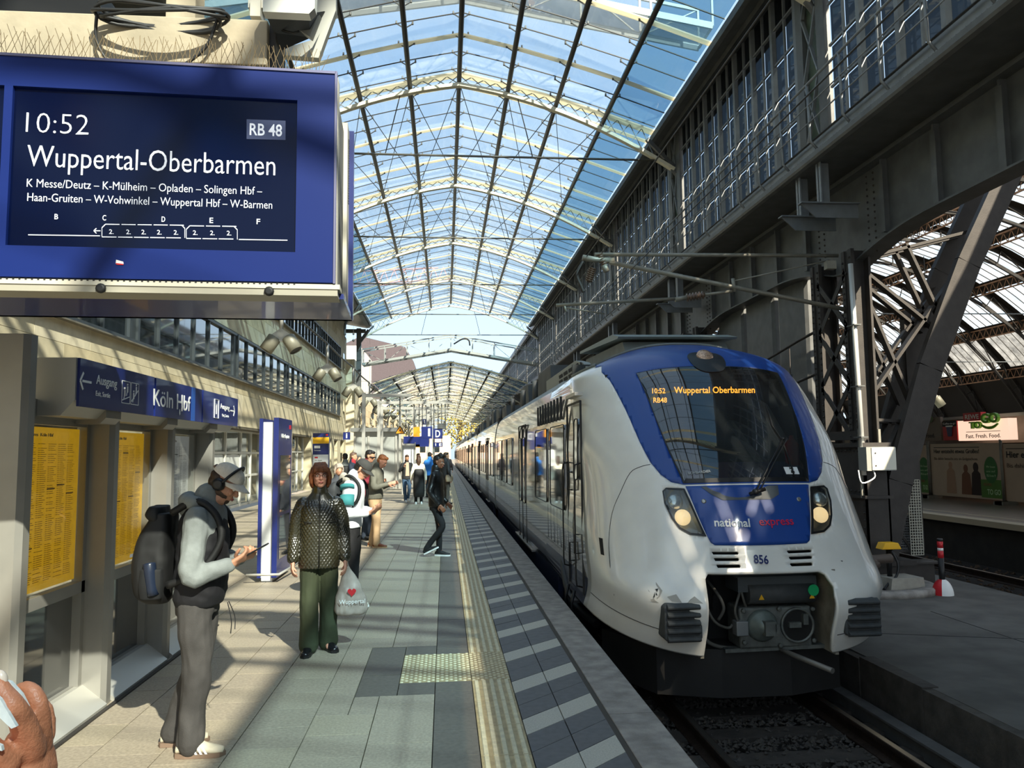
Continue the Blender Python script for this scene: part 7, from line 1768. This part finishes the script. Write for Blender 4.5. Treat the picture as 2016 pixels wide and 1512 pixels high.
b = MB(); b.grid(lambda u, v: P((.083-.006*v)*cos(pi+pi*u), -.085*sin(pi*u)*(1)-.072*v*sin(pi*u)**.6+.0, .050-.022*v-.020*cos(pi+pi*u)**2), 18, 5); o = b.build('visor', CAPM, cap); sd = o.modifiers.new('t', 'SOLIDIFY'); sd.thickness = .004
b = MB(); b.tube([P(x_, .11, z_) for x_, z_ in ((-.03, .06), (0, .07), (.03, .06))], .008, 6); b.build('strap', mat('strap_brown', '#6b5448', .7), cap)
HP = mat('headphone_black', '#151517', .45)
for sx in (-1, 1): b = MB(); b.lathe([(.02, .034), (.032, .030), (.040, .012), (.040, -.004), (.030, -.008)], P(sx*.078, .012, -.005), 20, 0, R3 @ Matrix.Rotation(sx*pi/2, 3, 'Y')); hp1 = b.build('ear_cup', HP, t, label='black headphone cup')
b = MB(); b.tube(cr([P(sx_*.112*cos(a_)*.92 if True else 0, -.005-.030*sin(a_), .02+.122*sin(a_)) for sx_, a_ in [(-1, 0), (-1, .5), (-1, 1.0), (-1, 1.45), (1, 1.45), (1, 1.0), (1, .5), (1, 0)]], 4), .0085, 8); b.build('headphone_band', HP, t)
B = Blob(); B.ell(P(0, -.012, -.03), (.0618*s, .0738*s, .0798*s), R3, 16); B.ell(P(0, -.052, -.082), (.0322*s, .0302*s, .0262*s), R3, 12)
bd = B.build('beard', hairm('beard_dark', '#4a3628'), t, .005, 0); Mi = M.inverted(); bm = bmesh.new(); bm.from_mesh(bd.data)
kill = []
for v in bm.verts:
    q = (Mi @ v.co)/s
    if q.z > -.036-.25*max(0, -.02-q.y)+.9*max(0, -.072-q.y)*0 or q.y > .03 or (q.y < -.066 and q.z > -.068): kill.append(v)
bmesh.ops.delete(bm, geom=kill, context='VERTS'); bm.to_mesh(bd.data); bm.free()
# stripes on the near shoe
for (f, fy) in (((-.11, .02, .088), 0.),):
    Rm = Matrix.Translation(g(f)); PP = lambda x_, y_, z_: Rm @ V((x_*s, y_*s, z_*s))
    for k in range(3): b = MB(); y_ = -.035-.028*k; b.add([PP(-.0475, y_, -.062), PP(-.0485, y_-.014, -.062), PP(-.038, y_+.016, -.018), PP(-.038, y_+.030, -.018)], [(0, 1, 2, 3)]); b.build('shoe_stripe', WHITE, t)
    b = MB()
    for k in range(5): y_ = -.035-.020*k; z_ = -.004-.009*k; b.tube([PP(-.03, y_, z_-.012), PP(0, y_, z_+.012), PP(.03, y_, z_-.012)], .004, 5)
    b.build('laces', mat('lace_grey', '#6f6f70', .8), t)
b = MB(); b.tube(cr([g((-.03, -.15, .87)), g((-.03, -.175, .76)), g((-.02, -.17, .68))], 4), .003, 5); b.tube(cr([g((.0, -.15, .87)), g((.01, -.185, .78)), g((.0, -.19, .70))], 4), .003, 5); b.build('drawstring', BLACK, t)
RZ1 = Matrix.Translation((px0, py0, 0)) @ Matrix.Rotation(radians(92), 4, 'Z')
def carried(name, lab, cat, M_): o = bpy.data.objects.new(name, None); COL.objects.link(o); o.matrix_world = M_; return tag(o, lab, cat)
ph = carried('phone', 'dark smartphone held by the man with the headphones', 'phone', RZ1)
b = MB(); cM = Matrix.Translation(g((-.085, -.325, 1.185))) @ Matrix.Rotation(radians(-28), 4, 'X')
b.box((0, 0, 0), (.075, .155, .009), 0, 0, None); b.v = [tuple(cM @ V(v)) for v in b.v]; bevel(b.build('case', BLACK, ph), .004)
b = MB(); b.box((0, 0, .005), (.068, .145, .001)); b.v = [tuple(cM @ V(v)) for v in b.v]; b.build('screen', mat('phone_screen', '#1b2027', .05, coat=1), ph)
BPM = mat('backpack_black', '#0d0d0e', .65, var=.15, scale=12)
bp = carried('backpack', 'black roll-top backpack on the back of the man with the headphones', 'backpack', RZ1)
B = Blob(); B.loft([(0, .26*s, .88*s, .10, .06), (0, .28*s, .94*s, .145, .10), (0, .285*s, 1.10*s, .155, .115), (0, .275*s, 1.26*s, .145, .10), (0, .25*s, 1.36*s, .13, .075), (0, .235*s, 1.42*s, .12, .055)], 20, 4, 3.4); B.build('bag', BPM, bp, .01, 2, .005, 9)
B = Blob(); B.loft([(0, .26*s, 1.37*s, .125, .045), (0, .28*s, 1.41*s, .135, .055), (0, .27*s, 1.46*s, .12, .040)], 16, 3, 3); B.build('roll_top', BPM, bp, .009, 2, .004, 14)
b = MB(); b.tube(cr([(-.165, .24*s, .95*s), (-.168, .26*s, 1.08*s), (-.160, .27*s, 1.13*s)], 3), [.036]*7, 12); b.build('bottle', mat('bottle_navy', '#1b2436', .3), bp)
B = Blob(); B.loft([(-.145, .26*s, .92*s, .035, .06), (-.150, .26*s, 1.0*s, .045, .07), (-.145, .26*s, 1.10*s, .042, .065)], 12, 3, 2.5); B.build('side_pocket', mat('pocket_black', '#111214', .8), bp, .008, 2)
for sx in (-1, 1): b = MB(); P_s = cr([g((sx*.10, .17, 1.42)), g((sx*.125, .02, 1.49)), g((sx*.135, -.10, 1.40)), g((sx*.15, -.13, 1.25)), g((sx*.18, -.02, 1.08)), g((sx*.15, .17, 1.0))], 5); b.tube(P_s, .022, 8); b.build('shoulder_strap', BPM, bp)
b = MB(); b.add([(-.10, .402*s, 1.16*s), (-.04, .402*s, 1.16*s), (-.04, .402*s, 1.18*s), (-.10, .402*s, 1.18*s)], [(0, 1, 2, 3)]); b.build('logo_strip', mat('grey_print2', '#8d9094', .6), bp)
# 2. woman in the quilted jacket
def quilted():
    m = bpy.data.materials.new('quilted_olive'); m.use_nodes = True; t_ = m.node_tree; b_ = t_.nodes['Principled BSDF']; b_.inputs['Base Color'].default_value = hexc('#2c2a1b'); b_.inputs['Roughness'].default_value = .30; b_.inputs['Specular IOR Level'].default_value = .9; b_.inputs['Coat Weight'].default_value = .5; b_.inputs['Coat Roughness'].default_value = .2
    return m
QM = quilted(); TRG = mat('trousers_green', '#38402b', .85, var=.1, scale=8, bump=.1, bscale=120)
wx, wy, wr = -1.13, 7.15, radians(9)
t, M, s, g = person('auburn-haired woman with glasses in a shiny quilted olive jacket and wide green trousers', wx, wy, wr, 1.66, SKINR, top=None, legs=TRG, shoes=mat('shoe_black', '#17161a', .25), hair=hairm('hair_auburn', '#8a4f2a'),
    hairstyle='bob', vox=.009, detail=True, arms=(((-.222, .03, 1.10), (-.24, -.03, .86)), ((.222, .02, 1.10), (.24, -.05, .86))), hd=((0, -.02, 1.635), radians(-6), radians(6)), feet=(((-.085, -.02, .085), radians(-12)), ((.09, .10, .085), radians(22))), flare=1.2, pose=dict(hip=(0, .02, .92)), fitted=1.05)
J = Blob()
J.loft([(0, .01*s, .79*s, .185*s, .140*s), (0, .01*s, .88*s, .190*s, .145*s), (0, 0, 1.05*s, .176*s, .138*s), (0, 0, 1.22*s, .176*s, .135*s), (0, 0, 1.34*s, .175*s, .120*s), (0, .01*s, 1.42*s, .135*s, .095*s), (0, .01*s, 1.49*s, .08*s, .078*s)], 24, 4)
for sx, e, w_ in ((-1, (-.222, .03, 1.10), (-.24, -.03, .86)), (1, (.222, .02, 1.10), (.24, -.05, .86))): J.smooth([g((sx*.150, .01, 1.385)), g((sx*.198, .02, 1.26)), g(e), g((V(e)+V(w_))/2), g(V(e)*.08+V(w_)*.92)], [.066*s, .066*s, .060*s, .056*s, .052*s])
J.tube([g((0, .01, 1.45)), g((0, .0, 1.535))], [.085*s, .075*s], 14)
o = J.build('jacket', QM, t, .0062, 2, .003, 8)
def quilt(c):                                          # diamond quilting, pushed out between the stitch lines
    x, y, z = c; ang = atan2(y, x if abs(x) < .165 else x-(.22 if x > 0 else -.22)); a_ = (ang*.20 if abs(x) < .165 else ang*.09); q1 = (a_+z)/.045; q2 = (a_-z)/.045
    return 0 if z > 1.42*s else (.009*abs(sin(pi*q1))**.5*abs(sin(pi*q2))**.5-.003)
push(o.data, quilt)
b = MB(); b.tube([g((0, -.155, .80)), g((0, -.152, 1.0)), g((0, -.143, 1.25)), g((0, -.128, 1.38)), g((0, -.09, 1.49))], .005, 6); b.build('zip_placket', mat('zip_dark', '#22211b', .5), t)
for sx in (-1, 1): b = MB(); b.tube([g((sx*.07, -.142, 1.22)), g((sx*.145, -.118, 1.22))], .006, 6); b.build('pocket_edge', mat('zip_dark', '#22211b'), t)
b = MB(); P = lambda x_, y_, z_: M @ V((x_*s, y_*s, z_*s))
for sx in (-1, 1): b.tube([P(sx*.032+.023*cos(a), -.096, .002+.017*sin(a)) for a in np.linspace(0, 2*pi, 18)[:-1]], .0016, 5, closed=True); b.tube([P(sx*.055, -.094, .006), P(sx*.078, -.04, .008), P(sx*.082, .01, .006)], .0016, 5)
b.tube([P(-.009, -.097, .004), P(.009, -.097, .004)], .0016, 5); b.build('glasses', mat('glasses_brown', '#3c2420', .3), t)
WM = Matrix.Translation((wx, wy, 0)) @ Matrix.Rotation(wr, 4, 'Z')
bag = carried('carrier_bag', 'beige plastic carrier bag with a red heart, held by the quilted-jacket woman', 'bag', WM)
BG = mat('bag_plastic', '#a89c92', .35, var=.15, scale=14)
B = Blob(); B.loft([(0.295*s, -.03, .34*s, .115, .055), (0.300*s, -.03, .38*s, .145, .075), (0.295*s, -.03, .50*s, .135, .07), (0.285*s, -.03, .62*s, .095, .045), (0.270*s, -.04, .72*s, .05, .025), (0.260*s, -.045, .79*s, .016, .012)], 20, 4, 2.5); o = B.build('bag', BG, bag, .008, 2, .010, 14, (1, 1, .5))
b = MB(); hp2 = []
for a in np.linspace(0, 2*pi, 30)[:-1]: hp2.append((16*sin(a)**3/17*.040, (13*cos(a)-5*cos(2*a)-2*cos(3*a)-cos(4*a))/17*.042))
b.add([(.30*s+x_, -.118, .56*s+z_) for x_, z_ in hp2], [tuple(range(len(hp2)))]); b.build('red_heart', RED, bag)
me = text_mesh('Wuppertal', .055, .001, .0, .95); me.materials.clear(); me.materials.append(WHITE); inst('lettering', me, bag, (.185*s, -.126, .455*s), FACE_CAM)
for dx in (-.01, .01): b = MB(); b.tube(cr([(.265*s+dx*3, -.04, .72*s), (.255*s+dx, -.045, .80*s), (.25*s+dx, -.05, .84*s)], 4), .006, 6); b.build('handle', BG, bag)
# 3. man in white and teal hoodie
WH = mat('hoodie_white', '#dfe3e8', .85, var=.05, scale=20); BT = mat('trousers_black', '#17171a', .85, var=.15, scale=8); TEAL = mat('hoodie_teal', '#3f8f93', .85)
hx, hy, hr = -1.09, 9.3, radians(80)
t, M, s, g = person('man in a white and teal hoodie, dark cap and black trousers behind the woman', hx, hy, hr, 1.74, SKIN, top=WH, legs=BT, shoes=mat('trainer_white', '#e3ddcb', .6), hair=hairm('hair_black', '#1f1a18'), hairstyle='undercap', vox=.011, detail=True,
    arms=(((-.225, .0, 1.09), (-.12, -.22, 1.07)), ((.225, -.0, 1.09), (.08, -.24, 1.08))), hd=((0, -.12, 1.58), radians(38), 0), pose=dict(hip=(0, .03, .92), chest=(0, -.01, 1.30), hands=(((.2, -.6, .3), (.4, -.1, .7), .8, -1), ((-.4, -.6, .3), (-.2, -.1, .8), .8, 1))), feet=(((-.10, -.04, .088), 0.), ((.11, .05, .088), .2)), sole=WHITE, jacket_len=.90, fitted=1.15, build=1.05, sleeve=1.15)
P = lambda x_, y_, z_: M @ V((x_*s, y_*s, z_*s))
CG = mat('cap_grey', '#3f3f3d', .85, var=.1, scale=40)
b = MB(); b.grid(lambda u, v: P(.086*cos(v*pi/2)**.7*cos(2*pi*u), .010+.104*cos(v*pi/2)**.7*sin(2*pi*u), .038+.085*sin(v*pi/2)), 28, 8); cap = b.build('cap', CG, t)
b = MB(); b.grid(lambda u, v: P((.083-.006*v)*cos(pi+pi*u), -.085*sin(pi*u)-.075*v*sin(pi*u)**.6, .042-.022*v-.018*cos(pi+pi*u)**2), 16, 4); o = b.build('visor', CG, cap); sd = o.modifiers.new('t', 'SOLIDIFY'); sd.thickness = .004
B = Blob()
for k in range(9): a = pi*(.05+.9*k/8); B.ell(g((cos(a)*.10, .02+sin(a)*.09, 1.475)), (.05*s, .05*s, .05*s))
B.ell(g((0, .11, 1.46)), (.10*s, .055*s, .09*s)); B.build('hood', mat('hood_sand', '#b5ad9f', .85), t, .011, 3, .006, 12)
def sleeve_patch(pts, r, name, m): b = MB(); b.tube([g(p) for p in pts], [x_*s for x_ in r], 16, cap=True); return b.build(name, m, t)
sleeve_patch([(-.215, .0, 1.29), (-.24, -.01, 1.17)], [.083, .077], 'teal_panel', TEAL); sleeve_patch([(-.18, .01, 1.40), (-.195, .005, 1.36)], [.084, .085], 'teal_band', TEAL)
bk = carried('backpack', 'dark backpack worn by the man in the white and teal hoodie', 'backpack', Matrix.Translation((hx, hy, 0)) @ Matrix.Rotation(hr, 4, 'Z'))
B = Blob(); B.loft([(0, .22, .98, .11, .06), (0, .23, 1.06, .14, .09), (0, .23, 1.25, .14, .09), (0, .21, 1.38, .12, .06), (0, .19, 1.43, .08, .03)], 18, 3, 3); B.build('bag', mat('backpack_grey', '#35383b', .7), bk, .012, 2, .005, 10)
for sx in (-1, 1): b = MB(); b.tube(cr([(sx*.10, .15, 1.42), (sx*.13, .0, 1.50), (sx*.14, -.12, 1.38), (sx*.19, -.1, 1.2), (sx*.18, .12, 1.05)], 5), .02, 8); b.build('shoulder_strap', BPM, bk)
# 4. man in beige trousers
t, M, s, g = person('bearded man with red-blond hair in a grey-green jacket and beige trousers, reading his phone', -1.30, 14.95, radians(75), 1.76, SKINR, top=mat('jacket_grey_green', '#6e6c60', .8, var=.08), legs=mat('trousers_beige', '#c1a17c', .85, var=.08), shoes=mat('shoe_brown', '#7a4326', .4), hair=hairm('hair_red_blond', '#a8683c'), vox=.014,
    arms=(((-.25, -.04, 1.12), (-.13, -.27, 1.18)), ((.25, -.03, 1.12), (.08, -.28, 1.18))), hd=((0, -.11, 1.60), radians(32), radians(-10)), pose=dict(hip=(0, .03, .92)), feet=(((-.10, -.05, .085), 0.), ((.10, .12, .085), .2)), sole=mat('sole_tan', '#c6a57f', .7), jacket_len=.90, fitted=1.1)
face_bits(t, M, s)
# 5. dark haired man behind him, maroon sleeve
t, M, s, g = person('man with black hair, sunglasses and a maroon jumper behind the man in beige trousers', -1.62, 16.3, radians(70), 1.83, SKIN, top=mat('jumper_maroon', '#7d1f30', .8), legs=mat('jeans_dark', '#2c3543', .85), shoes=BLACK, hair=hairm('hair_black', '#1f1a18'), vox=.016, arms=(((-.24, -.05, 1.14), (-.12, -.28, 1.15)), ((.25, .0, 1.12), (.1, -.26, 1.15))), hd=((0, -.07, 1.63), radians(15), 0))
b = MB(); P = lambda x_, y_, z_: M @ V((x_*s, y_*s, z_*s)); b.tube([P(-.08, -.02, .005), P(-.055, -.088, .004), P(0, -.098, .006), P(.055, -.088, .004), P(.08, -.02, .005)], [.004, .015, .006, .015, .004], 8); b.build('sunglasses', BLACK, t)
# 6. man in a black leather jacket stepping
LEA = mat('leather_black', '#151517', .35, var=.2, scale=9, bump=.15, bscale=30); WSO = mat('sole_white', '#e9e9e6', .5)
t, M, s, g = person('man with black quiff in a black leather jacket and trousers, stepping near the tactile strip', -.15, 13.4, radians(78), 1.72, SKIND, top=LEA, legs=mat('trousers_black', '#17171a'), shoes=mat('sneaker_black', '#1c1c1e', .6), hair=hairm('hair_black', '#1f1a18'), hairstyle='short', vox=.011, detail=True,
    arms=(((-.25, .06, 1.12), (-.22, -.10, .90)), ((.24, .02, 1.1), (.2, -.14, .92))), hd=((0, -.05, 1.63), radians(8), radians(-14)), pose=dict(hip=(0, 0, .92), knees=((-.09, -.12, .52), (.09, -.03, .5)), fpitch=(-.45, 0)), feet=(((-.06, .16, .15), .0), ((.07, -.04, .088), -.1)), sole=WSO, jacket_len=.86, fitted=.86)
B = Blob(); R3 = M.to_3x3(); B.ell(M @ V((0, -.02, .115)), (.062, .075, .035), R3); B.build('quiff', hairm('hair_black', '#1f1a18'), t, .008, 2, .004, 50)
# 7-: people farther down
t, M, s, g = person('man in an open black jacket and blue jeans walking towards the camera', -1.40, 28.6, radians(12), 1.72, SKIN, top=mat('jacket_black_open', '#232427', .7), legs=mat('jeans_blue', '#3f5873', .85, var=.15), shoes=WHITE, hair=hairm('hair_brown', '#4a3324'), vox=.018, arms=(((-.27, -.02, 1.14), (-.14, -.22, 1.32)), ((.27, .03, 1.12), (.2, -.05, .95))), pose=dict(knees=((-.1, -.12, .5), (.1, .0, .5))), feet=(((-.06, -.12, .085), 0), ((.08, .22, .12), 0)), hd=((0, -.05, 1.62), radians(18), 0), sole=WHITE)
b = MB(); b.prism([(-.07, .95), (.07, .95), (.05, 1.45), (-.05, 1.45)], 1, -.150, -.13); b.build('shirt', mat('shirt_beige', '#c9ab93', .8), t)
t, M, s, g = person('person in a cream hoodie seen from behind, wearing a long black backpack', -.93, 27.4, radians(185), 1.68, SKIN, top=mat('hoodie_cream', '#e6dfcc', .85), legs=mat('trousers_black', '#17171a'), shoes=WHITE, hair=hairm('hair_brown', '#4a3324'), hairstyle='long', vox=.018, sole=WHITE)
bk = carried('backpack', 'long black backpack hanging low on the person in the cream hoodie', 'backpack', Matrix.Translation((-.93, 27.4, 0)) @ Matrix.Rotation(radians(185), 4, 'Z')); B = Blob(); B.loft([(0, .22, .25, .17, .08), (0, .24, .40, .20, .12), (0, .24, .80, .20, .12), (0, .22, 1.15, .17, .09), (0, .20, 1.22, .12, .05)], 16, 3, 3); B.build('bag', BPM, bk, .016, 2)
FOLK = [('man in a bright blue jacket seen from behind', -.62, 31.5, 190, 1.80, '#2f7fd6', '#20242c', 'hair_black', '#1f1a18'),
 ('man in a dark coat with a beige shoulder bag at the strip', .02, 27.0, 120, 1.78, '#232225', '#4b443d', 'hair_brown', '#4a3324'),
 ('dark-haired person just right of the blue jacket', -.20, 36, 200, 1.78, '#2c2b2e', '#23262e', 'hair_black', '#1f1a18'),
 ('person in dark clothes farther down near the tactile strip', .12, 41, 170, 1.75, '#3a2a2a', '#1f2226', 'hair_brown', '#4a3324'),
 ('far person in a grey top by the blue display', -.75, 44, 20, 1.74, '#6b6f75', '#2b2b30', 'hair_black', '#1f1a18'),
 ('far person left of the white timetable case', -1.35, 39, 60, 1.76, '#2a2d33', '#2b2b30', 'hair_black', '#1f1a18'),
 ('man in a navy coat and red scarf drinking by the pillars', -2.62, 22.3, 78, 1.80, '#20283a', '#1f2329', 'hair_grey_brown', '#6d5648'),
 ('person with black hair and a rucksack left of the navy coat', -2.98, 23.5, 200, 1.78, '#7b7f7c', '#2a2b2e', 'hair_black', '#1f1a18'),
 ('grey-haired woman mostly hidden behind the quilted jacket', -1.93, 14.2, 30, 1.58, '#3a3d44', '#2a2b2e', 'hair_grey', '#b8a898')]
for i, (lab, x_, y_, rz, H_, c1_, c2_, hn, hc) in enumerate(FOLK):
    kw = {}
    if i == 6: kw = dict(arms=(((-.26, -.06, 1.16), (-.10, -.18, 1.50)), ((.25, .02, 1.12), (.24, -.05, .88))))
    if i == 5 or i == 4: kw = dict(arms=(((-.25, -.04, 1.12), (-.13, -.27, 1.18)), ((.25, .02, 1.12), (.26, -.03, .86))))
    t, M, s, g = person(lab, x_, y_, radians(rz), H_, SKIN, top=mat('coat'+c1_, c1_, .75), legs=mat('leg'+c2_, c2_, .8), shoes=BLACK, hair=hairm(hn, hc), vox=.02, hairstyle='bob' if i == 8 else 'short', **kw)
    if i == 6: B = Blob(); B.tube([g((0, .0, 1.45)), g((0, -.01, 1.53))], [.095, .085]); B.build('scarf', mat('scarf_red', '#a3242f', .8), t, .014, 2)
bk = carried('backpack', 'black rucksack on the black-haired person by the pillars', 'backpack', Matrix.Translation((-2.98, 23.5, 0)) @ Matrix.Rotation(radians(200), 4, 'Z')); B = Blob(); B.loft([(0, .2, .98, .12, .06), (0, .22, 1.1, .15, .09), (0, .21, 1.35, .14, .08), (0, .19, 1.42, .1, .04)], 14, 3, 3); B.build('bag', BPM, bk, .016, 2)
bg_ = carried('shoulder_bag', 'beige shoulder bag of the man in the dark coat', 'bag', Matrix.Translation((.02, 27, 0)) @ Matrix.Rotation(radians(120), 4, 'Z')); B = Blob(); B.loft([(-.24, 0, .78, .06, .12), (-.25, 0, .9, .07, .15), (-.24, 0, 1.02, .05, .12)], 14, 3, 3); B.build('bag', mat('bag_beige', '#a8937a', .7), bg_, .016, 2)

# ------------------------------------------------------------------ the hand at the lower left, close to the camera
HY = .60
def h_(px, py, dy=0.): return atY(px, py, HY+dy)
SKH = mat('skin_hand', '#d2805c', .42, var=.16, scale=60, bump=.15, bscale=500)
t = thing('person', 'hand of a person at the lower left edge, fingers curled round a folded white paper', 'person', h_(30, 1600))
def px2m(r): return r*HY/FPX
B = Blob()
def fing(pts, rs): B.smooth([h_(*p) for p in pts], [px2m(r) for r in rs], 12, 4)
fing([(-4, 1346, -.020), (10, 1368, -.020), (30, 1394, -.020), (42, 1414, -.014), (56, 1450, -.004), (62, 1475, .004)], [14, 17, 19, 21, 24, 28])
fing([(40, 1356, .012), (56, 1354, .008), (72, 1372, .006), (81, 1396, .006), (84, 1430, .010), (80, 1468, .014)], [9, 12, 15, 15.5, 17, 22])
fing([(84, 1384, .034), (95, 1394, .032), (100, 1418, .030), (98, 1450, .028)], [8, 9, 9.5, 12])
fing([(70, 1400, .048), (84, 1408, .048), (92, 1425, .046), (90, 1460, .040)], [7, 8, 9, 12])
fing([(-40, 1446, -.024), (-22, 1466, -.024), (-8, 1480, -.020), (14, 1500, -.012)], [14, 18, 20, 26])
B.smooth([h_(40, 1462, .010), h_(44, 1482, .012), h_(44, 1515, .012), h_(36, 1560, .012)], [px2m(26), px2m(42), px2m(52), px2m(52)], 14, 4)
B.smooth([h_(70, 1462, .016), h_(70, 1505, .018), h_(60, 1560, .018)], [px2m(26), px2m(38), px2m(40)], 12, 4)
B.smooth([h_(40, 1540, .012), h_(36, 1620, .0), h_(20, 1800, -.05), h_(-20, 2150, -.12)], [px2m(54), px2m(48), px2m(56), px2m(78)], 14, 4)
keep(B.build('hand', SKH, None,   .0018, 2, .0005, 110), t)
b = MB(); c = h_(-1, 1342, -.019); b.ball(c, .0062, 10, 0, (1, .6, 1.25)); kb(b, 'fingernail', mat('nail', '#f0cdb8', .25), t)
PAP = mat('paper_white', '#ece4de', .7, var=.12, scale=120)
for pts in ([(8, 1340), (22, 1344), (44, 1368), (57, 1394), (46, 1388)], [(-12, 1366), (2, 1378), (34, 1432), (24, 1436), (-10, 1404)], [(-14, 1462), (4, 1470), (6, 1480), (-14, 1476)]):
    b = MB(); n = len(pts); q = [h_(x_, y_, -.030 if pts[0][0] != 8 else -.004) for i, (x_, y_) in enumerate(pts)]; b.add(q+[v+V((0, .003, 0)) for v in q], [tuple(range(n)), tuple(range(2*n-1, n-1, -1))]+[(i, i+n, (i+1) % n+n, (i+1) % n) for i in range(n)])
    if pts[0][0] == 8: pap = thing('paper', 'folded white printed paper between the fingers at the lower left', 'paper', h_(10, 1400)); 
    kb(b, 'sheet', PAP, pap)
bpy.data.scenes.remove(TMP)
